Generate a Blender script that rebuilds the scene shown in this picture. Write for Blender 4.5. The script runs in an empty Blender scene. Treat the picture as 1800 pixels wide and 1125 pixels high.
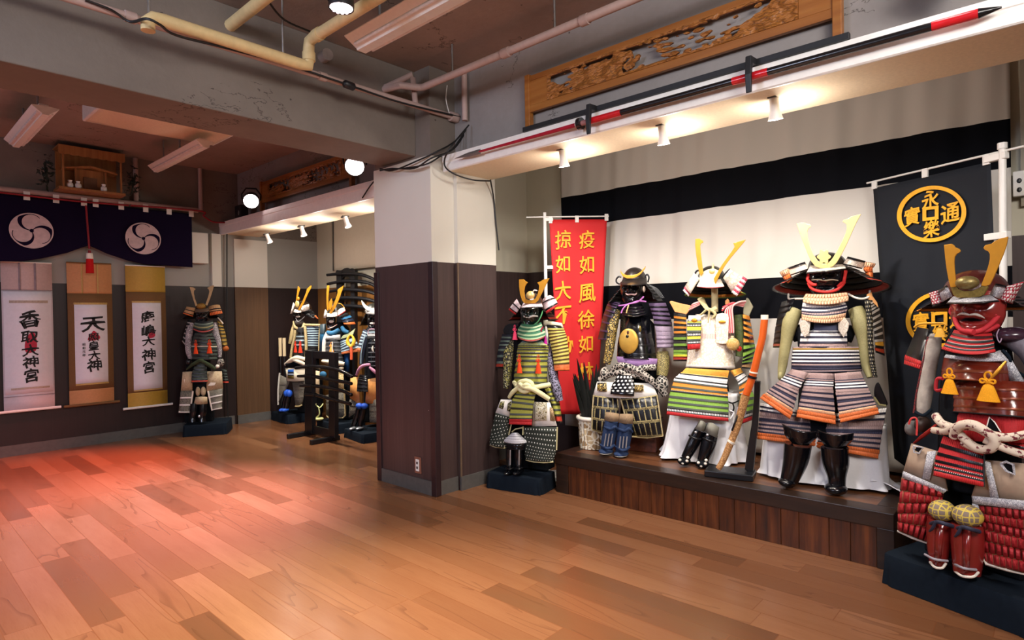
import bpy, bmesh, math, random
import numpy as np
from mathutils import Vector, Matrix
SC = bpy.context.scene
COL = SC.collection
random.seed(7); np.random.seed(7)
# ------------------------------------------------------------------ camera
CAM_H, FPX = 1.35, 1055.6
def _basis(yaw, pitch, roll):
    f = np.array([math.sin(yaw), math.cos(yaw), 0.]); r = np.array([math.cos(yaw), -math.sin(yaw), 0.]); u = np.array([0, 0, 1.])
    f, u = math.cos(pitch)*f + math.sin(pitch)*u, -math.sin(pitch)*f + math.cos(pitch)*u
    r, u = math.cos(roll)*r + math.sin(roll)*u, -math.sin(roll)*r + math.cos(roll)*u
    return r, u, f
CR, CU, CF = _basis(0.83052, -0.010418, -0.015948)
CO = np.array([0, 0, CAM_H])
cd = bpy.data.cameras.new('camera'); cam = bpy.data.objects.new('camera', cd); COL.objects.link(cam)
cd.sensor_width = 36.0; cd.lens = 36.0*FPX/1800; cd.clip_start = .05
cam.matrix_world = Matrix(((CR[0], CU[0], -CF[0], 0), (CR[1], CU[1], -CF[1], 0), (CR[2], CU[2], -CF[2], CAM_H), (0, 0, 0, 1)))
SC.camera = cam
# ------------------------------------------------------------------ light and exposure
SC.view_settings.view_transform = 'Standard'; SC.view_settings.look = 'None'
SC.view_settings.gamma = 1.0; SC.view_settings.use_curve_mapping = False
SC.view_settings.exposure = 0.25
w = bpy.data.worlds.new('world'); SC.world = w; w.use_nodes = True
w.node_tree.nodes['Background'].inputs[0].default_value = (.9, .93, 1, 1)
w.node_tree.nodes['Background'].inputs[1].default_value = 0.0
def area(name, loc, target, size, power, col):
    l = bpy.data.lights.new(name, 'AREA'); l.energy = power; l.color = col; l.shape = 'RECTANGLE'
    l.size, l.size_y = size
    o = bpy.data.objects.new(name, l); COL.objects.link(o); o.location = loc
    d = Vector(target)-Vector(loc); o.rotation_euler = d.to_track_quat('-Z', 'Y').to_euler(); return o
def spot(name, loc, target, power, col, ang=60, blend=.6, rad=.04):
    l = bpy.data.lights.new(name, 'SPOT'); l.energy = power; l.color = col; l.spot_size = math.radians(ang); l.spot_blend = blend; l.shadow_soft_size = rad
    o = bpy.data.objects.new(name, l); COL.objects.link(o); o.location = loc
    d = Vector(target)-Vector(loc); o.rotation_euler = d.to_track_quat('-Z', 'Y').to_euler(); return o
# added unseen area fills near the ceiling; the cool one follows the pillar's tint
area('unseen_fill_light', (0.2, -.9, 3.05), (1.6, 1.2, 0.6), (1.6, 1.2), 85, (1.0, .93, .87))
area('unseen_fill_light', (-1.9, 2.6, 3.05), (0.8, 3.2, 1.0), (1.2, 1.4), 130, (.70, .78, 1.0))
area('unseen_fill_light', (-1.6, 6.0, 3.05), (0.6, 6.4, 0.4), (1.0, 1.4), 24, (.80, .80, 1.0))
area('unseen_fill_light', (1.3, -1.0, 3.0), (3.4, 2.2, 1.0), (1.0, 1.0), 56, (1.0, .96, .93))
# stage wash lamps and coloured par lamps
WARM = (1.0, .93, .85)
def bulb(name, loc, power, col, rad=.03):
    l = bpy.data.lights.new(name, 'POINT'); l.energy = power; l.color = col; l.shadow_soft_size = rad
    o = bpy.data.objects.new(name, l); COL.objects.link(o); o.location = loc
for (lx, ly), tg, pw in zip([(3.2, 2.448), (3.2, 1.716), (3.2, 1.081)], [(3.72, 2.78, .7), (3.9, 1.85, .7), (3.9, 1.05, .7)], [72, 50, 54]):
    spot('track_spot_light', (lx+.045, ly-.01, 2.30), tg, pw, WARM, 128, 1., .03)
    bulb('track_bulb_light', (lx+.06, ly-.01, 2.305), 6.5, WARM)
for ly in (6.75, 5.95, 5.1):
    spot('track_spot_light', (3.36, ly, 2.24), (3.85, ly+.1, .7), 100, (1, .94, .84), 120, .9, .03); bulb('track_bulb_light', (3.42, ly, 2.25), 5, WARM)
spot('par_light', (2.86, 4.46, 2.57), (1.1, 4.7, 0), 1750, (1.0, .68, .95), 72, 1., .05)
spot('par_light', (2.9, 6.5, 2.56), (1.0, 6.5, 0), 1100, (1.0, .22, .18), 56, .9, .05)
spot('par_light', (1.70, 2.70, 2.86), (1.05, 2.0, 0), 1000, (1.0, .88, .70), 74, 1., .05)
spot('par_light', (2.78, .40, 2.60), (2.2, .7, 1.2), 40, (1.0, .75, .72), 80, .9, .05)
# ------------------------------------------------------------------ pixels <-> places
def ray(px, py):
    return CF + CR*((px-900)/FPX) + CU*((562.5-py)/FPX)
def on(px, py, ax, v):
    d = ray(px, py); i = 'xyz'.index(ax); return CO + d*((v-CO[i])/d[i])
# ------------------------------------------------------------------ materials
MATS = {}
def lin(h):
    h = h.lstrip('#'); c = [int(h[i:i+2], 16)/255 for i in (0, 2, 4)]
    return tuple(x/12.92 if x <= .04045 else ((x+.055)/1.055)**2.4 for x in c)
class NT:
    def __init__(s, name):
        s.m = bpy.data.materials.new(name); s.m.use_nodes = True; s.t = s.m.node_tree; s.b = s.t.nodes['Principled BSDF']
    def n(s, typ, ins=None, **kw):
        x = s.t.nodes.new(typ)
        for k, v in kw.items(): setattr(x, k, v)
        for k, v in (ins or {}).items(): s.put(x, k, v)
        return x
    def put(s, x, k, v):
        i = x.inputs[k]
        if hasattr(v, 'is_output'): s.t.links.new(v, i)
        elif hasattr(v, 'outputs'): s.t.links.new(v.outputs[0], i)
        else:
            if isinstance(v, (tuple, list)) and i.type == 'RGBA' and len(v) == 3: v = (*v, 1)
            i.default_value = v
    def math(s, op, a, b=0., c=None):
        d = {0: a, 1: b}
        if c is not None: d[2] = c
        return s.n('ShaderNodeMath', d, operation=op).outputs[0]
    def mix(s, f, a, b):
        x = s.n('ShaderNodeMix', None, data_type='RGBA'); s.put(x, 0, f); s.put(x, 6, a); s.put(x, 7, b); return x.outputs[2]
    def noise(s, vec, scale, detail=3., rough=.55):
        x = s.n('ShaderNodeTexNoise', {'Scale': scale, 'Detail': detail, 'Roughness': rough})
        if vec is not None: s.put(x, 'Vector', vec)
        return x.outputs['Fac']
    def ramp(s, f, stops):
        x = s.n('ShaderNodeValToRGB', {0: f}); e = x.color_ramp.elements
        while len(e) < len(stops): e.new(.5)
        for q, (p, c) in zip(e, stops): q.position = p; q.color = (*c, 1) if len(c) == 3 else c
        return x.outputs[0]
    def mapping(s, vec, scale=(1, 1, 1), loc=(0, 0, 0)):
        return s.n('ShaderNodeMapping', {'Vector': vec, 'Scale': scale, 'Location': loc}).outputs[0]
    def obj(s): return s.n('ShaderNodeTexCoord').outputs['Object']
    def uv(s): return s.n('ShaderNodeTexCoord').outputs['UV']
    def bump(s, h, strength=.3, dist=.002):
        s.put(s.b, 'Normal', s.n('ShaderNodeBump', {'Strength': strength, 'Distance': dist, 'Height': h}).outputs[0])
    def done(s, col=None, rough=None, metal=None, **kw):
        if col is not None: s.put(s.b, 'Base Color', col)
        if rough is not None: s.put(s.b, 'Roughness', rough)
        if metal is not None: s.put(s.b, 'Metallic', metal)
        for k, v in kw.items(): s.put(s.b, k.replace('_', ' '), v)
        return s.m
def M(key, col=None, rough=.6, metal=0., var=.12, scale=25., bump=.15, bdist=.001, coat=0.):
    """plain material: one colour with a little uneven tone and grain"""
    if key in MATS: return MATS[key]
    t = NT(key); c = lin(col); v = t.obj(); n = t.noise(v, scale, 4.)
    lo = tuple(x*(1-var) for x in c); hi = tuple(min(1, x*(1+var)) for x in c)
    if bump: t.bump(n, bump, bdist)
    MATS[key] = t.done(t.ramp(n, [(.3, lo), (.7, hi)]), rough, metal, Coat_Weight=coat, Specular_IOR_Level=.15 if rough >= .8 else .5)
    return MATS[key]
def emis(key, col, strength):
    if key in MATS: return MATS[key]
    t = NT(key); t.put(t.b, 'Emission Color', lin(col)); t.put(t.b, 'Emission Strength', strength)
    MATS[key] = t.done(lin(col), .5); return MATS[key]
# ------------------------------------------------------------------ mesh builder
class MB:
    def __init__(s): s.v = []; s.f = []; s.mi = []; s.uvs = []; s.mats = []
    def m(s, mat):
        if mat not in s.mats: s.mats.append(mat)
        return s.mats.index(mat)
    def add(s, V, Fs, mat, uv=None):
        b = len(s.v); k = s.m(mat); s.v += [tuple(map(float, p)) for p in V]
        for i, f in enumerate(Fs):
            s.f.append([b+j for j in f]); s.mi.append(k); s.uvs.append(uv[i] if uv else None)
    def box(s, c, d, mat, rot=None):
        P = [(x*d[0]/2, y*d[1]/2, z*d[2]/2) for x in (-1, 1) for y in (-1, 1) for z in (-1, 1)]
        if rot is not None: P = [tuple(rot @ Vector(p)) for p in P]
        P = [(p[0]+c[0], p[1]+c[1], p[2]+c[2]) for p in P]
        s.add(P, [(0, 1, 3, 2), (4, 6, 7, 5), (0, 4, 5, 1), (2, 3, 7, 6), (0, 2, 6, 4), (1, 5, 7, 3)], mat)
    def span(s, a, b, mat): s.box([(a[i]+b[i])/2 for i in range(3)], [abs(b[i]-a[i]) for i in range(3)], mat)
    def grid(s, P, mat, closed=False, uv=None, wrapv=False):
        """P: array rows x cols x 3; mat one material or one per row interval"""
        R, C = P.shape[:2]; b = len(s.v); s.v += [tuple(p) for p in P.reshape(-1, 3).tolist()]
        for i in range(R-1):
            k = s.m(mat[i] if isinstance(mat, (list, tuple)) else mat)
            for j in range(C if closed else C-1):
                j2 = (j+1) % C
                s.f.append([b+i*C+j, b+(i+1)*C+j, b+(i+1)*C+j2, b+i*C+j2]); s.mi.append(k)
                if uv is not None:
                    s.uvs.append([uv[i][j], uv[i+1][j], uv[i+1][j2], uv[i][j2]])
                else: s.uvs.append(None)
    def tube(s, pts, r, mat, n=8, flat=1.0, cap=True):
        P = np.array(pts, float); N = len(P); r = np.broadcast_to(np.array(r, float), (N,))
        T = np.gradient(P, axis=0); T /= np.linalg.norm(T, axis=1)[:, None]+1e-9
        a = np.array([0, 0, 1.]) if abs(T[0][2]) < .9 else np.array([1., 0, 0])
        rows = []; 
        for i in range(N):
            x = a - T[i]*(a@T[i]); x /= np.linalg.norm(x)+1e-9; y = np.cross(T[i], x); a = x
            th = np.arange(n)*2*math.pi/n
            rows.append(P[i] + r[i]*(np.cos(th)[:, None]*x*flat + np.sin(th)[:, None]*y))
        G = np.array(rows); b = len(s.v); s.grid(G, mat, closed=True)
        if cap:
            k = s.m(mat); s.f.append([b+j for j in range(n)]); s.mi.append(k); s.uvs.append(None)
            s.f.append([b+(N-1)*n+j for j in reversed(range(n))]); s.mi.append(k); s.uvs.append(None)
    def ell(s, c, rad, mat, n=16, m=10):
        th = np.linspace(0, math.pi, m+1)[:, None]; ph = (np.arange(n)*2*math.pi/n)[None]
        G = np.stack([c[0]+rad[0]*np.sin(th)*np.cos(ph), c[1]+rad[1]*np.sin(th)*np.sin(ph), c[2]+rad[2]*np.cos(th)*np.ones_like(ph)], -1)
        s.grid(G, mat, closed=True)
    def plate(s, pts, ext, mat):
        """pts: closed outline of 3D points, ext: extrusion vector"""
        n = len(pts); P = np.array(pts, float); Q = P+np.array(ext)
        s.add(np.vstack([P, Q]), [list(range(n)), [n+i for i in reversed(range(n))]] + [[(i+1) % n, i, n+i, n+(i+1) % n] for i in range(n)], mat)
    def build(s, name, parent=None, smooth=None, solid=0., bevel=0., sub=0):
        me = bpy.data.meshes.new(name); me.from_pydata(s.v, [], s.f)
        for m in s.mats: me.materials.append(m)
        me.polygons.foreach_set('material_index', s.mi)
        if any(u is not None for u in s.uvs):
            L = me.uv_layers.new(name='UVMap'); arr = []
            for f, u in zip(s.f, s.uvs): arr += list(u) if u is not None else [(0, 0)]*len(f)
            L.data.foreach_set('uv', [c for p in arr for c in p])
        me.validate(); me.update()
        if smooth is not None:
            for p in me.polygons: p.use_smooth = True
            if smooth < 180: me.set_sharp_from_angle(angle=math.radians(smooth))
        o = bpy.data.objects.new(name, me); COL.objects.link(o)
        if parent: o.parent = parent
        if bevel: b = o.modifiers.new('bevel', 'BEVEL'); b.width = bevel; b.segments = 2; b.limit_method = 'ANGLE'; b.angle_limit = math.radians(40)
        if solid: q = o.modifiers.new('solid', 'SOLIDIFY'); q.thickness = abs(solid); q.offset = -1 if solid > 0 else 1
        if sub: q = o.modifiers.new('sub', 'SUBSURF'); q.levels = q.render_levels = sub
        return o
def tag(o, label, cat, group=None, kind=None):
    if label: o['label'] = label
    if cat: o['category'] = cat
    if group: o['group'] = group
    if kind: o['kind'] = kind
    return o
def struct(o): o['kind'] = 'structure'; return o
def empty(name, loc, rz, label, cat, group=None):
    o = bpy.data.objects.new(name, None); COL.objects.link(o); o.location = loc; o.rotation_euler = (0, 0, rz); o.empty_display_size = .1
    return tag(o, label, cat, group)
def catmull(P, k=6, closed=False):
    P = np.array(P, float); n = len(P); out = []
    rng = range(n) if closed else range(n-1)
    for i in rng:
        if closed: a, b, c, d = P[(i-1) % n], P[i], P[(i+1) % n], P[(i+2) % n]
        else: a, b, c, d = P[max(i-1, 0)], P[i], P[i+1], P[min(i+2, n-1)]
        for t in np.arange(k)/k:
            out.append(.5*((2*b)+(c-a)*t+(2*a-5*b+4*c-d)*t*t+(3*b-a-3*c+d)*t**3))
    if not closed: out.append(P[-1])
    return np.array(out)
def text_mesh(body, size, depth, jitter=0., bold=0.):
    """one line of characters as polygons: verts, faces centred on the origin in XY"""
    cu = bpy.data.curves.new('t', 'FONT'); cu.body = body; cu.size = size; cu.align_x = 'CENTER'; cu.align_y = 'CENTER'; cu.offset = bold; cu.resolution_u = 3; cu.extrude = depth
    o = bpy.data.objects.new('t', cu); COL.objects.link(o); dg = bpy.context.evaluated_depsgraph_get(); dg.update()
    me = bpy.data.meshes.new_from_object(o.evaluated_get(dg)); bpy.data.objects.remove(o)
    V = np.array([v.co[:] for v in me.vertices]).reshape(-1, 3); Fs = [list(p.vertices) for p in me.polygons]
    bpy.data.meshes.remove(me)
    if len(V):
        V[:, :2] -= (V[:, :2].max(0)+V[:, :2].min(0))/2
        if jitter:
            V[:, 0] += jitter*size*np.sin(V[:, 1]/size*9+V[:, 0]/size*4); V[:, 1] += jitter*size*np.sin(V[:, 0]/size*8+1.3) + .10*V[:, 0]
    return V, Fs
# ------------------------------------------------------------------ surfaces of the setting
def m_floor():
    t = NT('floor_planks'); v = t.obj(); sp = t.n('ShaderNodeSeparateXYZ', {0: v}); X, Y = sp.outputs[0], sp.outputs[1]
    W, Ln = .135, 1.05
    xi = t.math('DIVIDE', X, W); row = t.math('FLOOR', xi); fx = t.math('FRACT', xi)
    off = t.n('ShaderNodeTexWhiteNoise', {'W': row}, noise_dimensions='1D').outputs[0]
    yi = t.math('ADD', t.math('DIVIDE', Y, Ln), t.math('MULTIPLY', off, 7.3)); seg = t.math('FLOOR', yi); fy = t.math('FRACT', yi)
    cid = t.n('ShaderNodeCombineXYZ', {0: row, 1: seg}); rnd = t.n('ShaderNodeTexWhiteNoise', {0: cid}, noise_dimensions='3D')
    shift = t.n('ShaderNodeVectorMath', {0: t.mapping(v, (9, 1.1, 1)), 1: rnd.outputs['Color']}, operation='ADD')
    sh2 = t.n('ShaderNodeVectorMath', {0: shift, 1: t.n('ShaderNodeVectorMath', {0: rnd.outputs['Color'], 1: (40, 40, 40)}, operation='MULTIPLY')}, operation='ADD')
    g = t.noise(sh2, 1.6, 5, .6)
    rings = t.math('FRACT', t.math('MULTIPLY', t.noise(sh2, .55, 2, .4), 11))
    base = t.ramp(rnd.outputs[0], [(0, lin('#5d3c26')), (.12, lin('#66432b')), (.3, lin('#744c31')), (.7, lin('#7d5438')), (1, lin('#885e40'))])
    fine = t.noise(t.mapping(v, (60, 3, 1)), 3, 4)
    col = t.mix(t.math('MULTIPLY', t.n('ShaderNodeMapRange', {0: g, 1: .35, 2: .75}).outputs[0], .42), base, lin('#6b3f24'))
    rg = t.n('ShaderNodeMapRange', {0: rings, 1: .82, 2: 1.0}).outputs[0]
    rmask = t.math('GREATER_THAN', t.noise(sh2, .9, 1), .56)
    col = t.mix(t.math('MULTIPLY', t.math('MULTIPLY', rg, rmask), .45), col, lin('#4a2a18'))
    col = t.mix(t.math('MULTIPLY', t.n('ShaderNodeMapRange', {0: fine, 1: .5, 2: .8}).outputs[0], .22), col, lin('#5d3820'))
    ex = t.math('MINIMUM', fx, t.math('SUBTRACT', 1, fx)); ey = t.math('MULTIPLY', t.math('MINIMUM', fy, t.math('SUBTRACT', 1, fy)), Ln/W)
    e = t.math('MINIMUM', ex, ey); gap = t.n('ShaderNodeMapRange', {0: e, 1: .006, 2: .018}).outputs[0]
    col = t.mix(gap, lin('#6e4226'), col)
    t.bump(t.math('ADD', t.math('MULTIPLY', gap, .6), t.math('MULTIPLY', fine, .12)), .35, .0012)
    t.put(t.b, 'Roughness', t.n('ShaderNodeMapRange', {0: g, 3: .17, 4: .30}).outputs[0])
    return t.done(col, Specular_IOR_Level=.5)
def m_concrete(key, a, b, spots=True):
    t = NT(key); v = t.obj(); n = t.noise(v, 1.6, 5, .6); f = t.noise(v, 22, 5, .65)
    col = t.ramp(n, [(.3, lin(a)), (.7, lin(b))])
    col = t.mix(t.math('MULTIPLY', f, .25), col, lin('#5c544c'))
    h = f
    if spots:
        vo = t.n('ShaderNodeTexVoronoi', {'Vector': t.mapping(v, (1, 1, 1)), 'Scale': 7.}); 
        r = t.n('ShaderNodeTexWhiteNoise', {0: vo.outputs['Position']}, noise_dimensions='3D').outputs[0]
        d = t.math('ADD', vo.outputs['Distance'], t.math('MULTIPLY', t.noise(v, 60, 2), .05))
        pit = t.math('MULTIPLY', t.math('LESS_THAN', d, t.math('MULTIPLY', r, .10)), t.math('GREATER_THAN', r, .62))
        col = t.mix(t.math('MULTIPLY', pit, .75), col, lin('#30281f'))
        h = t.math('SUBTRACT', f, t.math('MULTIPLY', pit, .8))
        # long crack lines and board seams
        cr = t.math('ABSOLUTE', t.math('SUBTRACT', t.noise(t.mapping(v, (.8, .8, 1.6), (3.1, 0, 0)), 2.1, 6, .62), .5))
        ck = t.math('MULTIPLY', t.math('LESS_THAN', cr, .0045), t.math('GREATER_THAN', t.noise(v, .9, 1), .52))
        col = t.mix(t.math('MULTIPLY', ck, .6), col, lin('#2c241e'))
    t.bump(h, .5, .004)
    return t.done(col, .85)
def m_wainscot(key, a, b):
    t = NT(key); v = t.obj(); n = t.noise(t.mapping(v, (28, 28, .8)), 2.2, 5, .6); n2 = t.noise(t.mapping(v, (5, 5, .25)), 1.5, 2)
    col = t.ramp(t.math('ADD', t.math('MULTIPLY', n, .6), t.math('MULTIPLY', n2, .4)), [(.3, lin(a)), (.7, lin(b))])
    if key == 'wainscot':
        vo = t.n('ShaderNodeTexVoronoi', {'Vector': v, 'Scale': 5.5}); r = t.n('ShaderNodeTexWhiteNoise', {0: vo.outputs['Position']}, noise_dimensions='3D').outputs[0]
        d = t.math('ADD', vo.outputs['Distance'], t.math('MULTIPLY', t.noise(v, 90, 2), .02))
        col = t.mix(t.math('MULTIPLY', t.math('LESS_THAN', d, t.math('MULTIPLY', r, .055)), t.math('GREATER_THAN', r, .72)), col, lin('#d8d2cc'))
    t.bump(n, .12, .001); return t.done(col, .42)
def m_plaster(key, a):
    t = NT(key); v = t.obj(); n = t.noise(v, 90, 4); c = lin(a); big = t.noise(v, 1.3, 3)
    t.bump(n, .25, .001); return t.done(t.ramp(big, [(.3, tuple(x*.93 for x in c)), (.7, c)]), .8)
def m_darkwood(key, a, b, c, axis):
    t = NT(key); v = t.obj(); sc = {'z': (14, 14, 1.1), 'y': (14, .9, 14)}[axis]
    n = t.noise(t.mapping(v, sc), 2.0, 5, .65); f = t.noise(t.mapping(v, tuple(s*4 for s in sc)), 2, 4)
    col = t.ramp(n, [(.28, lin(a)), (.5, lin(b)), (.74, lin(c))]); col = t.mix(t.math('MULTIPLY', f, .35), col, lin('#120905'))
    t.bump(f, .3, .0015); return t.done(col, .38)
FLOORM = m_floor(); CONC = m_concrete('concrete', '#6f665e', '#82786f'); CEILM = m_concrete('ceiling_concrete', '#94837a', '#a59388')
WAIN = m_wainscot('wainscot', '#382a2a', '#4f3e3b'); PLAST = m_plaster('plaster', '#dcd8cc'); POSTM = M('dark_post', '#2c1c1f', .4, bump=.05)
SKIRT = M('skirting', '#565350', .5, bump=.05); UPW = m_concrete('upper_wall', '#8d8784', '#9b9592')
WHITE = M('white_paint', '#efece6', .45, var=.04, bump=.08); SOFF = M('soffit_paper', '#e3cfb0', .7, var=.06, scale=60, bump=.3)
def sb(name, a, b, mat, bevel=0.):
    m = MB(); m.span(a, b, mat); return struct(m.build(name, bevel=bevel))
YB = 7.78; XA = 4.44; ZW = 1.746; ZC = 3.19
sb('floor', (-3.3, -2.7, -.08), (4.6, 8.1, 0), FLOORM)
sb('ceiling', (-3.3, -2.7, ZC), (4.6, 8.1, ZC+.1), CEILM)
sb('wall_left', (-3.3, -2.7, 0), (-3.2, 8.1, ZC), m_plaster('wall_left_plaster', '#b9aea2'))
sb('wall_rear', (-3.2, -2.7, 0), (4.6, -2.6, ZC), m_plaster('wall_rear_plaster', '#b9aea2'))
m = MB(); m.span((-3.2, YB, 0), (4.6, YB+.1, ZW), m_wainscot('wainscot_unlit', '#1c1416', '#2b1e1e')); m.span((-3.2, YB, ZW), (4.6, YB+.1, 2.41), m_plaster('plaster_unlit', '#9d9b94')); m.span((-3.2, YB, 2.41), (4.6, YB+.1, ZC), CONC)  # far wall's dimness is put into darker wainscot and plaster colours
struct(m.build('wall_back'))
sb('baseboard_back', (-3.2, YB-.015, 0), (3.24, YB, .11), SKIRT)
# alcove rear wall of both bays: wainscot below, plaster above
m = MB(); m.span((XA, -2.6, 0), (XA+.1, 4.1, ZW), WAIN); m.span((XA, 4.1, 0), (XA+.1, YB, ZW), m_wainscot('wainscot_warm_lit', '#6e4720', '#8c5d2a')); m.span((XA, -2.6, ZW), (XA+.1, YB, ZC), m_plaster('plaster_warm', '#d3cdb8')); struct(m.build('wall_right'))  # left bay wainscot: warm reflected light put into a golden copy
# short return wall between the pillar and the stage alcove
m = MB(); m.span((3.5, 3.84, 0), (XA, 4.10, ZW), WAIN); m.span((3.5, 3.84, ZW), (XA, 4.10, ZC), MATS.setdefault('pw', bpy.data.materials['plaster_warm'])); struct(m.build('wall_return'))
sb('baseboard_return', (3.53, 3.825, 0), (XA, 3.84, .11), SKIRT)
# concrete beam and column
sb('concrete_beam', (-3.2, 3.60, 2.553), (2.89, 4.03, ZC), CONC, .006)
sb('concrete_column', (2.89, 3.43, 2.535), (3.5, 4.13, ZC), CONC)
# pillar clad in plaster above and dark panels below
m = MB()
m.span((2.89, 3.435, ZW), (3.12, 4.15, 2.535), PLAST); m.span((3.12, 3.40, ZW), (3.54, 4.15, 2.535), PLAST)
m.span((2.89, 3.435, 0), (3.12, 4.15, ZW), WAIN); m.span((3.12, 3.40, 0), (3.54, 4.15, ZW), WAIN)
struct(m.build('pillar'))
m = MB(); m.span((2.878, 3.415, 0), (2.93, 3.47, ZW), POSTM); struct(m.build('trim_1', bevel=.004))
m = MB(); m.span((2.878, 4.10, 0), (2.93, 4.16, ZW-.04), POSTM); struct(m.build('trim_2', bevel=.004))
m = MB(); m.span((2.88, 3.47, 0), (2.895, 4.10, .105), SKIRT); m.span((2.93, 3.425, 0), (3.11, 3.44, .105), SKIRT); m.span((3.11, 3.39, 0), (3.54, 3.405, .105), SKIRT); struct(m.build('baseboard_pillar'))
m = MB(); m.span((3.11, 3.394, .105), (3.122, 3.404, ZW), M('trim_line', '#6a5644', .4)); struct(m.build('trim_3'))
# bulkheads with rounded lower lip, upper walls above them
def bulkhead(name, x0, y0, y1, zt, zb, xw):
    prof = [(x0, zt), (x0, zt-.047), (x0+.005, zt-.051), (x0+.005, zb-.012), (x0+.012, zb-.018), (x0+.022, zb-.018), (x0+.022, zb), (x0+.51, zb), (x0+.51, zt)]
    m = MB(); n = len(prof)
    V = [(x, y0, z) for x, z in prof]+[(x, y1, z) for x, z in prof]
    for i in range(n):
        j = (i+1) % n; b = [(i), (n+i), (n+j), (j)]
        m.add([V[k] for k in b], [(0, 1, 2, 3)], SOFF if i == 6 else WHITE)
    m.add(V[:n], [list(range(n))], WHITE); m.add(V[n:], [list(range(n))], WHITE)
    struct(m.build(name))
bulkhead('soffit_beam_right', 2.98, -2.6, 3.40, 2.534, 2.434, 3.14)
bulkhead('soffit_beam_left', 3.10, 4.16, YB, 2.545, 2.41, 3.3)
sb('wall_upper_right', (3.14, -2.6, 2.53), (3.48, 3.43, ZC), UPW)
sb('wall_upper_left', (3.34, 4.13, 2.52), (3.60, YB, ZC), UPW)
# pilaster at the far end of the left bay and boxed panel beside it
m = MB(); m.span((3.27, YB-.03, .0), (3.70, YB, ZW), m_wainscot('wainscot_lit', '#4a3424', '#664a33')); m.span((3.27, YB-.03, ZW), (3.70, YB, 2.36), PLAST); struct(m.build('pilaster_back'))  # lighter wainscot copy: track lamp light put into its colour
sb('baseboard_pilaster', (3.27, YB-.045, 0), (3.70, YB-.03, .11), SKIRT)
m = MB(); m.span((2.99, YB-.05, ZW), (3.10, YB, 2.40), PLAST); struct(m.build('trim_4'))
m = MB(); m.span((2.69, YB-.10, 2.02), (2.93, YB, 2.39), PLAST); tag(m.build('wall_box', bevel=.006), 'plain pale box on the wall beyond the right end of the purple curtain', 'box')
# right end of the stage alcove
m = MB(); m.span((XA-.04, .02, ZW+.16), (XA, .16, 2.9), m_plaster('jamb', '#a39a88')); struct(m.build('trim_5'))
m = MB(); m.span((XA-.10, -1.5, 0), (XA, .02, ZW+.16), WAIN); m.span((XA-.10, -1.5, ZW+.16), (XA, .02, 2.9), m_plaster('panel_green', '#8fa6a4')); struct(m.build('wall_panel_right'))
# ------------------------------------------------------------------ stage
STG = .297
st = empty('stage_platform', (3.55, 1.72, 0), 0, 'low dark stained wooden stage under the seated armours', 'stage')
o3 = lambda x, y, z: (x-3.55, y-1.72, z)
DKW = m_darkwood('stage_edge', '#1c120c', '#2a1a11', '#3a2416', 'y'); DECK = m_darkwood('stage_deck', '#4a2b18', '#6d4226', '#8a5732', 'y'); PLK = m_darkwood('stage_planks', '#2a150c', '#54290f', '#7d431d', 'z')
m = MB(); m.span(o3(3.55, .63, STG-.085), o3(3.67, 2.82, STG), DKW); m.span(o3(3.67, 2.72, STG-.085), o3(XA, 2.82, STG), DKW); m.span(o3(3.67, .63, STG-.085), o3(XA, .73, STG), DKW); m.build('edge_frame', st, bevel=.004)
m = MB()
for k in range(6): m.span(o3(3.67+k*.128, .73, STG-.05), o3(3.67+k*.128+.1265, 2.72, STG-.002), DECK)
m.build('deck', st)
m = MB(); yy = .71
while yy < 2.70:
    wd = random.uniform(.09, .19); y1 = min(yy+wd, 2.71); m.span(o3(3.56, yy+.001, 0), o3(3.58, y1-.001, STG-.085), PLK); yy = y1
m.build('front_planking', st, bevel=.002)
for a, b_, nm in (((3.553, .63, 0), (3.59, .71, STG-.085), 'corner_post'), ((3.553, 2.71, 0), (3.59, 2.82, STG-.085), 'corner_post'), ((3.59, 2.79, 0), (XA, 2.81, STG-.085), 'side_board'), ((3.59, .64, 0), (XA, .66, STG-.085), 'side_board')):
    m = MB(); m.span(o3(*a), o3(*b_), DKW); m.build(nm, st, bevel=.003)
# ------------------------------------------------------------------ striped stage curtain
XC = 4.39
def m_stripe():
    t = NT('striped_cloth'); v = t.obj(); z = t.n('ShaderNodeSeparateXYZ', {0: v}).outputs[2]
    s = t.ramp(t.math('DIVIDE', z, 3.2), [(0, (1, 1, 1)), (1.279/3.2, (0, 0, 0)), (1.57/3.2, (1, 1, 1)), (2.122/3.2, (0, 0, 0)), (2.39/3.2, (1, 1, 1))])
    s.node.color_ramp.interpolation = 'CONSTANT'
    n = t.noise(v, 300, 2); t.bump(n, .1, .0005)
    return t.done(t.mix(s, lin('#0c0d12'), lin('#d2ccc2')), .85, Specular_IOR_Level=.1)
m = MB(); ys = np.linspace(.205, 3.36, 160); zs = np.linspace(.32, 2.98, 54)
Y, Z = np.meshgrid(ys, zs)
def fold(y, z): return .010*np.sin(y*9+z*1.2)+.006*np.sin(y*23-z*2)+.004*np.sin(y*41+z*3)
X = XC-.012-fold(Y, Z)*(.6+.5*(Z-.3)/2.6)
Y2 = Y-.02*np.clip((.6-Y)/.4, 0, 1)*(2.9-Z)*.25
m.grid(np.stack([X, Y2, Z], -1), m_stripe())
o = m.build('stage_curtain', smooth=180, solid=.003)
tag(o, 'wide white and black striped cloth hung across the stage wall', 'curtain')
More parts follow.
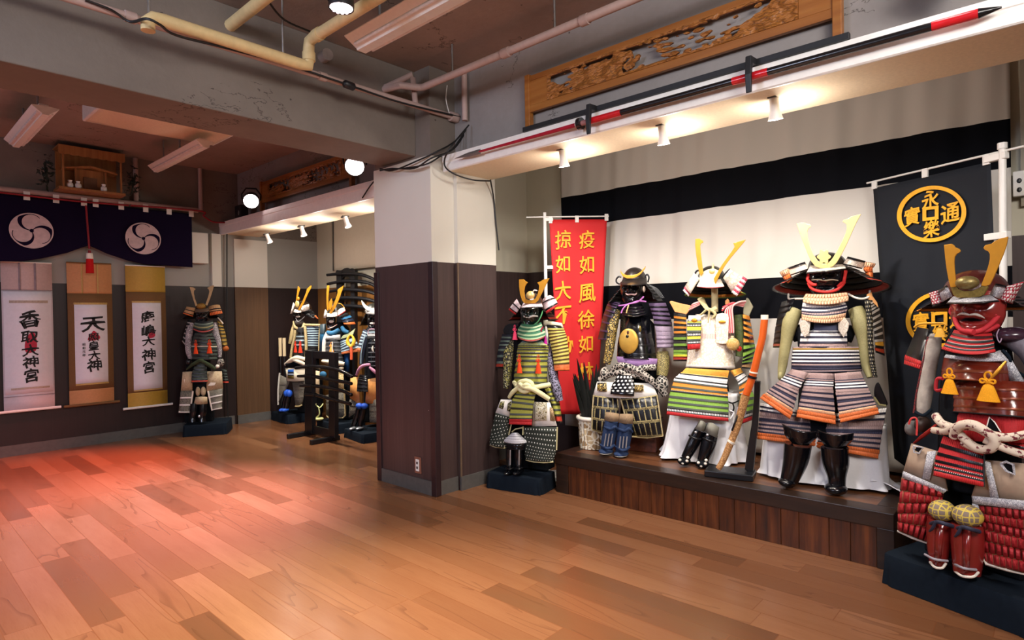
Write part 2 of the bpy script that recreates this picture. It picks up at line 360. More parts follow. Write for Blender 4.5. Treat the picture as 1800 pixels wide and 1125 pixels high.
# ------------------------------------------------------------------ armour tool kit
def lace(key, col, dark=.7, rough=.75):
    if key in MATS: return MATS[key]
    t = NT(key); u = t.n('ShaderNodeSeparateXYZ', {0: t.uv()}).outputs[0]; c = lin(col)
    fr = t.math('ABSOLUTE', t.math('SUBTRACT', t.math('FRACT', u), .5))
    k = t.n('ShaderNodeMapRange', {0: fr, 1: .30, 2: .5}).outputs[0]
    n = t.noise(t.obj(), 160, 3)
    cc = t.ramp(n, [(.3, tuple(x*.88 for x in c)), (.7, tuple(min(1, x*1.08) for x in c))])
    MATS[key] = t.done(t.mix(t.math('MULTIPLY', k, dark), cc, tuple(x*.25 for x in c)), rough); return MATS[key]
def bead(key, col, rough=.6):
    if key in MATS: return MATS[key]
    t = NT(key); s = t.n('ShaderNodeSeparateXYZ', {0: t.uv()}); c = lin(col)
    e = [t.math('SUBTRACT', .5, t.math('ABSOLUTE', t.math('SUBTRACT', t.math('FRACT', s.outputs[i]), .5))) for i in (0, 1)]
    k = t.n('ShaderNodeMapRange', {0: t.math('MINIMUM', *e), 1: .02, 2: .16}).outputs[0]
    MATS[key] = t.done(t.mix(k, tuple(x*.18 for x in c), c), rough); return MATS[key]
def dots(key, base, dot, r=.2, rough=.7):
    if key in MATS: return MATS[key]
    t = NT(key); s = t.n('ShaderNodeSeparateXYZ', {0: t.uv()})
    a = t.math('SUBTRACT', t.math('FRACT', s.outputs[0]), .5); b = t.math('SUBTRACT', t.math('FRACT', s.outputs[1]), .5)
    d = t.math('SQRT', t.math('ADD', t.math('MULTIPLY', a, a), t.math('MULTIPLY', b, b)))
    k = t.math('LESS_THAN', d, r); n = t.noise(t.obj(), 260, 2)
    t.bump(t.math('ADD', k, t.math('MULTIPLY', n, .4)), .5, .002)
    MATS[key] = t.done(t.mix(k, lin(base), lin(dot)), rough); return MATS[key]
def cells(key, base, line, wid=.12, rough=.6, soft=True, bstr=.8):
    """quilted or plated cells divided by lines, one cell per uv unit"""
    if key in MATS: return MATS[key]
    t = NT(key); s = t.n('ShaderNodeSeparateXYZ', {0: t.uv()})
    ex = [t.math('SUBTRACT', .5, t.math('ABSOLUTE', t.math('SUBTRACT', t.math('FRACT', s.outputs[i]), .5))) for i in (0, 1)]
    e = t.math('MINIMUM', *ex); k = t.math('LESS_THAN', e, wid)
    k = t.math('MULTIPLY', k, t.math('GREATER_THAN', t.noise(t.obj(), 130, 2), .40))
    t.bump(t.n('ShaderNodeMapRange', {0: e, 1: 0., 2: .4}).outputs[0], bstr, .008 if soft else .002)
    MATS[key] = t.done(t.mix(k, lin(base), lin(line)), rough); return MATS[key]
def brocade(key, a, b, c, scale=60, rough=.65, metal=0.):
    if key in MATS: return MATS[key]
    t = NT(key); v = t.obj()
    wv = t.n('ShaderNodeVectorMath', {0: v, 1: t.n('ShaderNodeVectorMath', {0: t.n('ShaderNodeTexNoise', {'Vector': v, 'Scale': scale*.8}).outputs['Color'], 1: (.03, .03, .03)}, operation='MULTIPLY').outputs[0]}, operation='ADD').outputs[0]
    vo = t.n('ShaderNodeTexVoronoi', {'Vector': wv, 'Scale': float(scale)})
    ed = t.n('ShaderNodeTexVoronoi', {'Vector': wv, 'Scale': float(scale)}, feature='DISTANCE_TO_EDGE').outputs['Distance']
    r = t.n('ShaderNodeTexWhiteNoise', {0: vo.outputs['Position']}, noise_dimensions='3D').outputs[0]
    col = t.mix(t.math('GREATER_THAN', r, .5), lin(a), lin(b)); col = t.mix(t.math('LESS_THAN', ed, .11), col, lin(c))
    t.bump(ed, .3, .002); MATS[key] = t.done(col, rough, metal); return MATS[key]
def hexnet(key, base, line, scale=45.):
    if key in MATS: return MATS[key]
    t = NT(key); ed = t.n('ShaderNodeTexVoronoi', {'Vector': t.obj(), 'Scale': scale, 'Randomness': .12}, feature='DISTANCE_TO_EDGE').outputs['Distance']
    MATS[key] = t.done(t.mix(t.math('LESS_THAN', ed, .10), lin(base), lin(line)), .7); return MATS[key]
LACQ = M('black_lacquer', '#07080d', .2, var=.05, bump=.03, coat=.15); LACQ2 = M('black_satin', '#121216', .35, bump=.1); INK = M('dark_cloth', '#0d0f14', .9, var=.2, bump=.3)
GOLD = M('gilt_brass', '#d0922a', .34, .5, var=.06, bump=.04); PALEGOLD = M('pale_gilt', '#e9cf85', .34, .55, var=.06, bump=.05); BRONZE = M('bronze', '#86743a', .45, .7, var=.3, scale=80, bump=.5)
NAVYC = M('navy_cover', '#101923', .92, var=.12, scale=40, bump=.3); CREAM = M('cream_hide', '#e9dfce', .7, var=.05, bump=.15); WCLOTH = M('white_cloth', '#f1f0f2', .85, var=.02, scale=120, bump=.12)
MOUST = M('moustache_hair', '#e6e0d4', .9, var=.15, scale=200, bump=.5); ORANGET = M('orange_tassel', '#e2501f', .85, var=.12, scale=200, bump=.4)
class Fig:
    def __init__(s, name, label, O, F, cat='armour', group=None):
        F = np.array([F[0], F[1], 0.]); s.F = F/np.linalg.norm(F); s.R = np.array([-s.F[1], s.F[0], 0.]); s.O = np.array(O, float)
        s.root = empty(name, tuple(O), math.atan2(s.F[0], -s.F[1]), label, cat, group)
        s.q = lambda p: p
        s.dep = (s.O+np.array([0, 0, .9])-CO) @ CF
    def frame(s, ox, oy, sc): s.q = lambda p: (ox+p[0]/sc, oy+p[1]/sc); s.k = 1/sc; s.org = (ox, oy, sc)
    def raw(s): s.frame(0, 0, 1)
    def L(s, x, y, w):
        """picture point on the upright plane w in front of the figure -> local coordinates (vectorised)"""
        ox, oy, sc = s.org; px = ox+np.asarray(x, float)/sc; py = oy+np.asarray(y, float)/sc; w = np.asarray(w, float)
        px, py, w = np.broadcast_arrays(px, py, w)
        d = CF + CR*((px-900)/FPX)[..., None] + CU*((562.5-py)/FPX)[..., None]
        t = ((s.O-CO) @ s.F + w)/(d @ s.F); P = CO + d*t[..., None] - s.O
        return np.stack([P @ s.R, -w, P[..., 2]], -1)
    def m(s, px, w=0.): return px*s.k*(s.dep-w*.85)/FPX       # length of px at that depth in metres
    def panel(s, name, left, right, w=0., bulge=0., rows=None, n=20, corr=.0022, flare=.005, sag=0., par=None, thick=.004, k=3, label=None, smooth=40, power=2., tilt=0.):
        wt, wb = w if isinstance(w, tuple) else (w, w); bt, bb = bulge if isinstance(bulge, tuple) else (bulge, bulge); st, sbm = sag if isinstance(sag, tuple) else (sag, sag)
        rows = [(r if len(r) == 4 else (*r, 'l')) for r in rows]; tot = sum(r[0] for r in rows); T = []; MI = []; t0 = 0.
        for i, (h, mt, rm, kind) in enumerate(rows):
            dt = h/tot
            if kind == 'l':
                e = .72 if rm else 1.
                q = [(t0, 0, 1.), (t0+dt*e*.5, .5, 1.), (t0+dt*e, .85, .9)]; mm = [mt, mt]
                if rm: q += [(t0+dt*(e+.02), 1.1, .3), (t0+dt, 1.15, .3)]; mm += [rm, rm]
            elif kind == 'b':
                q = [(t0+dt*a, .6+b, 2.+c) for a, b, c in ((0, 0, -1.6), (.2, .1, .0), (.5, .2, .4), (.8, .1, 0.), (1, 0, -1.6))]; mm = [mt]*4
            else:
                q = [(t0, 0, 0), (t0+dt, 1., 0)]; mm = [mt]
                if rm: q = [(t0, 0, 0), (t0+dt*.85, .9, 0), (t0+dt*.87, 1.1, 0), (t0+dt, 1.1, 0)]; mm = [mt, rm, rm]
            if T: MI.append(rm or mt)
            T += [(a, b, c, i+min(1., (a-t0)/dt*.999), i) for a, b, c in q]; MI += mm; t0 += dt
        T = np.array(T); S = np.linspace(0, 1, n*k+1)
        def edge(E):
            E = np.array(E, float); g = np.linspace(0, 1, len(E)); return np.interp(T[:, 0], g, E[:, 0]), np.interp(T[:, 0], g, E[:, 1])
        lx, ly = edge(left); rx, ry = edge(right); sg = (st+(sbm-st)*T[:, 0])[:, None]
        X = lx[:, None]+(rx-lx)[:, None]*S; Y = ly[:, None]+(ry-ly)[:, None]*S + sg*4*S*(1-S)
        a = np.abs(2*S-1)
        W = (wt+(wb-wt)*T[:, 0])[:, None] + (bt+(bb-bt)*T[:, 0])[:, None]*(1-a**power) + flare*T[:, 1][:, None]
        ph = S[None]*n + .5*(T[:, 4].astype(int) % 2)[:, None]
        W = W + corr*T[:, 2][:, None]*(np.abs(np.sin(np.pi*ph))**.8)
        W = W + tilt*(S-.5)[None]
        P = s.L(X, Y, W)
        # cloth seen edge on would invert; keep real metres across
        uv = np.stack(np.broadcast_arrays(ph, T[:, 3][:, None]), -1)
        b = MB(); b.grid(P, MI, uv=uv.tolist())
        o = b.build(name, par or s.root, smooth=smooth, solid=-thick)
        if label: o['label'] = label
        return o
    def tube(s, name, pts, r, mat, par=None, n=8, sm=5, flat=1., label=None):
        P = np.array(pts, float); rr = np.array(r if hasattr(r, '__len__') else [r]*len(P), float)
        Q = s.L(P[:, 0], P[:, 1], P[:, 2]); rm = s.m(rr, P[:, 2])
        C = catmull(np.column_stack([Q, rm]), sm) if len(P) > 2 else np.column_stack([Q, rm])
        b = MB(); b.tube(C[:, :3], C[:, 3], mat, n=n, flat=flat); o = b.build(name, par or s.root, smooth=60)
        if label: o['label'] = label
        return o
    def ell(s, name, x, y, w, rx, ry, d, mat, par=None, label=None, n=20):
        b = MB(); b.ell(s.L(x, y, w), (s.m(rx, w), d, s.m(ry, w)), mat, n, 12); o = b.build(name, par or s.root, smooth=180)
        if label: o['label'] = label
        return o
    def plate(s, name, pts, w, thick, mat, par=None, sm=0, label=None, bev=.0015):
        P = np.array(pts, float)
        if sm: P = catmull(P, sm, closed=True)
        ww = P[:, 2] if P.shape[1] > 2 else w
        Q = s.L(P[:, 0], P[:, 1], ww); b = MB(); b.plate(Q, (0, thick, 0), mat); o = b.build(name, par or s.root, bevel=bev)
        if label: o['label'] = label
        return o
    def horns(s, par, sets, w, mat, thick=.007, tilt=.0, name='crest_horn', label=None):
        for pts in sets: s.plate(name, [(x, y, w+tilt*(max(p[1] for p in pts)-y)) for x, y in pts], w, thick, mat, par, label=label)
    def bowl(s, x, yb, yt, hw, w, mat, par, depth=1.2, ribs=16, name='bowl', back=.0):
        c = s.L(x, yb, w); rx = s.m(hw, w); rz = s.m(yb-yt, w); ph = np.linspace(0, 2*math.pi, ribs*6+1)[:-1]; th = np.linspace(.02, math.pi/2, 12)
        rr = 1+.022*np.abs(np.cos(ph*ribs/2))**6
        G = np.stack([np.sin(th)[:, None]*np.cos(ph)*rr*rx, np.sin(th)[:, None]*np.sin(ph)*rr*rx*depth+back, np.cos(th)[:, None]**.85*np.ones_like(ph)*rz], -1)+c
        b = MB(); b.grid(G, mat, closed=True); return b.build(name, par, smooth=50)
    def shikoro(s, x, y0, y1, r0, r1, w, rows, par, a0=50, a1=310, n=64, name='neck_guard', depth=1.1, tiltz=0.):
        """flared rings round the back of the helmet; angle measured from the front"""
        th = np.radians(np.linspace(a0, a1, n*2+1)); b = MB(); N = len(rows); c0 = s.L(x, y0, w); c1 = s.L(x, y1, w)
        for i, (h, mt, rm) in enumerate(rows):
            G = []; U = []
            for t, off in ((i/N, 0), ((i+.7)/N, .003), ((i+.72)/N, .006), ((i+1)/N, .006)):
                r = s.m(r0+(r1-r0)*t, w)+off; z = c0[2]+(c1[2]-c0[2])*t
                cr = .002*np.abs(np.sin(np.arange(len(th))*math.pi/2))
                G.append(np.stack([c0[0]+(r+cr)*np.sin(th), c0[1]-(r+cr)*np.cos(th)*depth, z+tiltz*np.cos(th)*t], -1)); U.append([(q/2, t) for q in range(len(th))])
            b.grid(np.array(G), [mt, rm, rm], uv=U)
        return b.build(name, par, smooth=40, solid=.003)
    def face(s, x, y, hw, hh, w, mat, par, D=.055, turn=0., mouth=True, name='face_mask', eyes=True, n=34, top=1., jaw=.42, mh=.085):
        c = s.L(x, y, w); HX, HZ = s.m(hw, w), s.m(hh, w); A = np.linspace(-1, 1, n); B = np.linspace(top, -1, int(n*1.2)); a, b_ = np.meshgrid(A, B)
        g = lambda u, v, su, sv: np.exp(-((a-u)/su)**2-((b_-v)/sv)**2)
        wid = 1-jaw*np.clip(-b_-.1, 0, 1)**1.6
        fw = D*np.sqrt(np.clip(1.02-.97*a*a, 0, 2))*(1-.12*b_**2) + .42*D*g(0, .12, .16, .20) + .2*D*g(0, .40, .10, .25) + .18*D*(g(.45, .02, .26, .20)+g(-.45, .02, .26, .20)) + .22*D*(g(.4, .66, .32, .09)+g(-.4, .66, .32, .09)) + .22*D*g(0, -.82, .34, .16) + .10*D*g(0, -.62, .3, .05)
        fw -= .25*D*(g(.42, .42, .2, .12)+g(-.42, .42, .2, .12))
        if mouth: fw -= .35*D*g(0, -.42, .42, .10)
        fw += .08*D*g(0, -.22, .5, .07)
        P = np.stack([c[0]+HX*a*wid, c[1]-fw, c[2]+HZ*b_], -1); mb = MB(); mb.grid(P, mat)
        k = mb.m(LACQ2); R, C = P.shape[:2]; i = 0
        for r in range(R-1):
            for q in range(C-1):
                aa, bb = (A[q]+A[q+1])/2, (B[r]+B[r+1])/2
                if (mouth and (aa/.44)**2+((bb+.42-.05*math.cos(aa*5))/mh)**2 < 1) or (eyes and min(((aa-.42)/.22)**2, ((aa+.42)/.22)**2)+((bb-.44)/.09)**2 < 1): mb.mi[i] = k
                i += 1
        o = mb.build(name, par, smooth=180, solid=-.004); return o
    def tassel(s, x, y, hgt, wd, w, mat, par=None, loop=True, label=None, name='tassel', rope=None):
        """loop, knot and fringed skirt"""
        b = MB(); H = s.m(hgt, w); R = s.m(wd/2, w); c = s.L(x, y, w)
        lathe = [(.10, 0), (.34, .03), (.36, .12), (.22, .16), (.42, .22), (.62, .45), (.85, .8), (1., 1.)]
        ph = np.linspace(0, 2*math.pi, 25)[:-1]; top = .30*H if loop else 0
        G = np.array([[(c[0]+R*r*np.cos(p)*(1+.07*math.sin(p*12)*(t > .3)), c[1]+.55*R*r*np.sin(p), c[2]-top-(H-top)*t) for p in ph] for r, t in lathe])
        b.grid(G, mat, closed=True); b.add(G[-1], [list(range(24))], mat)
        if loop:
            ra = R*.11
            b.tube([(c[0]+R*.30*math.sin(q), c[1], c[2]-top*.45-top*.45*math.cos(q+math.pi)) for q in np.linspace(0, 2*math.pi, 13)], ra, mat, n=6)
            for sg in (-1, 1): b.tube([(c[0]+sg*R*(.1+.55*math.sin(q)), c[1]-ra, c[2]-top*1.05+top*.22*math.sin(2*q)) for q in np.linspace(0, math.pi, 9)], ra, mat, n=6)
        o = b.build(name, par or s.root, smooth=60)
        if label: o['label'] = label
        return o
    def drape(s, name, top, bot, z1, z0, mat, par=None, folds=9, amp=.02, yoff=0., pw=4., seed=1, label=None, xo=0.):
        """cloth over a box: rounded-square rings from (half width, half depth) top to bottom, folds growing downwards"""
        rng = np.random.RandomState(seed); ph = np.linspace(0, 2*math.pi, 181)[:-1]; f1, f2, f3 = rng.rand(3)*6
        G = []
        for t in np.concatenate([[-.04, 0.], np.linspace(.05, 1, 12)]):
            tt = max(t, 0); hx = top[0]+(bot[0]-top[0])*tt**1.3; hy = top[1]+(bot[1]-top[1])*tt**1.3
            if t < 0: hx *= .9; hy *= .9
            cx = np.sign(np.cos(ph))*np.abs(np.cos(ph))**(2/pw)*hx; cy = np.sign(np.sin(ph))*np.abs(np.sin(ph))**(2/pw)*hy
            wv = amp*tt*(np.sin(ph*folds+f1+tt*1.5)+.6*np.sin(ph*(folds*2+1)+f2-tt*2)+.4*np.sin(ph*3+f3))
            if t > .97: wv = wv*1.5+.01
            G.append(np.stack([cx+wv*np.cos(ph)+xo*tt, cy+wv*np.sin(ph)+yoff, np.full_like(ph, z1+(z0-z1)*tt)], -1))
        G = np.array(G); b = MB(); b.grid(G, mat, closed=True); b.add(G[0], [list(reversed(range(180)))], mat)
        o = b.build(name, par or s.root, smooth=180)
        if label: o['label'] = label
        return o
    def shin(s, pts, rad, mat, par=None, name='shin_guard', ribs=0, flat=1.0, label=None, n=16):
        return s.tube(name, pts, rad, mat, par, n=n, sm=4, label=label)
    def edge(s, name, pts, r, mat, par=None, sm=0):
        P = np.array(pts, float); Q = s.L(P[:, 0], P[:, 1], P[:, 2]); b = MB(); b.tube(Q, s.m(r, P[0][2]), mat, n=6); return b.build(name, par or s.root, smooth=60)
    def rest(s, lim=.04):
        """lift the figure by the little its soles sink below what carries it"""
        bpy.context.view_layer.update(); zs = [(v.co.z) for o in s.root.children_recursive if o.type == 'MESH' for v in o.data.vertices]
        lo = min(zs)
        s.root.location.z += max(0, min(lim, -lo))+.001
    def sub(s, name, par=None):
        o = bpy.data.objects.new(name, None); COL.objects.link(o); o.parent = par or s.root; o.empty_display_size = .05; return o
def mir(pts, cx): return [(2*cx-x, y) for x, y in pts]
# ------------------------------------------------------------------ mauve and white laced armour on a cloth draped seat
MAUVE = lace('lace_mauve', '#a58a86'); WHL = lace('lace_white', '#f0ece8', .35); NAVL = lace('lace_navy', '#2e2c44'); ORB = bead('bead_orange', '#dd7034'); PINKB = bead('bead_pink', '#ddab86'); REDB = bead('bead_red', '#bb1f22')
NAVR = M('rim_navy', '#28263a', .5); BLR = M('rim_black', '#0e0d10', .3); REDC = M('red_cord', '#c9241d', .7, var=.1, scale=150, bump=.4)
OLIVE = brocade('olive_cloth', '#8b8457', '#7b754c', '#a39a6a', 220); BROW = brocade('brow_brocade', '#d9d0c2', '#efe8dc', '#a38f7a', 190); LEATH = M('leather_strap', '#c58a4c', .55)
def mauve_armour():
    f = Fig('samurai_armour', 'armour laced in mauve and white with pale gold horns and orange hems', (3.98, 1.075, STG), (-1, -.12), group='suits of armour on the stage')
    f.frame(1320, 370, 4.3269)
    b = MB(); b.tube([(0, 0, .28), (0, 0, .6), (0, 0, .92), (0, 0, 1.0)], [.15, .13, .14, .06], INK, n=16); b.tube([(-.17, 0, .88), (0, 0, .93), (.17, 0, .88)], .05, INK); b.build('display_stand', f.root, smooth=60)
    h = f.sub('helmet')
    f.bowl(582, 465, 338, 132, .0, M('bowl_black', '#1c1a18', .3), h, name='helmet_bowl')
    f.panel('brow_plate', [(455, 440), (422, 502)], [(710, 430), (724, 470)], w=(.10, .135), bulge=(.05, .06), rows=[(1, BROW, BLR, 's')], sag=(4, 2), par=h, n=14)
    L = [(347, 120), (375, 113), (410, 111), (425, 121), (452, 125), (457, 143), (436, 156), (428, 182), (432, 218), (448, 288), (475, 352), (508, 402), (545, 424), (580, 428), (580, 458), (530, 458), (490, 446), (455, 402), (425, 332), (395, 256), (370, 190)]
    Rr = [(838, 48), (800, 57), (760, 67), (735, 84), (705, 92), (697, 105), (728, 124), (729, 158), (722, 190), (695, 250), (660, 318), (630, 370), (605, 403), (580, 428), (580, 458), (622, 446), (652, 418), (692, 350), (732, 270), (767, 190), (802, 112)]
    f.horns(h, [L, list(reversed(Rr))], .175, PALEGOLD)
    f.plate('crest_flower', [(555+46*math.cos(a)*(1+.18*math.cos(6*a)), 372+52*math.sin(a)*(1+.18*math.cos(6*a))) for a in np.linspace(0, 2*math.pi, 48)[:-1]], .155, .012, PALEGOLD, h)
    f.panel('turned_back_flap', [(282, 455), (303, 515)], [(410, 412), (437, 470)], w=.08, bulge=.03, rows=[(.18, BLR, None, 's'), (1, BROW, BLR, 's')], par=h, tilt=.06, n=8)
    f.panel('turned_back_flap', [(738, 373), (700, 432)], [(868, 405), (840, 465)], w=.08, bulge=.03, rows=[(.18, BLR, None, 's'), (1, BROW, BLR, 's')], par=h, tilt=-.06, n=8)
    f.panel('flap_lacing', [(222, 488), (255, 540), (285, 570)], [(286, 458), (303, 515), (312, 550)], w=.04, bulge=.03, rows=[(1, PINKB, None, 'b'), (1, ORB, None, 'b'), (1, ORB, None, 'b')], n=5, par=h, corr=.006)
    f.panel('flap_lacing', [(868, 412), (858, 470), (905, 535)], [(946, 425), (922, 462), (925, 530)], w=.04, bulge=.03, rows=[(1, PINKB, None, 'b'), (1, ORB, None, 'b'), (1, ORB, None, 'b')], n=5, par=h, corr=.006)
    dk = lace('lace_black', '#1b1714', .3)
    f.shikoro(595, 455, 612, 140, 392, .0, [(1, dk, BLR)]*4+[(1, lace('lace_red', '#a8301c'), BLR)], h, 48, 312, n=70, tiltz=.05, depth=.8)
    fm = f.face(570, 560, 116, 108, .055, LACQ, f.root, D=.06, n=30)
    f.tube('moustache', [(462, 548, .118), (515, 545, .135), (565, 552, .14), (615, 546, .135), (665, 552, .118)], [3, 6, 6, 6, 3], M('tan_line', '#bcae93', .8), par=fm)
    f.tube('chin_cord', [(452, 480, .07), (432, 540, .09), (462, 578, .13), (500, 585, .14)], [12, 13, 13, 10], REDC, par=fm)
    f.tube('chin_cord', [(436, 570, .1), (470, 618, .125), (560, 640, .14), (640, 628, .13), (692, 590, .11), (708, 555, .09), (722, 478, .07)], [11, 12, 12, 12, 12, 12, 12], REDC, par=fm)
    f.tube('chin_cord', [(660, 600, .115), (690, 572, .11), (712, 570, .095)], 11, REDC, par=fm)
    f.panel('throat_guard', [(420, 655), (397, 690), (400, 716)], [(730, 645), (742, 680), (738, 706)], w=(.10, .13), bulge=.055, rows=[(1, PINKB, None, 'b')]*3, sag=(8, 26), n=15, corr=.004)
    f.panel('throat_guard', [(398, 722), (388, 785), (390, 850)], [(712, 715), (733, 760), (708, 860)], w=(.09, .13), bulge=.06, rows=[(1.5, WHL, NAVR), (1, WHL, NAVR), (.7, MAUVE, NAVR), (.8, PINKB, None, 'b'), (.8, PINKB, None, 'b')], sag=(14, 22), n=18, corr=.003)
    f.plate('shoulder_tab', [(368, 880), (395, 852), (455, 868), (442, 950), (410, 988), (380, 942)], .16, .008, BROW, bev=.003)
    f.plate('shoulder_tab', [(662, 880), (715, 835), (748, 880), (738, 930), (705, 988), (665, 930)], .16, .008, BROW, bev=.003)
    c = f.panel('cuirass', [(470, 875), (384, 950), (372, 1065)], [(700, 872), (726, 950), (732, 1065)], w=(.08, .10), bulge=(.06, .07), rows=[(2.3, M('indigo_leather', '#4a4d66', .7), None, 's'), (.7, WHL, NAVR), (1.1, WHL, NAVR), (1.1, WHL, NAVR), (1., MAUVE, NAVR)], n=34)
    f.panel('waist_band', [(322, 1058), (312, 1150), (311, 1248)], [(838, 1058), (835, 1150), (841, 1242)], w=.05, bulge=.12, power=2.6, rows=[(.7, MAUVE, M('rim_gold', '#b58a2c', .5, .3))]+[(1.1, WHL, NAVR)]*4+[(1, MAUVE, NAVR), (1, NAVL, NAVR), (.8, MAUVE, NAVR)], n=46, sag=(0, 6), par=c)
    for pts, r, cl in (([(345, 770, .03), (300, 870, .05), (272, 1000, .06), (252, 1110, .07), (240, 1200, .07), (224, 1300, .09)], [50, 58, 44, 38, 34, 20], OLIVE), ([(795, 765, .03), (838, 880, .05), (858, 1000, .06), (868, 1110, .07), (878, 1200, .07), (905, 1290, .09)], [50, 62, 44, 36, 32, 20], OLIVE)):
        f.tube('sleeve', pts, r, cl, n=14)
    f.panel('sleeve_plate', [(868, 705), (885, 860), (892, 1010), (905, 1180), (930, 1290)], [(905, 700), (925, 860), (925, 1010), (940, 1180), (958, 1290)], w=(.09, .11), bulge=.02, rows=[(1, dots('mail_dots', '#131210', '#9c9277', .25), None, 's')]*22, n=3, flare=.002)
    f.frame(1320, 620, 4.1667)
    f.plate('hand_guard', [(905, 275), (930, 238), (965, 310), (998, 388), (990, 408), (940, 398), (905, 345)], .10, .03, BLR, sm=3, bev=.004); f.edge('hand_guard_rim', [(990, 408, .105), (940, 400, .105), (902, 345, .105)], 7, OLIVE); f.ell('hand_guard', 222, 190, .08, 22, 40, .04, OLIVE)
    f.frame(1320, 370, 4.3269)
    f.panel('shoulder_guard', [(238, 715), (205, 830), (182, 960), (172, 1062)], [(335, 690), (285, 800), (262, 950), (246, 1062)], w=(.0, .0), bulge=.03, tilt=.12, rows=[(1, LACQ2, BLR, 's')]*7+[(.9, lace('lace_rust', '#8c4026'), BLR)], n=10, flare=.012)
    f.panel('shoulder_guard', [(895, 715), (910, 800), (938, 950), (948, 1100)], [(935, 690), (972, 760), (996, 920), (1012, 1125)], w=.0, bulge=.03, tilt=-.12, rows=[(1, lace('lace_black', '#1b1714'), M('rim_grey', '#b6b2aa', .5))]*9+[(1, M('lace_yellow', '#d9a02c', .7), BLR), (1, lace('lace_redorange', '#c8431f'), BLR)], n=8, flare=.01)
    f.tube('shoulder_strap', [(740, 655, .05), (800, 685, .06), (860, 690, .05), (900, 670, .02), (905, 630, -.02)], 8, CREAM); f.tube('shoulder_strap', [(400, 690, .06), (350, 690, .06), (290, 690, .03), (285, 655, -.01)], 8, CREAM)
    f.plate('strap_leather', [(880, 660), (915, 640), (925, 670), (960, 720), (970, 760), (930, 720), (880, 690)], .03, .01, LEATH)
    f.frame(1320, 620, 4.1667)
    low = [(1, WHL, NAVR), (1, WHL, NAVR), (1, MAUVE, None), (1, MAUVE, NAVR), (.45, NAVL, None), (1, MAUVE, NAVR), (1, MAUVE, NAVR), (1, MAUVE, NAVR), (.9, ORB, None, 'b'), (.9, ORB, None, 'b')]
    f.panel('lower_tasset', [(72, 385), (60, 520), (48, 648)], [(480, 470), (480, 560), (472, 702)], w=(.10, .12), bulge=.05, rows=low, n=32)
    f.panel('lower_tasset', [(490, 480), (488, 600), (480, 712)], [(992, 425), (955, 620), (932, 795)], w=(.10, .12), bulge=.05, rows=low, n=36)
    up = [(2.6, MAUVE, None), (.3, NAVL, None), (1., MAUVE, NAVR), (1.2, WHL, NAVR), (1.2, WHL, NAVR), (1., MAUVE, None), (1., MAUVE, NAVR), (1., MAUVE, NAVR), (.4, NAVL, None), (1., MAUVE, NAVR), (1., MAUVE, NAVR), (.7, PINKB, None, 'b'), (.9, ORB, None, 'b'), (.9, ORB, None, 'b')]
    for lf, rt, tl in (([(305, 140), (205, 230), (65, 350)], [(418, 165), (350, 290), (288, 505)], .05), ([(420, 166), (385, 270), (332, 490)], [(610, 172), (600, 280), (622, 545)], 0), ([(616, 172), (622, 300), (655, 532)], [(798, 158), (862, 290), (942, 465)], -.05)):
        f.panel('tasset', lf, rt, w=(.16, .21), bulge=.03, rows=up, n=26, flare=.003, tilt=tl)
    f.panel('knee_guard', [(232, 538), (250, 625), (305, 680)], [(486, 590), (480, 645), (420, 694)], w=.235, bulge=.07, sag=(26, 8), rows=[(1, LACQ, None, 's')]*6, flare=0, n=8)
    f.panel('knee_guard', [(490, 580), (502, 645), (545, 704)], [(753, 606), (746, 662), (690, 718)], w=.235, bulge=.07, sag=(26, 8), rows=[(1, LACQ, None, 's')]*6, flare=0, n=8)
    s1 = f.shin([(343, 690, .235), (330, 790, .235), (305, 880, .24), (278, 955, .25)], [96, 90, 76, 62], LACQ); f.ell('foot_guard', 268, 962, .255, 64, 36, .07, LACQ, par=s1)
    s2 = f.shin([(612, 712, .235), (620, 830, .235), (628, 930, .24), (630, 1005, .25)], [92, 88, 62, 58], LACQ); f.ell('foot_guard', 622, 1015, .265, 76, 42, .07, LACQ, par=s2)
    f.drape('seat_cloth', (.33, .13), (.345, .155), .36, .002, WCLOTH, folds=5, amp=.012, yoff=.01)
    S, T = np.meshgrid(np.linspace(0, 1, 30), np.linspace(0, 1, 20)); b = MB()
    b.grid(np.stack([.26+.34*S*(1-.5*T), -.13+.30*T*(1-.3*S)+.02*np.sin(S*9), .004+.05*(1-S)**2*(1+.3*np.sin(T*11))+.012*np.sin(S*8+T*7)*(1-S)], -1), WCLOTH); b.build('cloth_train', f.root, smooth=180, solid=-.002)
    f.rest()
mauve_armour()
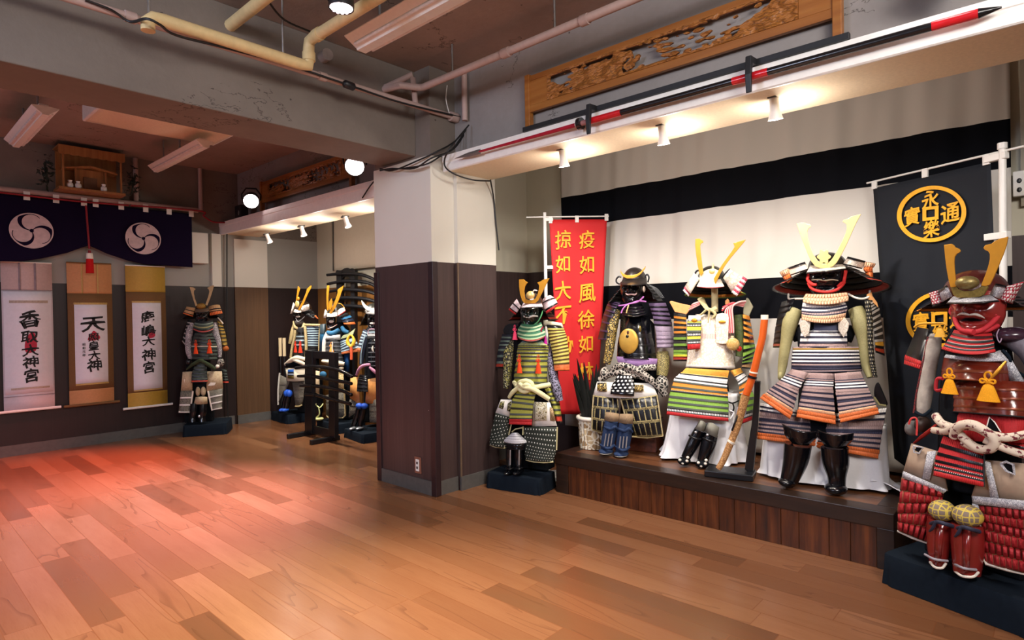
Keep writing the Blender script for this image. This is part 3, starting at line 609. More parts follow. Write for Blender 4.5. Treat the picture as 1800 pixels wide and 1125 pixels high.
# ------------------------------------------------------------------ white armour with orange, white and green skirts
AMBER = lace('lace_amber', '#e3a440', .4); ORL = lace('lace_orange', '#df8a2c', .4); GRL = lace('lace_green', '#7ea63c', .4); YEL = lace('lace_lemon', '#dcd23c', .4)
DOTBW = dots('rim_dots', '#1c1c1e', '#efece6', .3); GREYR = M('rim_steel', '#4c524a', .5); WBRO = brocade('pale_brocade', '#f0e6da', '#ece0d2', '#dccbb2', 42); STRAP = M('apricot_leather', '#dd9a5c', .55); SUEDE = M('grey_suede', '#8a887c', .95, bump=.3)
def white_armour():
    f = Fig('samurai_armour', 'white cuirass armour with gold horns and an orange, white and green skirt', (4.06, 1.85, STG), (-.97, -.24), group='suits of armour on the stage')
    f.frame(1150, 410, 5.357)
    b = MB(); b.tube([(0, .03, .3), (0, .03, .6), (0, .03, .95), (0, .03, 1.02)], [.16, .13, .12, .05], INK, n=16); b.build('display_stand', f.root, smooth=60)
    f.tube('stand_post', [(568, 540, .03), (570, 640, .03), (572, 760, .04)], 30, M('post_buff', '#b7a981', .8))
    h = f.sub('helmet')
    f.bowl(540, 490, 325, 128, .0, M('bowl_dark', '#23211c', .35), h, name='helmet_bowl')
    f.plate('crest_plate', [(428, 405), (455, 385), (500, 362), (555, 350), (606, 372), (602, 440), (566, 520), (450, 520), (424, 480)], .17, .01, M('crest_ivory', '#efe0b4', .4, .2), h)
    L = [(387, 74), (425, 70), (440, 82), (460, 90), (460, 108), (440, 118), (433, 140), (438, 200), (448, 280), (462, 390), (440, 420), (425, 400), (410, 330), (394, 220), (385, 130)]
    Rr = [(864, 80), (830, 89), (790, 100), (765, 111), (742, 112), (752, 130), (756, 150), (730, 190), (690, 245), (642, 310), (602, 375), (560, 450), (575, 498), (622, 402), (664, 330), (722, 250), (780, 182), (822, 132)]
    f.horns(h, [L, Rr], .182, GOLD)
    f.ell('crest_flower', 545, 380, .165, 30, 28, .012, PALEGOLD, h); f.tube('crest_finial', [(553, 350, .16), (553, 320, .16), (553, 300, .16)], [12, 9, 5], PALEGOLD, h)
    f.panel('brow_plate', [(440, 455), (396, 500), (408, 528)], [(622, 455), (664, 500), (652, 528)], w=(.10, .15), bulge=(.05, .06), rows=[(1, WBRO, None, 's'), (.25, REDB, None, 's')], sag=(4, 12), par=h, n=12)
    f.panel('turned_back_flap', [(715, 360), (650, 440)], [(838, 430), (730, 576)], w=.07, bulge=.02, rows=[(1, WBRO, None, 's')], par=h, tilt=-.04, n=8)
    f.panel('flap_lacing', [(838, 430), (785, 500), (730, 576)], [(876, 455), (830, 535), (778, 612)], w=.05, bulge=.01, rows=[(1, bead('bead_rose', '#c9485e'), None, 'b'), (1, bead('bead_white', '#e8e2dc'), None, 'b')]*4, n=3, par=h, corr=.003)
    f.panel('turned_back_flap', [(378, 392), (290, 525)], [(428, 445), (340, 586)], w=.07, bulge=.02, rows=[(1, WBRO, None, 's')], par=h, tilt=.04, n=8)
    f.panel('flap_lacing', [(290, 525), (272, 556)], [(340, 586), (324, 614)], w=.06, bulge=.01, rows=[(1, bead('bead_rose', '#c9485e'), None, 'b'), (1, bead('bead_white', '#e8e2dc'), None, 'b')], n=7, par=h, corr=.003)
    f.tube('flap_rim', [(385, 455, .06), (383, 410, .06), (400, 375, .06), (430, 368, .06)], 9, BLR, par=h); f.tube('flap_rim', [(640, 440, .06), (668, 400, .06), (715, 356, .06)], 7, BLR, par=h)
    f.shikoro(570, 490, 600, 140, 262, .0, [(1, dk0(), BLR)]*3+[(1, ORL, GRL)], h, 70, 290, n=44, tiltz=.02, depth=.9)
    f.frame(0, 0, 1)
    c = f.panel('cuirass', [(1224, 556), (1215, 598), (1210, 626), (1206, 649)], [(1281, 558), (1286, 600), (1291, 626), (1292, 652)], w=(.06, .08), bulge=(.06, .10), power=2.6, rows=[(1, WBRO, None, 's'), (.28, lace('lace_rosewhite', '#e2b9b0', .4), None, 's'), (2.2, WBRO, None, 's'), (.2, M('cuirass_hem', '#f2ece4', .7), None, 's')], n=16, flare=0)
    f.frame(1150, 410, 5.357)
    f.panel('chest_plate', [(328, 795), (312, 880), (318, 1118)], [(438, 795), (442, 880), (428, 1110)], w=(.14, .16), bulge=.012, rows=[(2.1, CREAM, None, 's'), (.9, DOTBW, None, 's'), (1.4, YEL, GREYR), (.8, DOTBW, None, 's'), (1.2, YEL, GREYR), (.7, DOTBW, None, 's'), (.9, YEL, GREYR), (.6, DOTBW, None, 's'), (1.2, REDB, None, 'b')], n=9)
    f.ell('chest_plate_boss', 378, 840, .165, 26, 22, .008, GOLD)
    f.plate('chest_plate', [(580, 810), (592, 782), (640, 770), (688, 780), (702, 815), (694, 1060), (640, 1064), (582, 1052)], .165, .012, WBRO, bev=.004); f.ell('chest_plate_boss', 640, 855, .168, 32, 14, .008, GOLD)
    PKW = M('cord_pinkwhite', '#e7b3ad', .8, scale=200, bump=.4); PKR = M('cord_rosered', '#c4434a', .8, scale=200, bump=.4)
    for i in range(5): f.tube('shoulder_cord', [(330+i*6, 742-i*9, .08), (370, 712-i*8+6, .12), (425, 690-i*6, .10)], 9, PKR if i % 2 else PKW)
    for i in range(7): f.tube('shoulder_cord', [(860-i*4, 660+i*8, .06), (790-i*6, 672+i*4, .11), (735-i*10, 720+i*4, .13), (742-i*10, 850, .135), (745-i*9, 960, .14)], 9, PKR if i % 2 else PKW)
    for i in range(3): f.tube('shoulder_cord', [(640+i*4, 750-i*16, .12), (690+i*8, 695-i*3, .12), (740+i*10, 675, .10)], 9, PKR if i % 2 == 0 else PKW)
    OLC = M('olive_ribbon', '#bdb183', .8)
    f.tube('neck_ribbon', [(440, 640, .02), (470, 690, .10), (500, 730, .14), (540, 740, .14), (580, 720, .12)], [34, 26, 22, 22, 22], OLC, flat=.6); f.tube('neck_ribbon', [(500, 730, .14), (460, 770, .14), (420, 800, .12)], [20, 18, 12], OLC, flat=.6); f.tube('neck_ribbon', [(520, 735, .15), (515, 790, .155), (508, 865, .155)], [18, 14, 10], OLC, flat=.6); f.tube('neck_ribbon', [(535, 740, .14), (575, 780, .14), (545, 820, .14)], [18, 14, 10], OLC)
    f.plate('shoulder_strap', [(142, 664), (160, 655), (240, 678), (345, 700), (330, 750), (300, 785), (245, 770), (195, 762)], .05, .015, STRAP, bev=.004); f.plate('shoulder_strap', [(668, 655), (690, 634), (706, 655), (706, 690), (668, 690)], .02, .015, STRAP, bev=.003); f.plate('shoulder_strap', [(422, 690), (428, 645), (455, 634), (478, 645), (478, 690)], .02, .015, OLC, bev=.003)
    f.plate('shoulder_pad', [(870, 625), (888, 635), (932, 712), (890, 808), (836, 780), (842, 690)], -.02, .015, M('pad_grey', '#8c8770', .8), bev=.004)
    BKL = lace('lace_black', '#1b1714', .3)
    f.panel('shoulder_guard', [(190, 765), (188, 960), (184, 1225)], [(300, 785), (302, 960), (312, 1225)], w=.02, bulge=.03, tilt=.08, rows=[(1.2, BKL, ORL)]*4+[(1.1, BKL, GRL)]*3+[(.7, GRL, YEL), (.9, lace('lace_red', '#a8301c'), BLR)], n=12, flare=.012)
    f.panel('shoulder_guard', [(838, 785), (846, 960), (838, 1190), (824, 1290)], [(893, 800), (930, 1000), (952, 1130), (905, 1300)], w=.0, bulge=.03, tilt=-.10, rows=[(1, ORL, BLR)]*5+[(1, GRL, BLR)]*4+[(1.2, lace('lace_tan', '#c79a68'), BLR)], n=9, flare=.008)
    f.tube('sleeve', [(790, 790, .02), (800, 920, .03), (805, 1080, .04), (800, 1180, .05)], [40, 42, 38, 30], brocade('dark_green_brocade', '#1c2415', '#0f120c', '#5a6a2f', 160), n=12)
    f.ell('cord_ornament', 742, 1065, .165, 58, 58, .025, brocade('gilt_brocade', '#e4c489', '#caa257', '#a8803a', 200)); f.tassel(735, 985, 110, 80, .17, M('ornament_fringe', '#e0c79a', .8), loop=False, name='cord_tassel')
    f.ell('cord_knob', 800, 1108, .13, 24, 26, .02, M('knob_red', '#c8281c', .4)); f.ell('cord_knob', 912, 1005, .06, 18, 18, .015, M('knob_wine', '#5a1f1c', .4))
    f.frame(1130, 610, 4.6875)
    skirt = [(1.7, AMBER, None), (.9, AMBER, DOTBW), (1., WHL, None), (.9, WHL, DOTBW), (1., WHL, GREYR), (1.5, ORL, GREYR), (1., ORL, DOTBW), (1.6, GRL, GREYR), (1.3, GRL, GREYR), (1.2, GRL, GREYR), (.9, DOTBW, None, 's'), (.9, REDB, None, 'b')]
    f.panel('tasset', [(362, 192), (262, 275), (220, 420), (195, 572)], [(708, 212), (692, 330), (704, 470), (706, 630)], w=(.13, .20), bulge=(.06, .06), rows=skirt, n=40, sag=(0, 2))
    f.panel('tasset', [(722, 212), (790, 310), (806, 450), (800, 655)], [(800, 192), (852, 262), (918, 430), (910, 612)], w=(.06, .06), bulge=.04, tilt=-.10, rows=skirt, n=18)
    f.tube('waist_tie', [(705, 470, .16), (740, 480, .15), (790, 460, .12)], 6, BLR); f.tube('waist_tie', [(712, 540, .17), (750, 560, .16), (720, 610, .17)], 7, WCLOTH); f.tube('waist_tie', [(740, 480, .16), (750, 520, .16), (735, 560, .16)], 6, BLR)
    for (kn, sh, ft) in (([(468, 628), (432, 690)], [(470, 700, .22), (430, 780, .225), (395, 850, .24), (352, 930, .25)], (340, 962)), ([(534, 644), (512, 712)], [(565, 735, .22), (545, 800, .225), (520, 880, .24), (490, 955, .25)], (492, 985))):
        s1 = f.shin(sh, [44, 50, 46, 38] if kn[0][0] < 500 else [54, 60, 54, 44], LACQ)
        x0 = kn[0][0]; r = 52 if x0 < 500 else 92
        f.panel('knee_flap', kn, [(x0+r, 655 if x0 < 500 else 680), (x0+r-18, 715 if x0 < 500 else 765)], w=.235, bulge=.035, sag=(-16, 4), rows=[(1, SUEDE, None, 's')], n=6, par=s1, flare=0)
        f.ell('knee_rivet', kn[1][0]+(4 if x0 < 500 else 20), kn[1][1]+30, .275, 12, 10, .006, M('rivet_steel', '#d5d5d8', .3, .8), s1)
        f.ell('foot_guard', ft[0], ft[1]-6, .26, 52, 34, .055, INK, s1)
        for q in ((-34, -14), (-10, 12), (24, -6), (30, -34)): f.ell('fur_tuft', ft[0]+q[0], ft[1]+q[1], .305, 13, 12, .012, CREAM, s1, n=8)
        f.tube('strap', [(sh[1][0]-48, sh[1][1]-34, .25), (sh[1][0], sh[1][1]-10, .275), (sh[1][0]+48, sh[1][1]-2, .25)], 9, BLR, par=s1)
    f.drape('seat_cloth', (.225, .14), (.29, .17), .47, .002, WCLOTH, folds=5, amp=.020, yoff=.0, seed=4, pw=3, xo=-.04)
    f.rest()
def dk0(): return lace('lace_black', '#1b1714', .3)
white_armour()
# ------------------------------------------------------------------ black armour with a crescent
def black_armour():
    f = Fig('samurai_armour', 'black lacquered armour with a golden crescent and a round gold chest disc', (4.03, 2.38, STG), (-.95, -.3), group='suits of armour on the stage')
    f.frame(1030, 460, 6.25)
    b = MB(); b.tube([(0, .02, .25), (0, .02, .6), (0, .02, .95), (0, .02, 1.02)], [.15, .13, .12, .06], INK, n=16); b.build('display_stand', f.root, smooth=60)
    h = f.sub('helmet'); BB = M('bowl_umber', '#211b18', .35, var=.1); KB = M('black_flock', '#101012', .7)
    f.bowl(535, 250, 68, 132, .0, BB, h, name='helmet_bowl', ribs=8)
    f.panel('brow_plate', [(412, 200), (368, 246), (378, 258)], [(664, 188), (672, 236), (664, 256)], w=(.10, .16), bulge=(.06, .07), rows=[(1, BB, None, 's'), (.25, BLR, None, 's')], sag=(4, 12), par=h, n=12)
    f.plate('crest_crescent', [(377, 88), (386, 115), (410, 140), (450, 156), (505, 158), (560, 145), (605, 115), (640, 72), (656, 52), (648, 84), (604, 140), (560, 173), (510, 191), (450, 191), (405, 170), (380, 130)], .175, .007, GOLD, h)
    f.tube('ear_loop', [(372, 255, .06), (338, 235, .06), (334, 200, .06), (360, 172, .06), (385, 178, .06)], 9, BLR, par=h); f.tube('ear_loop', [(660, 225, .05), (655, 165, .05), (675, 148, .05), (692, 180, .05), (680, 235, .05)], 9, BLR, par=h)
    fm = f.face(505, 340, 118, 112, .05, LACQ, f.root, D=.065, n=30, mouth=False)
    f.tube('lip', [(437, 352, .125), (455, 368, .135), (500, 366, .14), (540, 368, .135), (557, 352, .125)], [5, 10, 8, 10, 5], M('lip_pink', '#e6bfb8', .5), par=fm)
    f.ell('chin_patch', 485, 425, .115, 34, 22, .008, M('patch_silver', '#c9c6c6', .4, .3), fm); f.ell('ear_guard', 638, 310, .06, 14, 34, .02, M('ear_shell', '#cbb7a8', .5), fm)
    f.shikoro(545, 255, 450, 130, 295, .0, [(1, KB, BLR)]*5, h, 62, 298, n=50, tiltz=.0, depth=.85)
    for i in range(9): f.tube('hair_strand', [(672+i*3, 262, -.02), (715+i*9, 330-i*3, -.02), (745+i*14, 420-i*2, -.03)], 2.5, M('hair_grey', '#6d6d70', .6), par=h)
    PUR = M('cord_violet', '#b56bb4', .7, scale=200, bump=.3)
    f.tube('chin_cord', [(362, 492, .08), (430, 484, .13), (490, 466, .155), (560, 452, .14), (600, 425, .12), (632, 392, .09)], 9, PUR); f.tube('chin_cord', [(490, 466, .15), (440, 490, .16), (405, 530, .16), (388, 572, .16)], 8, PUR); f.tube('chin_cord', [(500, 468, .15), (570, 440, .13), (660, 446, .10)], 9, PUR); f.tube('cord_toggle', [(470, 482, .165), (455, 530, .17), (445, 572, .17)], 8, PALEGOLD)
    f.panel('throat_guard', [(445, 480), (420, 540), (396, 595)], [(605, 470), (640, 530), (662, 585)], w=(.09, .14), bulge=.06, rows=[(1, LACQ, BLR, 's')]*4, sag=(8, 24), n=12)
    c = f.panel('cuirass', [(388, 600), (390, 720), (352, 900), (345, 1062)], [(690, 600), (700, 740), (742, 900), (772, 1088)], w=(.05, .06), bulge=(.10, .12), power=2.4, rows=[(3, LACQ, BLR, 's'), (1, LACQ, BLR, 's'), (1, LACQ, BLR, 's'), (.5, LACQ, BLR, 's')], n=20, flare=.003)
    f.ell('chest_disc', 470, 880, .185, 108, 140, .018, M('disc_gilt', '#c39a45', .4, .5, var=.25, scale=9, bump=.15), c, n=32); f.ell('disc_knob', 455, 828, .20, 17, 18, .01, BLR, c); f.ell('disc_knob', 461, 785, .198, 13, 20, .008, M('knob_maroon', '#4a1c14', .4), c)
    f.ell('chest_boss', 595, 745, .165, 14, 36, .01, BRONZE, c)
    f.panel('shoulder_guard', [(300, 440), (240, 470), (190, 610), (134, 862)], [(390, 450), (345, 500), (285, 640), (226, 870)], w=(.02, .02), bulge=.03, tilt=.10, rows=[(1, LACQ2, M('rim_violet', '#3b2a45', .4), 's')]*8, n=10, flare=.012)
    DPU = lace('lace_plum', '#5b4766', .5); GPU = lace('lace_greymauve', '#9a8a9e', .35)
    f.panel('shoulder_guard', [(695, 465), (738, 610), (776, 800), (784, 955)], [(872, 462), (932, 630), (956, 800), (960, 952)], w=(.05, .05), bulge=.05, tilt=-.06, rows=[(1, DPU, BLR)]*5+[(1, GPU, None)]*2+[(1, GPU, M('rim_mauve', '#6f5f72', .6))]*3, n=20, flare=.004)
    GB = brocade('gold_black_brocade', '#c2a761', '#937836', '#0e0b07', 55)
    f.tube('sleeve', [(345, 540, .02), (300, 680, .05), (275, 850, .06), (255, 1000, .07), (228, 1130, .09)], [40, 58, 54, 50, 42], GB, n=14)
    f.frame(1030, 630, 5.92)
    ML = dots('mail_gilt', '#151412', '#b3a05c', .22); WBK = brocade('black_white_brocade', '#0e0c0a', '#14110e', '#b9b0a4', 40)
    f.tube('sleeve', [(795, -60, .03), (800, 10, .04), (800, 100, .06), (790, 190, .08)], [58, 66, 62, 54], brocade('dark_gold_stripe', '#191713', '#0f0e0c', '#a8985a', 110), n=14)
    f.ell('hand_guard', 790, 275, .10, 66, 95, .05, brocade('black_white_brocade', '#0e0c0a', '#14110e', '#b9b0a4', 40)); f.ell('hand_guard', 195, 165, .11, 48, 72, .05, WBK)
    f.panel('waist_cloth', [(318, -14), (335, 40), (352, 82)], [(742, 10), (735, 60), (712, 96)], w=.07, bulge=.10, power=2.4, rows=[(1, lace('lilac_cloth', '#a07bb0', .2), None)], n=34, corr=.003)
    for pts, r in (([(150, 228, .12), (250, 165, .15), (335, 88, .18), (440, 92, .20), (545, 140, .20), (640, 200, .18), (760, 310, .14), (820, 385, .10)], 34), ([(340, 110, .17), (470, 140, .19), (600, 105, .18), (720, 100, .14)], 32), ([(240, 180, .16), (360, 150, .19), (430, 180, .19), (560, 190, .18), (690, 250, .15)], 30)):
        f.tube('sash', pts, r, WBK, n=12)
    f.panel('tasset', [(330, 180), (265, 300), (258, 380)], [(482, 185), (506, 285), (500, 402)], w=(.20, .235), bulge=.02, rows=[(1, dots('lacquer_studs', '#101218', '#e8e4da', .27, .25), None, 's')]*5+[(1, LACQ, None, 's')], n=5, flare=.004)
    f.panel('thigh_guard_top', [(118, 250), (60, 290), (76, 392)], [(690, 268), (738, 330), (748, 402)], w=(.14, .17), bulge=.05, rows=[(1, M('white_silk', '#efeae2', .7), None, 's')], n=14, sag=(0, 24), flare=0)
    f.panel('brocade_patch', [(122, 258), (120, 345)], [(212, 258), (216, 352)], w=(.185, .20), bulge=.01, rows=[(1, GB, None, 's')], n=6, flare=0); f.panel('brocade_patch', [(508, 280), (502, 352)], [(596, 285), (600, 350)], w=(.20, .215), bulge=.01, rows=[(1, GB, None, 's')], n=6, flare=0)
    CB = cells('splint_cells', '#0c0d13', '#a39465', .10, .35, False)
    f.panel('thigh_guard', [(80, 390), (66, 560), (62, 748)], [(326, 412), (345, 590), (318, 808)], w=(.17, .19), bulge=.03, rows=[(1, CB, None, 's')]*3, n=5, sag=(4, 6), flare=.006)
    f.panel('thigh_guard', [(360, 432), (402, 600), (478, 818)], [(736, 386), (762, 560), (798, 812)], w=(.18, .19), bulge=.03, rows=[(1, CB, None, 's')]*3, n=6, sag=(4, 6), flare=.006)
    for pts in ([(80, 390, .18), (66, 560, .19), (62, 748, .2), (160, 785, .21)], [(326, 412, .18), (338, 520, .19)], [(362, 432, .19), (402, 580, .2)], [(480, 822, .21), (640, 834, .22), (800, 815, .2), (764, 560, .19), (736, 386, .18)]): f.edge('gilt_border', pts, 9, brocade('border_gilt', '#cbb36a', '#e8dcc0', '#7a6530', 300))
    NV = M('navy_linen', '#2e3d5c', .85, var=.2, scale=60, bump=.5); STE = M('splint_steel', '#c8ccd2', .3, .8); FUR = M('brown_pile', '#9c8468', .95, var=.2, scale=150, bump=.6)
    for x0, sh, foot in ((200, [(268, 660, .245), (252, 760, .245), (228, 880, .255), (212, 960, .26)], (208, 985)), (345, [(414, 680, .245), (402, 790, .245), (385, 900, .255), (368, 985, .26)], (366, 1012))):
        s1 = f.shin(sh, [70, 76, 72, 62], NV); y0 = 565 if x0 < 300 else 586
        f.panel('knee_flap', [(x0+12, y0), (x0-6, y0+90)], [(x0+142, y0+(18 if x0 < 300 else 2)), (x0+142, y0+100)], w=.255, bulge=.04, rows=[(1, FUR, None, 's')], n=8, par=s1, flare=0, sag=(-4, 4))
        for dx in (-38, -4, 30): f.tube('splint', [(sh[1][0]+dx-4, sh[1][1]+30, .325), (sh[2][0]+dx, sh[2][1]+40, .33)], 7, STE, par=s1)
        f.tube('leg_tie', [(sh[0][0]-70, sh[0][1]+60, .27), (sh[0][0]-10, sh[0][1]+85, .325), (sh[0][0]+30, sh[0][1]+60, .33), (sh[0][0]+64, sh[0][1]+90, .28)], 16, NV, par=s1); f.tube('leg_tie', [(sh[2][0]-74, sh[2][1]+26, .27), (sh[2][0], sh[2][1]+66, .34), (sh[2][0]+66, sh[2][1]+30, .28)], 15, NV, par=s1)
        f.ell('foot_guard', foot[0], foot[1]-14, .275, 76, 30, .07, NV, s1); f.ell('foot_sole', foot[0], foot[1], .28, 68, 9, .065, CREAM, s1)
    f.rest()
    t = empty('seat_box', (4.06, 2.38, STG), math.atan2(-.95, .3), 'reddish brown polished box the black crescent armour sits on', 'box')
    m = MB(); BX = m_darkwood('box_wood', '#3a1a10', '#5c2a19', '#7a3c24', 'y'); m.span((-.2, -.10, 0), (.13, .16, .20), BX); m.build('body', t, bevel=.004); m = MB(); m.span((-.21, -.11, .2), (.135, .17, .225), BX); m.build('lid', t, bevel=.004)
black_armour()
# ------------------------------------------------------------------ green armour beside the pillar
def pedestal(label, corner_a, corner_b, depth, h, name='display_pedestal', sub=True):
    """box under a dark cloth; a-b is its front edge on the floor, seen from the room"""
    a, b = np.array(corner_a, float), np.array(corner_b, float); u = b-a; wd = np.linalg.norm(u); u = u/wd; n = np.array([-u[1], u[0]])   # n points away from the room
    mid = (a+b)/2
    t = empty(name, (mid[0], mid[1], 0), math.atan2(u[1], u[0]), label, 'pedestal', 'cloth covered pedestals')
    m = MB(); ph = np.linspace(0, 2*math.pi, 97)[:-1]; rings = []
    rng = np.random.RandomState(int(abs(a[0]*100)))
    f1 = rng.rand()*6
    for z, g, in ((h, .0), (h, .985), (h-.006, 1.0), (h*.5, 1.005), (.03, 1.015), (.002, 1.02)):
        cx = np.sign(np.cos(ph))*np.abs(np.cos(ph))**.14*wd/2*g; cy = np.sign(np.sin(ph))*np.abs(np.sin(ph))**.14*depth/2*g
        wv = .006*(h-z)/h*np.sin(ph*9+f1)
        rings.append(np.stack([cx+wv*np.cos(ph), cy+depth/2+wv*np.sin(ph), np.full_like(ph, z)], -1))
    m.grid(np.array(rings[1:]), NAVYC, closed=True); m.add(rings[1], [list(range(96))], NAVYC)
    m.build('cloth_cover', t, smooth=50)
    m = MB(); m.span((-wd/2+.015, .015, .0), (wd/2-.015, depth-.015, h-.008), INK); m.build('box', t)
    return t
OLV = lace('lace_olive', '#a9a844', .45); OLR = M('rim_olivedark', '#2f2c1a', .5); DGR = lace('lace_deepgreen', '#2f6a4b', .45); PALER = M('rim_palegreen', '#9db48a', .6)
PKBRO = brocade('rose_white_brocade', '#e6d7d6', '#dfe2e8', '#b98f94', 170); CRE2 = M('cream_cord', '#e4dfab', .75, scale=200, bump=.3); SNAKE = brocade('olive_black_brocade', '#9a9350', '#aaa57c', '#0d0c09', 48); NAVB = brocade('navy_white_brocade', '#12121f', '#0f0f1c', '#8d88a0', 60)
def green_armour():
    f = Fig('samurai_armour', 'olive green laced armour standing on a pedestal between the pillar and the stage', (3.56, 3.10, 0), (-.975, -.22))
    f.frame(860, 480, 5.92)
    b = MB(); b.span((-.17, -.02, .13), (.17, .13, .62), INK); b.tube([(0, .04, .5), (0, .04, .9), (0, .04, 1.22), (0, .04, 1.3)], [.15, .14, .12, .06], INK, n=16); b.build('display_stand', f.root, bevel=.01)
    h = f.sub('helmet')
    f.bowl(442, 340, 205, 112, .0, M('bowl_dark', '#23211c', .35), h, name='helmet_bowl')
    L = [(308, 66), (355, 64), (375, 82), (402, 98), (385, 115), (370, 140), (362, 190), (366, 240), (380, 270), (410, 282), (442, 283), (442, 314), (400, 318), (366, 315), (340, 285), (320, 220), (310, 140)]
    Rr = [(624, 54), (590, 60), (560, 68), (535, 85), (497, 100), (510, 112), (518, 132), (515, 170), (500, 225), (480, 265), (442, 283), (442, 314), (480, 312), (508, 285), (542, 220), (582, 140)]
    f.horns(h, [L, list(reversed(Rr))], .165, GOLD)
    f.ell('crest_ball', 428, 230, .165, 48, 42, .02, PALEGOLD, h); f.tube('crest_sprig', [(450, 200, .17), (470, 180, .17), (498, 184, .17)], [5, 8, 5], CREAM, par=h)
    f.panel('brow_plate', [(360, 312), (324, 372)], [(545, 312), (557, 362)], w=(.10, .15), bulge=(.05, .06), rows=[(1, PKBRO, BLR, 's')], sag=(6, -4), par=h, n=12)
    f.panel('turned_back_flap', [(288, 272), (240, 330), (204, 382)], [(328, 340), (305, 385), (272, 432)], w=.06, bulge=.03, rows=[(1, PKBRO, BLR, 's'), (1.1, PKBRO, BLR, 's'), (.35, REDB, None, 'b')], par=h, n=9, tilt=.04)
    f.panel('turned_back_flap', [(560, 278), (556, 322), (598, 425)], [(640, 238), (692, 270), (718, 338)], w=.06, bulge=.035, rows=[(1, PKBRO, BLR, 's'), (1.1, PKBRO, BLR, 's'), (.35, REDB, None, 'b')], par=h, n=9, tilt=-.04, sag=(-14, 0))
    f.shikoro(455, 345, 490, 118, 262, .0, [(1, dk0(), BLR)]*3+[(.8, lace('lace_red', '#a8301c'), BLR)], h, 64, 296, n=40, tiltz=.0, depth=.8)
    fm = f.face(432, 448, 108, 106, .05, M('face_greenblack', '#0c1b17', .15, coat=.6, bump=.02), f.root, D=.06, n=30, mouth=False)
    f.tube('moustache', [(348, 462, .105), (368, 450, .115), (396, 462, .125)], [6, 11, 6], MOUST, par=fm); f.tube('moustache', [(410, 464, .13), (455, 446, .13), (506, 450, .115)], [7, 12, 6], MOUST, par=fm)
    GC = M('cord_green', '#4f9a62', .7); f.tube('chin_cord', [(350, 395, .08), (358, 490, .1), (390, 545, .12), (430, 556, .13), (500, 512, .11), (540, 445, .09), (556, 392, .07)], 6, GC, par=fm)
    f.panel('throat_guard', [(348, 520), (302, 580), (294, 645), (318, 690)], [(535, 515), (556, 560), (588, 632), (562, 682)], w=(.08, .14), bulge=.06, rows=[(1, DGR, PALER)]*4+[(1, lace('lace_brick', '#a5403a'), BLR)], sag=(22, 36), n=20)
    PK = M('tassel_pink', '#e5486b', .85, scale=200, bump=.4); f.tassel(265, 540, 155, 62, .12, PK); f.tassel(583, 655, 85, 44, .12, M('tassel_magenta', '#b3248c', .85), loop=False); f.tube('throat_cord', [(560, 560, .12), (540, 600, .14), (560, 640, .13)], 9, M('cord_maroon', '#7c2436', .8))
    f.panel('chest_band', [(352, 705), (300, 755)], [(542, 705), (612, 755)], w=(.11, .12), bulge=.06, rows=[(.7, M('blue_silk', '#6f93a0', .7), None, 's'), (1., brocade('lime_brocade', '#c3c05a', '#a9ac55', '#5f7f7a', 120), None, 's')], n=14, flare=0)
    f.panel('cuirass', [(300, 745), (288, 800), (278, 900), (262, 1060), (262, 1200)], [(612, 745), (614, 800), (602, 900), (600, 1060), (588, 1200)], w=(.06, .07), bulge=(.10, .12), power=2.5, rows=[(.6, SNAKE, None, 's')]+[(1, OLV, DOTBW)]*4+[(1, OLV, GREYR)]*6, n=34)
    for x, y, wd in ((312, 848, 64), (508, 850, 70)): f.tassel(x, y, 190, wd, .20, M('tassel_vermilion', '#e04a22', .85, scale=200, bump=.4))
    f.tube('sleeve', [(250, 715, .02), (205, 830, .05), (195, 980, .06), (180, 1125, .07), (172, 1200, .08)], [36, 56, 50, 40, 26], SNAKE, n=14)
    f.tube('sleeve', [(610, 740, .02), (640, 900, .04), (660, 1060, .06), (700, 1200, .08), (735, 1330, .08)], [36, 44, 46, 48, 34], NAVB, n=14)
    f.plate('shoulder_board', [(142, 592), (165, 548), (205, 526), (285, 522), (302, 540), (262, 612), (225, 640), (150, 632)], .03, .015, M('board_black', '#15171a', .3), bev=.004)
    f.panel('shoulder_guard', [(142, 635), (100, 770), (70, 992)], [(245, 640), (195, 770), (142, 992)], w=.0, bulge=.03, tilt=.09, rows=[(1, lace('lace_midnight', '#1a1d2b', .4), M('rim_sage', '#67786c', .5))]*6+[(.8, lace('lace_vermilion', '#c23a22'), BLR)], n=10, flare=.012)
    f.panel('shoulder_pad', [(566, 488), (565, 550)], [(755, 520), (775, 575)], w=.04, bulge=.02, rows=[(1, M('pad_cream', '#ddd2ae', .7), None, 's')], n=6, flare=0)
    f.panel('shoulder_guard', [(600, 536), (632, 700), (666, 850), (682, 1016)], [(765, 552), (802, 660), (826, 820), (834, 1012)], w=(.05, .05), bulge=.04, tilt=-.05, rows=[(.8, BLR, None, 's')]+[(1, lace('lace_straw', '#c8b95c', .35), M('rim_umber', '#5a4420', .5))]*11+[(1.1, lace('lace_coral', '#e07a45'), None), (.6, ORB, None, 'b')], n=22, flare=.004)
    f.frame(850, 650, 4.894)
    f.tube('cloth_sash', [(300, 140, .20), (318, 106, .22), (368, 96, .23), (414, 120, .23), (410, 160, .23), (362, 186, .23), (318, 172, .22), (300, 140, .20)], 21, CRE2); f.tube('cloth_sash', [(310, 120, .24), (350, 150, .25), (420, 165, .25), (490, 205, .22), (562, 252, .18)], [18, 20, 22, 23, 20], CRE2); f.tube('cloth_sash', [(572, 128, .12), (500, 140, .17), (430, 150, .22), (370, 130, .25), (330, 150, .24)], 21, CRE2); f.tube('cloth_sash', [(330, 130, .23), (290, 160, .21), (250, 195, .20), (220, 238, .18)], [20, 20, 20, 15], CRE2); f.tube('cloth_sash', [(262, 108, .14), (280, 130, .18), (300, 150, .2)], 18, CRE2)
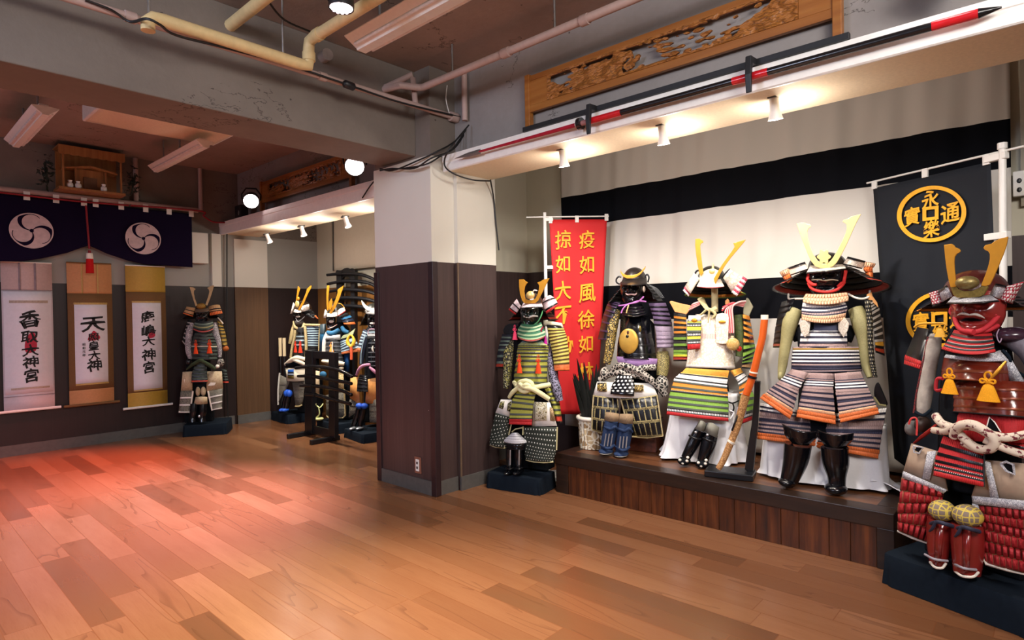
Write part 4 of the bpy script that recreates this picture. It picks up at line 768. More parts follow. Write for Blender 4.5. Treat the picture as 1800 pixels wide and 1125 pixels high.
    ta = [(1, OLV, GREYR), (1, OLV, OLR)]*3
    f.panel('tasset', [(292, 186), (248, 262), (226, 400), (222, 468)], [(452, 188), (430, 285), (416, 400), (416, 476)], w=(.17, .20), bulge=.02, rows=ta+[(.9, REDB, None, 'b')]*2, n=20)
    f.panel('tasset', [(530, 165), (588, 290), (628, 460)], [(600, 150), (652, 290), (676, 462)], w=(.06, .07), bulge=.03, tilt=-.06, rows=ta+[(1.4, lace('lace_vermilion', '#c23a22'), BLR)], n=10)
    WS = M('white_silk', '#efeae2', .7)
    f.panel('thigh_guard_top', [(152, 255), (104, 372)], [(246, 258), (225, 408)], w=(.13, .14), bulge=.02, rows=[(1, WS, None, 's')], n=6, flare=0); f.panel('brocade_patch', [(150, 272), (132, 325)], [(180, 270), (170, 340)], w=.155, bulge=.005, rows=[(1, SNAKE, None, 's')], n=4, flare=0); f.panel('brocade_patch', [(212, 290), (204, 350)], [(238, 268), (228, 360)], w=.16, bulge=.005, rows=[(1, SNAKE, None, 's')], n=4, flare=0)
    f.panel('thigh_guard_top', [(430, 275), (418, 488)], [(572, 282), (632, 482)], w=(.13, .15), bulge=.02, rows=[(1, WS, None, 's')], n=6, flare=0); f.panel('brocade_patch', [(444, 278), (442, 436)], [(546, 280), (544, 438)], w=(.155, .17), bulge=.005, rows=[(1, brocade('green_gold_brocade', '#7a6f45', '#b3a67c', '#e2dcc6', 60), None, 's')], n=4, flare=0); f.panel('brocade_patch', [(572, 320), (576, 438)], [(594, 330), (618, 440)], w=(.15, .16), bulge=.005, rows=[(1, brocade('tan_brocade', '#a5845a', '#b8996c', '#7c6242', 90), None, 's')], n=4, flare=0)
    DT = dots('stitched_green', '#23291f', '#e9e6da', .15)
    f.panel('thigh_guard', [(105, 370), (60, 560), (52, 645)], [(226, 408), (218, 500), (186, 672)], w=(.14, .15), bulge=.03, rows=[(1, DT, None, 's')]*9, n=6, flare=.003, sag=(0, 6))
    f.panel('thigh_guard', [(352, 490), (346, 640), (365, 772)], [(634, 494), (626, 700), (600, 792)], w=(.15, .16), bulge=.035, rows=[(1, DT, None, 's')]*9, n=12, flare=.003, sag=(0, 8))
    CRB = M('cream_binding', '#d8cf9c', .8, scale=150, bump=.5)
    for pts in ([(54, 645, .15), (100, 664, .17), (186, 672, .16)], [(365, 775, .16), (430, 792, .18), (520, 798, .19), (600, 792, .17)], [(240, 470, .14), (232, 500, .14), (216, 560, .14)], [(340, 486, .15), (338, 560, .15)], [(634, 494, .16), (628, 690, .16)], [(245, 535, .14), (275, 510, .15), (338, 498, .15)]): f.edge('binding', pts, 6, CRB)
    f.panel('knee_guard', [(244, 548), (178, 606), (182, 622)], [(298, 548), (366, 612), (372, 628)], w=.165, bulge=.05, rows=[(1, dots('knee_dots', '#e8e8ea', '#22242a', .22), None, 's')]*6, n=14, sag=(-6, 12), flare=0)
    f.panel('knee_guard', [(182, 622), (196, 676)], [(370, 628), (352, 690)], w=.16, bulge=.05, rows=[(1, LACQ, BLR, 's')]*2, n=8, sag=(10, 8))
    for x, r in ((226, 34), (303, 38)):
        s1 = f.shin([(x, 680, .165), (x-1, 760, .17), (x-2, 840, .17)], [r, r, r*.75], LACQ)
        f.tube('splint', [(x+4, 690, .245), (x+2, 820, .245)], 6, M('splint_steel', '#c8ccd2', .3, .8), par=s1); f.ell('foot_guard', x-4, 880, .20, 34, 18, .07, LACQ, s1); f.tube('foot_tie', [(x-34, 845, .19), (x, 855, .235), (x+34, 842, .19)], 7, BLR, par=s1)
green_armour()
pedestal('navy cloth covered pedestal carrying the olive green armour by the pillar', (3.285, 3.30), (3.388, 2.845), .28, .12)
# ------------------------------------------------------------------ red armour in the right foreground
def red_armour():
    f = Fig('samurai_armour', 'red armour with a red moustached face mask and tall gold horns at the right edge', (3.52, .295, 0), (-.936, .35))
    f.frame(1580, 410, 5.923)
    b = MB(); b.span((-.20, -.06, .15), (.20, .12, .62), INK); b.tube([(0, .02, .5), (0, .02, .9), (0, .02, 1.2), (0, .02, 1.3)], [.16, .15, .12, .06], INK, n=16); b.build('display_stand', f.root, bevel=.01)
    RL = M('red_lacquer', '#7d211e', .22, var=.06, bump=.03, coat=.5); RBL = M('redbrown_lacquer', '#642114', .2, var=.08, bump=.03, coat=.5); RDL = lace('lace_scarlet', '#b81d22', .45); WR = M('rim_white', '#e4ddd6', .6); SILV = brocade('silver_brocade', '#c9c8cc', '#dcdbdd', '#8d8d96', 120); PUR2 = M('bowl_maroon', '#4a1c18', .3, var=.1)
    RW = cells('red_white_lattice', '#e6e0dc', '#a8263a', .22, .6, False); TAN = M('tan_hide', '#a78f79', .75, var=.1, bump=.3); CBK = M('fur_white', '#ddd5c8', .95, scale=200, bump=.6)
    h = f.sub('helmet')
    f.bowl(800, 640, 382, 265, -.03, PUR2, h, name='helmet_bowl', ribs=14)
    L = [(468, 122), (545, 111), (572, 124), (586, 146), (628, 163), (641, 185), (630, 201), (600, 216), (580, 246), (575, 300), (580, 400), (590, 480), (600, 552), (562, 562), (535, 560), (515, 480), (495, 370), (480, 250)]
    Rr = [(1136, 34), (1100, 44), (1050, 55), (1000, 80), (960, 110), (896, 124), (879, 155), (895, 175), (926, 186), (945, 216), (945, 270), (930, 340), (900, 430), (853, 546), (900, 552), (945, 536), (990, 450), (1040, 330), (1090, 210), (1120, 120)]
    f.horns(h, [L, Rr], .20, GOLD)
    f.plate('crest_base', [(535, 560), (600, 553), (622, 585), (680, 600), (760, 598), (820, 575), (860, 545), (922, 540), (926, 562), (882, 640), (840, 662), (760, 672), (602, 670), (560, 642)], .195, .012, BRONZE, h, bev=.003)
    f.ell('crest_ball', 712, 515, .195, 106, 72, .04, M('ball_bronze', '#857648', .4, .6, var=.15, scale=150, bump=.7), h)
    f.panel('brow_plate', [(572, 664), (500, 736)], [(950, 648), (1046, 714)], w=(.12, .17), bulge=(.06, .07), rows=[(1, SILV, BLR, 's')], sag=(8, 10), par=h, n=14)
    f.panel('turned_back_flap', [(412, 600), (456, 716)], [(500, 548), (556, 655)], w=.10, bulge=.02, rows=[(.12, BLR, None, 's'), (1, SILV, None, 's')], par=h, n=6, tilt=.04); f.panel('flap_lacing', [(318, 622), (335, 690), (356, 766)], [(412, 592), (430, 660), (458, 742)], w=.085, bulge=.02, rows=[(1, RW, None, 's')]*5+[(.6, BLR, None, 's')], par=h, n=4, flare=0)
    f.panel('turned_back_flap', [(1012, 528), (955, 640)], [(1126, 548), (1060, 690)], w=.10, bulge=.02, rows=[(.12, BLR, None, 's'), (1, SILV, None, 's')], par=h, n=6, tilt=-.04); f.panel('flap_lacing', [(1128, 552), (1062, 690)], [(1296, 503), (1172, 738)], w=.07, bulge=.03, rows=[(1, RW, None, 's')]*5, par=h, n=5, flare=0, tilt=-.05)
    f.shikoro(810, 640, 810, 290, 560, -.03, [(1, lace('lace_wine', '#2a1418', .3), BLR)]*4+[(.8, ORL, BLR)], h, 66, 294, n=60, tiltz=.0, depth=.7)
    fm = f.face(838, 815, 245, 208, .06, RL, f.root, D=.08, n=48, mh=.13)
    GM = M('moustache_grey', '#b9b2aa', .9, var=.2, scale=200, bump=.5); f.tube('moustache', [(608, 858, .14), (650, 838, .16), (700, 842, .175), (735, 852, .182)], [5, 13, 14, 8], GM, par=fm); f.tube('moustache', [(735, 852, .182), (790, 844, .178), (845, 860, .165), (892, 885, .145)], [8, 14, 13, 5], GM, par=fm)
    RC = M('cord_crimson', '#b01f2a', .75, scale=150, bump=.3)
    f.tube('chin_cord', [(560, 765, .10), (540, 820, .10), (580, 862, .11), (592, 920, .14), (630, 990, .17), (710, 1025, .19), (810, 1026, .19), (910, 980, .16), (1010, 890, .11), (1080, 790, .07), (1100, 735, .06)], [20, 22, 22, 22, 24, 25, 25, 25, 25, 24, 20], RC, par=fm); f.tube('chin_cord', [(1005, 860, .11), (1010, 790, .10), (1055, 735, .08), (1100, 745, .06)], 20, RC, par=fm); f.tube('chin_cord', [(700, 1020, .2), (780, 1030, .21)], 30, RC, par=fm); f.tube('chin_cord', [(800, 1035, .17), (930, 1010, .15), (1030, 960, .10)], 22, RC, par=fm)
    f.frame(1580, 560, 5.114)
    f.panel('throat_guard', [(505, 105), (450, 190), (388, 275)], [(828, 135), (850, 210), (862, 300)], w=(.12, .18), bulge=.06, rows=[(1, RDL, M('rim_maroon', '#3a0f10', .5)), (1, RDL, DOTBW), (1, RDL, DOTBW), (.8, RDL, DOTBW), (.7, REDB, None, 'b')], sag=(14, 36), n=34, flare=.009)
    f.panel('shoulder_trim', [(430, 325), (410, 352)], [(905, 290), (985, 380)], w=(.12, .13), bulge=.05, rows=[(1, SILV, None, 's')], n=10, sag=(30, 18), flare=0)
    f.panel('cuirass', [(412, 352), (390, 460), (388, 545)], [(985, 376), (985, 470), (988, 578)], w=(.08, .10), bulge=(.09, .10), power=2.4, rows=[(1.4, RBL, M('rim_copper', '#7a3a20', .3, .3), 's'), (1, RBL, M('rim_copper', '#7a3a20', .3, .3), 's')], n=20, flare=.003)
    f.panel('cuirass_belly', [(388, 545), (385, 700), (388, 832)], [(1290, 572), (1300, 720), (1300, 905)], w=(.02, .03), bulge=(.16, .17), power=2.8, rows=[(1, RBL, M('rim_copper', '#7a3a20', .3, .3), 's')]*3+[(.7, RBL, DOTBW, 's')], n=24, flare=.003)
    f.panel('armhole_trim', [(905, 285), (985, 480), (990, 570)], [(960, 290), (1040, 470), (1130, 575)], w=.09, bulge=.01, rows=[(1, SILV, None, 's')], n=5, flare=0); f.tube('armhole_binding', [(930, 285, .10), (985, 340, .10), (1010, 420, .09), (1060, 480, .08), (1135, 520, .06)], 16, NAVYC)
    for x, y, hh, wd in ((455, 448, 235, 146), (803, 480, 258, 180)): f.tassel(x, y, hh, wd, .225, M('tassel_gold', '#e39c22', .85, var=.12, scale=220, bump=.5))
    f.tube('clasp', [(832, 535, .23), (880, 480, .225), (962, 385, .20)], [8, 15, 9], GOLD); f.tube('side_cord', [(395, 540, .14), (345, 545, .13), (335, 640, .13), (385, 640, .14)], 16, RC)
    CRK = M('crinkled_grey', '#a69d93', .85, var=.15, scale=30, bump=.8, bdist=.006)
    f.tube('sleeve', [(330, 150, .03), (305, 260, .05), (275, 420, .06), (245, 600, .07), (225, 760, .09), (210, 860, .10)], [50, 66, 64, 64, 60, 44], CRK, n=16); f.tube('sleeve_seam', [(262, 165, .06), (240, 300, .08), (196, 500, .09), (160, 680, .10), (135, 850, .11)], 11, brocade('seam_red', '#8a1c20', '#6a1418', '#1a0a0a', 120)); f.tube('sleeve_tie', [(150, 840, .15), (220, 870, .16), (290, 820, .13)], 16, NAVYC)
    f.tube('sleeve', [(960, 170, .0), (1080, 190, .02), (1200, 300, .03), (1300, 520, .05)], [80, 105, 100, 80], M('sleeve_slate', '#6d6870', .5, var=.2, scale=20, bump=.8, bdist=.006), n=16); f.ell('shoulder_pad', 1010, 150, .04, 140, 70, .07, M('pad_aubergine', '#35212f', .25, coat=.4))
    f.tube('shoulder_cord', [(900, 95, .10), (880, 150, .11), (905, 215, .11), (930, 160, .10)], 5, M('cord_lilac', '#a58aa0', .6))
    f.panel('shoulder_guard', [(172, 78), (112, 230), (60, 340), (52, 410)], [(275, 95), (245, 240), (205, 400), (188, 452)], w=(.0, .02), bulge=.03, tilt=.10, rows=[(3.2, LACQ2, BLR, 's'), (1, REDB, None, 'b'), (1, REDB, None, 'b')], n=9, flare=.006); f.panel('shoulder_guard', [(1130, 110), (1180, 300), (1210, 520)], [(1420, 60), (1460, 300), (1480, 540)], w=(.0, .02), bulge=.03, tilt=-.1, rows=[(3.2, LACQ2, BLR, 's'), (1, REDB, None, 'b')], n=9)
    GT = M('cord_ochre', '#d9a02c', .7, scale=160, bump=.4); f.tube('shoulder_cord', [(140, 78, .08), (190, 48, .09), (300, 42, .10), (400, 45, .10), (432, 65, .10)], 11, GT); f.tassel(372, 70, 100, 105, .12, GT, loop=False)
    f.ell('hand_guard', 122, 985, .13, 52, 75, .05, M('glove_grey', '#5f5a58', .6, var=.2)); f.tube('glove_strap', [(90, 950, .19), (110, 900, .19), (160, 905, .18), (160, 1050, .18)], 9, M('strap_red', '#c93a38', .6)); f.ell('hand_guard', 215, 950, .11, 60, 80, .05, M('glove_umber', '#33241e', .5))
    f.panel('waist_lacing', [(395, 815), (392, 960), (390, 1090)], [(1290, 870), (1300, 1000), (1300, 1130)], w=(.02, .05), bulge=.15, power=2.8, rows=[(1, RDL, None)], n=60, flare=0)
    f.plate('waist_gap', [(812, 885), (785, 985), (830, 1010), (915, 1020), (860, 930)], .225, .004, INK); f.edge('waist_piping', [(918, 1022, .23), (862, 932, .23), (814, 885, .23), (786, 985, .23)], 5, WR)
    f.frame(1560, 730, 3.516)
    ROPE = brocade('rope_print', '#dccbb6', '#e3d4c0', '#d4c3ae', 120); ROPE = rope_mat()
    for pts, r in (([(298, 2, .18), (335, 50, .21), (415, 85, .24), (480, 150, .26), (560, 205, .26), (640, 205, .26)], 26), ([(285, 92, .18), (360, 98, .22), (440, 70, .26), (540, 72, .27), (640, 120, .27), (740, 138, .25), (860, 115, .22)], [22, 25, 27, 27, 27, 26, 22]), ([(410, 130, .25), (440, 70, .28), (520, 55, .29), (600, 95, .29), (660, 150, .28), (640, 205, .27), (560, 205, .26), (470, 165, .25)], 28), ([(600, 150, .27), (690, 190, .26), (780, 225, .24), (870, 250, .22)], 24)):
        f.tube('rope_sash', pts, r, ROPE, n=12)
    f.tube('red_lining', [(165, 172, .10), (210, 135, .14), (262, 95, .17), (305, 55, .18)], [8, 16, 16, 10], M('lining_red', '#c3312b', .7), flat=.5)
    f.panel('tasset', [(350, 128), (302, 260), (284, 372)], [(600, 215), (600, 330), (595, 442)], w=(.21, .24), bulge=.02, rows=[(1.6, RDL, BLR), (1.3, RDL, BLR), (1.2, RDL, BLR), (.8, RDL, DOTBW), (.8, REDB, DOTBW), (1., REDB, None, 'b')], n=24); f.edge('tasset_binding', [(600, 215, .225), (598, 330, .24), (595, 442, .245)], 5, DOTBW)
    f.panel('tasset', [(740, 150), (760, 200)], [(860, 130), (900, 260)], w=.14, bulge=.02, rows=[(1, RDL, BLR)]*3, n=14)
    f.panel('thigh_guard_top', [(152, 174), (104, 232), (98, 362)], [(322, 225), (352, 380), (374, 470)], w=(.15, .18), bulge=.02, rows=[(1, TAN, None, 's')], n=8, flare=0); f.panel('white_strip', [(250, 225), (222, 290), (218, 390)], [(302, 220), (272, 300), (262, 400)], w=(.19, .205), bulge=.003, rows=[(1, SILV, None, 's')], n=4, flare=0); f.panel('white_strip', [(100, 345), (92, 384)], [(372, 462), (346, 482)], w=.20, bulge=.012, rows=[(1, SILV, None, 's')], n=8, flare=0); f.plate('hide_opening', [(165, 215), (180, 195), (215, 200), (190, 228)], .185, .004, INK); f.edge('opening_rim', [(160, 190, .19), (165, 230, .19), (195, 235, .19), (222, 200, .19), (160, 190, .19)], 6, SILV)
    f.panel('thigh_guard_top', [(600, 275), (498, 440), (522, 505)], [(870, 300), (890, 420), (900, 560)], w=(.16, .18), bulge=.02, rows=[(1, TAN, None, 's')], n=8, flare=0); f.panel('white_strip', [(600, 280), (640, 400), (640, 512)], [(636, 290), (690, 400), (690, 520)], w=(.195, .21), bulge=.003, rows=[(1, SILV, None, 's')], n=4, flare=0); f.panel('white_strip', [(524, 498), (530, 545)], [(890, 530), (890, 590)], w=.205, bulge=.012, rows=[(1, SILV, None, 's')], n=8, flare=0); f.panel('white_strip', [(524, 545), (545, 600)], [(560, 550), (575, 600)], w=.205, bulge=.0, rows=[(1, SILV, None, 's')], n=3, flare=0); f.plate('hide_opening', [(712, 305), (740, 290), (770, 310), (775, 358), (740, 340)], .2, .004, INK); f.edge('opening_rim', [(700, 300, .205), (735, 288, .205), (778, 305, .205), (785, 365, .205), (735, 345, .205), (700, 300, .205)], 8, SILV)
    QR = cells('quilted_red', '#a31f26', '#8d6a44', .07, .65, True, 1.)
    f.panel('thigh_guard', [(92, 386), (66, 580), (66, 710)], [(345, 474), (338, 560), (250, 785)], w=(.175, .185), bulge=.03, rows=[(1, QR, None, 'b')]*5, n=6, corr=.010, flare=.004)
    f.panel('thigh_guard', [(566, 556), (580, 700), (606, 915)], [(900, 592), (905, 780), (905, 985)], w=(.18, .19), bulge=.03, rows=[(1, QR, None, 'b')]*6, n=8, corr=.008, flare=.004)
    for pts in ([(66, 715, .19), (150, 755, .21), (255, 790, .19)], [(568, 560, .19), (582, 700, .20), (592, 860, .20), (612, 920, .21), (740, 955, .225), (905, 990, .2)]): f.edge('fur_binding', pts, 10, CBK)
    HX = hexnet('hex_net', '#7d6c5e', '#cbb24c', 42)
    for kx, ky, kr, kh, sh, r in ((338, 588, 74, 66, [(328, 640, .225), (322, 740, .23), (316, 840, .235), (312, 920, .24)], [74, 72, 62, 48]), (496, 620, 82, 68, [(492, 672, .225), (496, 780, .23), (494, 880, .235), (490, 975, .245)], [84, 90, 82, 72])):
        s1 = f.shin(sh, r, RL, n=14); f.ell('knee_flap', kx, ky, .235, kr, kh, .06, HX, s1)
        f.tube('leg_tie', [(kx-80, ky+85, .25), (kx-30, ky+72, .31), (kx+20, ky+84, .315), (kx+72, ky+100, .27)], 13, M('tie_navy', '#23263c', .7), par=s1); f.tube('leg_tie', [(kx-40, ky+72, .315), (kx-60, ky+110, .31), (kx-80, ky+130, .30)], [9, 10, 5], M('tie_navy', '#23263c', .7), par=s1)
        yb = sh[3][1]; f.tube('leg_tie', [(sh[3][0]-80, yb-60, .27), (sh[3][0]-20, yb-30, .315), (sh[3][0]+60, yb-20, .27)], 8, M('tie_grey', '#9a949c', .7), par=s1); f.tube('fur_hem', [(sh[3][0]-r[3], yb-12, .275), (sh[3][0]-r[3]*.5, yb+16, .315), (sh[3][0], yb+24, .325), (sh[3][0]+r[3]*.6, yb+22, .305), (sh[3][0]+r[3], yb-4, .27)], 8, CBK, par=s1)
        f.panel('shin_ridge', [(sh[0][0]-28, sh[0][1]+18), (sh[3][0]-16, yb-10)], [(sh[0][0]+26, sh[0][1]+18), (sh[3][0]+14, yb-10)], w=(.225+r[0]*.00072, .245+r[3]*.00072), bulge=.010, power=1., rows=[(1, RL, None, 's')], n=2, par=s1, flare=0)
def rope_mat():
    t = NT('rope_print'); v = t.obj(); n = t.noise(v, 42, 3, .6); g = t.noise(v, 300, 2); t.bump(g, .4, .002)
    MATS['rope_print2'] = t.done(t.ramp(n, [(.55, lin('#dacab6')), (.60, lin('#6d2530'))]), .85); return MATS['rope_print2']
red_armour()
pedestal('navy cloth covered pedestal carrying the red armour at the right edge', (3.372, .655), (3.165, .09), .40, .15)
# ------------------------------------------------------------------ armours further back
IVP = M('ivory_panel', '#ece2d4', .6); DGB = lace('lace_slategreen', '#3c4740', .4); CHR = lace('lace_charcoal', '#17181c', .4); LBR = M('rim_paleblue', '#9fb6c0', .5); BLUEC = M('blue_cloth', '#1f5f86', .7, var=.2, scale=30, bump=.3); BRB = M('bright_blue', '#1d55c4', .55, var=.1); NVL = lace('lace_navyblue', '#18233c', .4)
MAIL = brocade('chain_mail', '#141312', '#0e0d0d', '#8c8474', 130); ORL2 = lace('lace_vermilion', '#c23a22'); TANB = brocade('tan_flecked', '#b49a74', '#a38a64', '#cbb697', 120); BELTC = M('cream_cloth', '#e8ddc4', .8, var=.06, bump=.3)
VERM = M('tassel_vermilion', '#e04a22')
def stand_mesh(f, z0, back=.04):
    b = MB(); b.span((-.15, back-.05, z0), (.15, back+.09, .62), INK); b.tube([(0, back, .5), (0, back, .9), (0, back, 1.2), (0, back, 1.28)], [.14, .13, .11, .05], INK, n=12); b.build('display_stand', f.root, bevel=.01)
def corner_armour():
    f = Fig('samurai_armour', 'dark green armour with dull bronze horns on a pedestal beside the gold topped scroll', (2.72, 7.52, 0), (-.5, -.866))
    f.frame(300, 490, 8.033); stand_mesh(f, .13); h = f.sub('helmet'); DG = M('dull_gilt', '#a8875e', .45, .5)
    f.bowl(440, 450, 335, 88, .0, M('bowl_dark', '#23211c', .35), h, name='helmet_bowl')
    L = [(266, 114), (315, 122), (340, 135), (352, 150), (330, 165), (326, 200), (342, 280), (377, 375), (350, 388), (325, 310), (294, 210)]
    f.horns(h, [L, [(613, 92), (570, 100), (545, 115), (515, 130), (540, 155), (545, 185), (530, 250), (488, 370), (518, 378), (560, 270), (592, 170)]], .15, DG)
    f.ell('crest_flower', 430, 388, .14, 62, 44, .02, M('antique_gold', '#8c6a2c', .5, .6, var=.3, scale=120, bump=.6), h)
    f.panel('brow_plate', [(350, 430), (338, 478)], [(535, 415), (548, 465)], w=(.10, .14), bulge=.05, rows=[(1, M('brow_umber', '#6b5443', .7), BLR, 's')], par=h, n=8, sag=(8, 10))
    PAT = brocade('rust_pattern', '#a5744c', '#8b5a3c', '#d6ad78', 160)
    f.panel('turned_back_flap', [(228, 393), (178, 490)], [(345, 410), (312, 535)], w=.07, bulge=.03, rows=[(1, PAT, BLR, 's'), (1, PAT, BLR, 's'), (.3, ORB, None, 'b')], par=h, n=8); f.panel('turned_back_flap', [(535, 398), (558, 522)], [(690, 370), (732, 492)], w=.07, bulge=.03, rows=[(1, PAT, BLR, 's'), (.5, PAT, BLR, 's'), (.9, ORB, None, 'b')], par=h, n=8, sag=(-14, 0))
    f.shikoro(450, 450, 560, 100, 270, .0, [(1, CHR, BLR)]*4, h, 66, 294, n=30, depth=.8)
    f.face(446, 540, 86, 90, .05, LACQ, f.root, D=.055, n=24)
    f.panel('throat_guard', [(350, 590), (325, 660), (318, 725)], [(592, 580), (602, 650), (598, 725)], w=(.08, .13), bulge=.06, rows=[(1, CHR, M('rim_sage', '#67786c', .5)), (1, DGB, M('rim_olive', '#8a8458', .6)), (.8, DGB, BLR), (.8, lace('lace_brick', '#a5403a'), BLR)], sag=(20, 44), n=14)
    f.panel('cuirass', [(345, 765), (300, 900), (290, 1000), (296, 1150)], [(592, 770), (655, 900), (668, 1000), (662, 1150)], w=(.06, .07), bulge=.11, power=2.5, rows=[(1, DGB, BLR)]*4+[(.4, M('white_line', '#cfc9b6', .7), None, 's')]+[(1, DGB, BLR)]*4, n=24)
    for x, y, hh, wd in ((352, 865, 195, 62), (546, 860, 195, 76)): f.tassel(x, y, hh, wd, .19, VERM)
    WGB = brocade('white_grey_brocade', '#cdc6c6', '#a8a1a6', '#6a6468', 75)
    f.tube('sleeve', [(310, 630, .02), (270, 740, .05), (250, 900, .06), (255, 1020, .07), (285, 1140, .09)], [30, 46, 40, 42, 26], WGB, n=12); f.tube('sleeve', [(620, 625, .02), (630, 750, .05), (668, 880, .06), (692, 1000, .07), (690, 1110, .08)], [34, 46, 40, 30, 24], WGB, n=12)
    f.panel('shoulder_guard', [(250, 575), (205, 720), (165, 885)], [(295, 590), (255, 720), (215, 950)], w=.0, bulge=.02, tilt=.08, rows=[(1, CHR, M('rim_grey', '#b6b2aa', .5))]*6, n=5, flare=.008); f.panel('shoulder_guard', [(660, 590), (695, 760), (735, 950)], [(720, 620), (768, 760), (800, 950)], w=.0, bulge=.03, tilt=-.06, rows=[(1, lace('lace_mustard', '#9a7a2c'), OLR)]*7, n=7, flare=.006); f.ell('lacing_end', 775, 985, .02, 44, 40, .03, lace('lace_orange2', '#e87a24')); f.tube('strap', [(668, 545, .05), (705, 590, .04), (738, 635, .03)], 9, CREAM)
    f.frame(300, 610, 7.033)
    DGC = M('dark_green_cloth', '#3b4530', .85, var=.15, bump=.3)
    f.tube('cloth_sash', [(195, 280, .14), (260, 225, .18), (310, 195, .19), (370, 165, .2), (410, 190, .2)], [10, 20, 22, 26, 22], DGC); f.tube('cloth_sash', [(400, 180, .2), (470, 220, .19), (550, 272, .17)], [20, 24, 22], DGC); f.ell('hand_guard', 228, 185, .1, 34, 46, .04, LACQ2); f.ell('hand_guard', 620, 190, .1, 40, 50, .04, WBK_()); f.ell('cuff', 578, 240, .13, 26, 24, .03, IVP)
    f.panel('tasset', [(310, 190), (265, 330), (255, 442)], [(450, 195), (448, 330), (458, 436)], w=(.15, .19), bulge=.02, rows=[(1, DGB, BLR)]*5+[(.8, lace('lace_vermilion', '#c23a22'), BLR)], n=14); f.panel('tasset', [(632, 270), (640, 452)], [(688, 285), (716, 450)], w=.04, bulge=.02, rows=[(1, DGB, BLR)]*4+[(.9, lace('lace_vermilion', '#c23a22'), BLR)], n=7)
    f.panel('thigh_guard_top', [(150, 308), (128, 545)], [(268, 300), (285, 470), (268, 548)], w=.13, bulge=.02, rows=[(1, TANB, None, 's')], n=6, flare=0); f.panel('thigh_guard_top', [(445, 300), (425, 440), (446, 545)], [(632, 300), (646, 515)], w=.13, bulge=.02, rows=[(1, TANB, None, 's')], n=6, flare=0)
    f.plate('white_patch', [(165, 400), (185, 395), (198, 478), (175, 480)], .15, .003, IVP); f.plate('white_patch', [(455, 480), (490, 440), (560, 440), (540, 475)], .16, .003, IVP)
    f.panel('thigh_guard', [(126, 545), (100, 812)], [(276, 540), (240, 812)], w=.14, bulge=.02, rows=[(1, MAIL, M('rim_white', '#e4ddd6', .6), 's')]*3, n=6); f.panel('thigh_guard', [(462, 548), (508, 785)], [(642, 512), (634, 760)], w=.14, bulge=.02, rows=[(1, MAIL, M('rim_white', '#e4ddd6', .6), 's')]*3, n=6)
    for pts in ([(100, 800, .15), (240, 805, .15), (275, 545, .15)], [(462, 545, .15), (512, 780, .15), (632, 752, .15)]): f.edge('white_border', pts, 11, IVP)
    f.ell('knee_pad', 337, 550, .12, 26, 58, .03, TANB); f.ell('knee_pad', 404, 548, .12, 30, 58, .03, TANB); f.panel('knee_flap', [(312, 620), (288, 705)], [(450, 618), (452, 700)], w=.15, bulge=.05, rows=[(1, TANB, None, 's')], n=6, flare=0, sag=(-6, 6))
    for x0, x1 in ((292, 275), (402, 392)): f.shin([(x0, 700, .14), (x0-6, 790, .15), (x1-4, 870, .16), (x1, 930, .17)], [46, 48, 40, 44], LACQ)
    f.ell('shin_boss', 352, 857, .2, 14, 18, .01, M('rivet_steel', '#d5d5d8', .3, .8))
def WBK_(): return MATS['black_white_brocade']
corner_armour()
pedestal('black cloth covered pedestal carrying the dark green armour in the far corner', (2.50, 7.40), (2.90, 7.17), .46, .13)
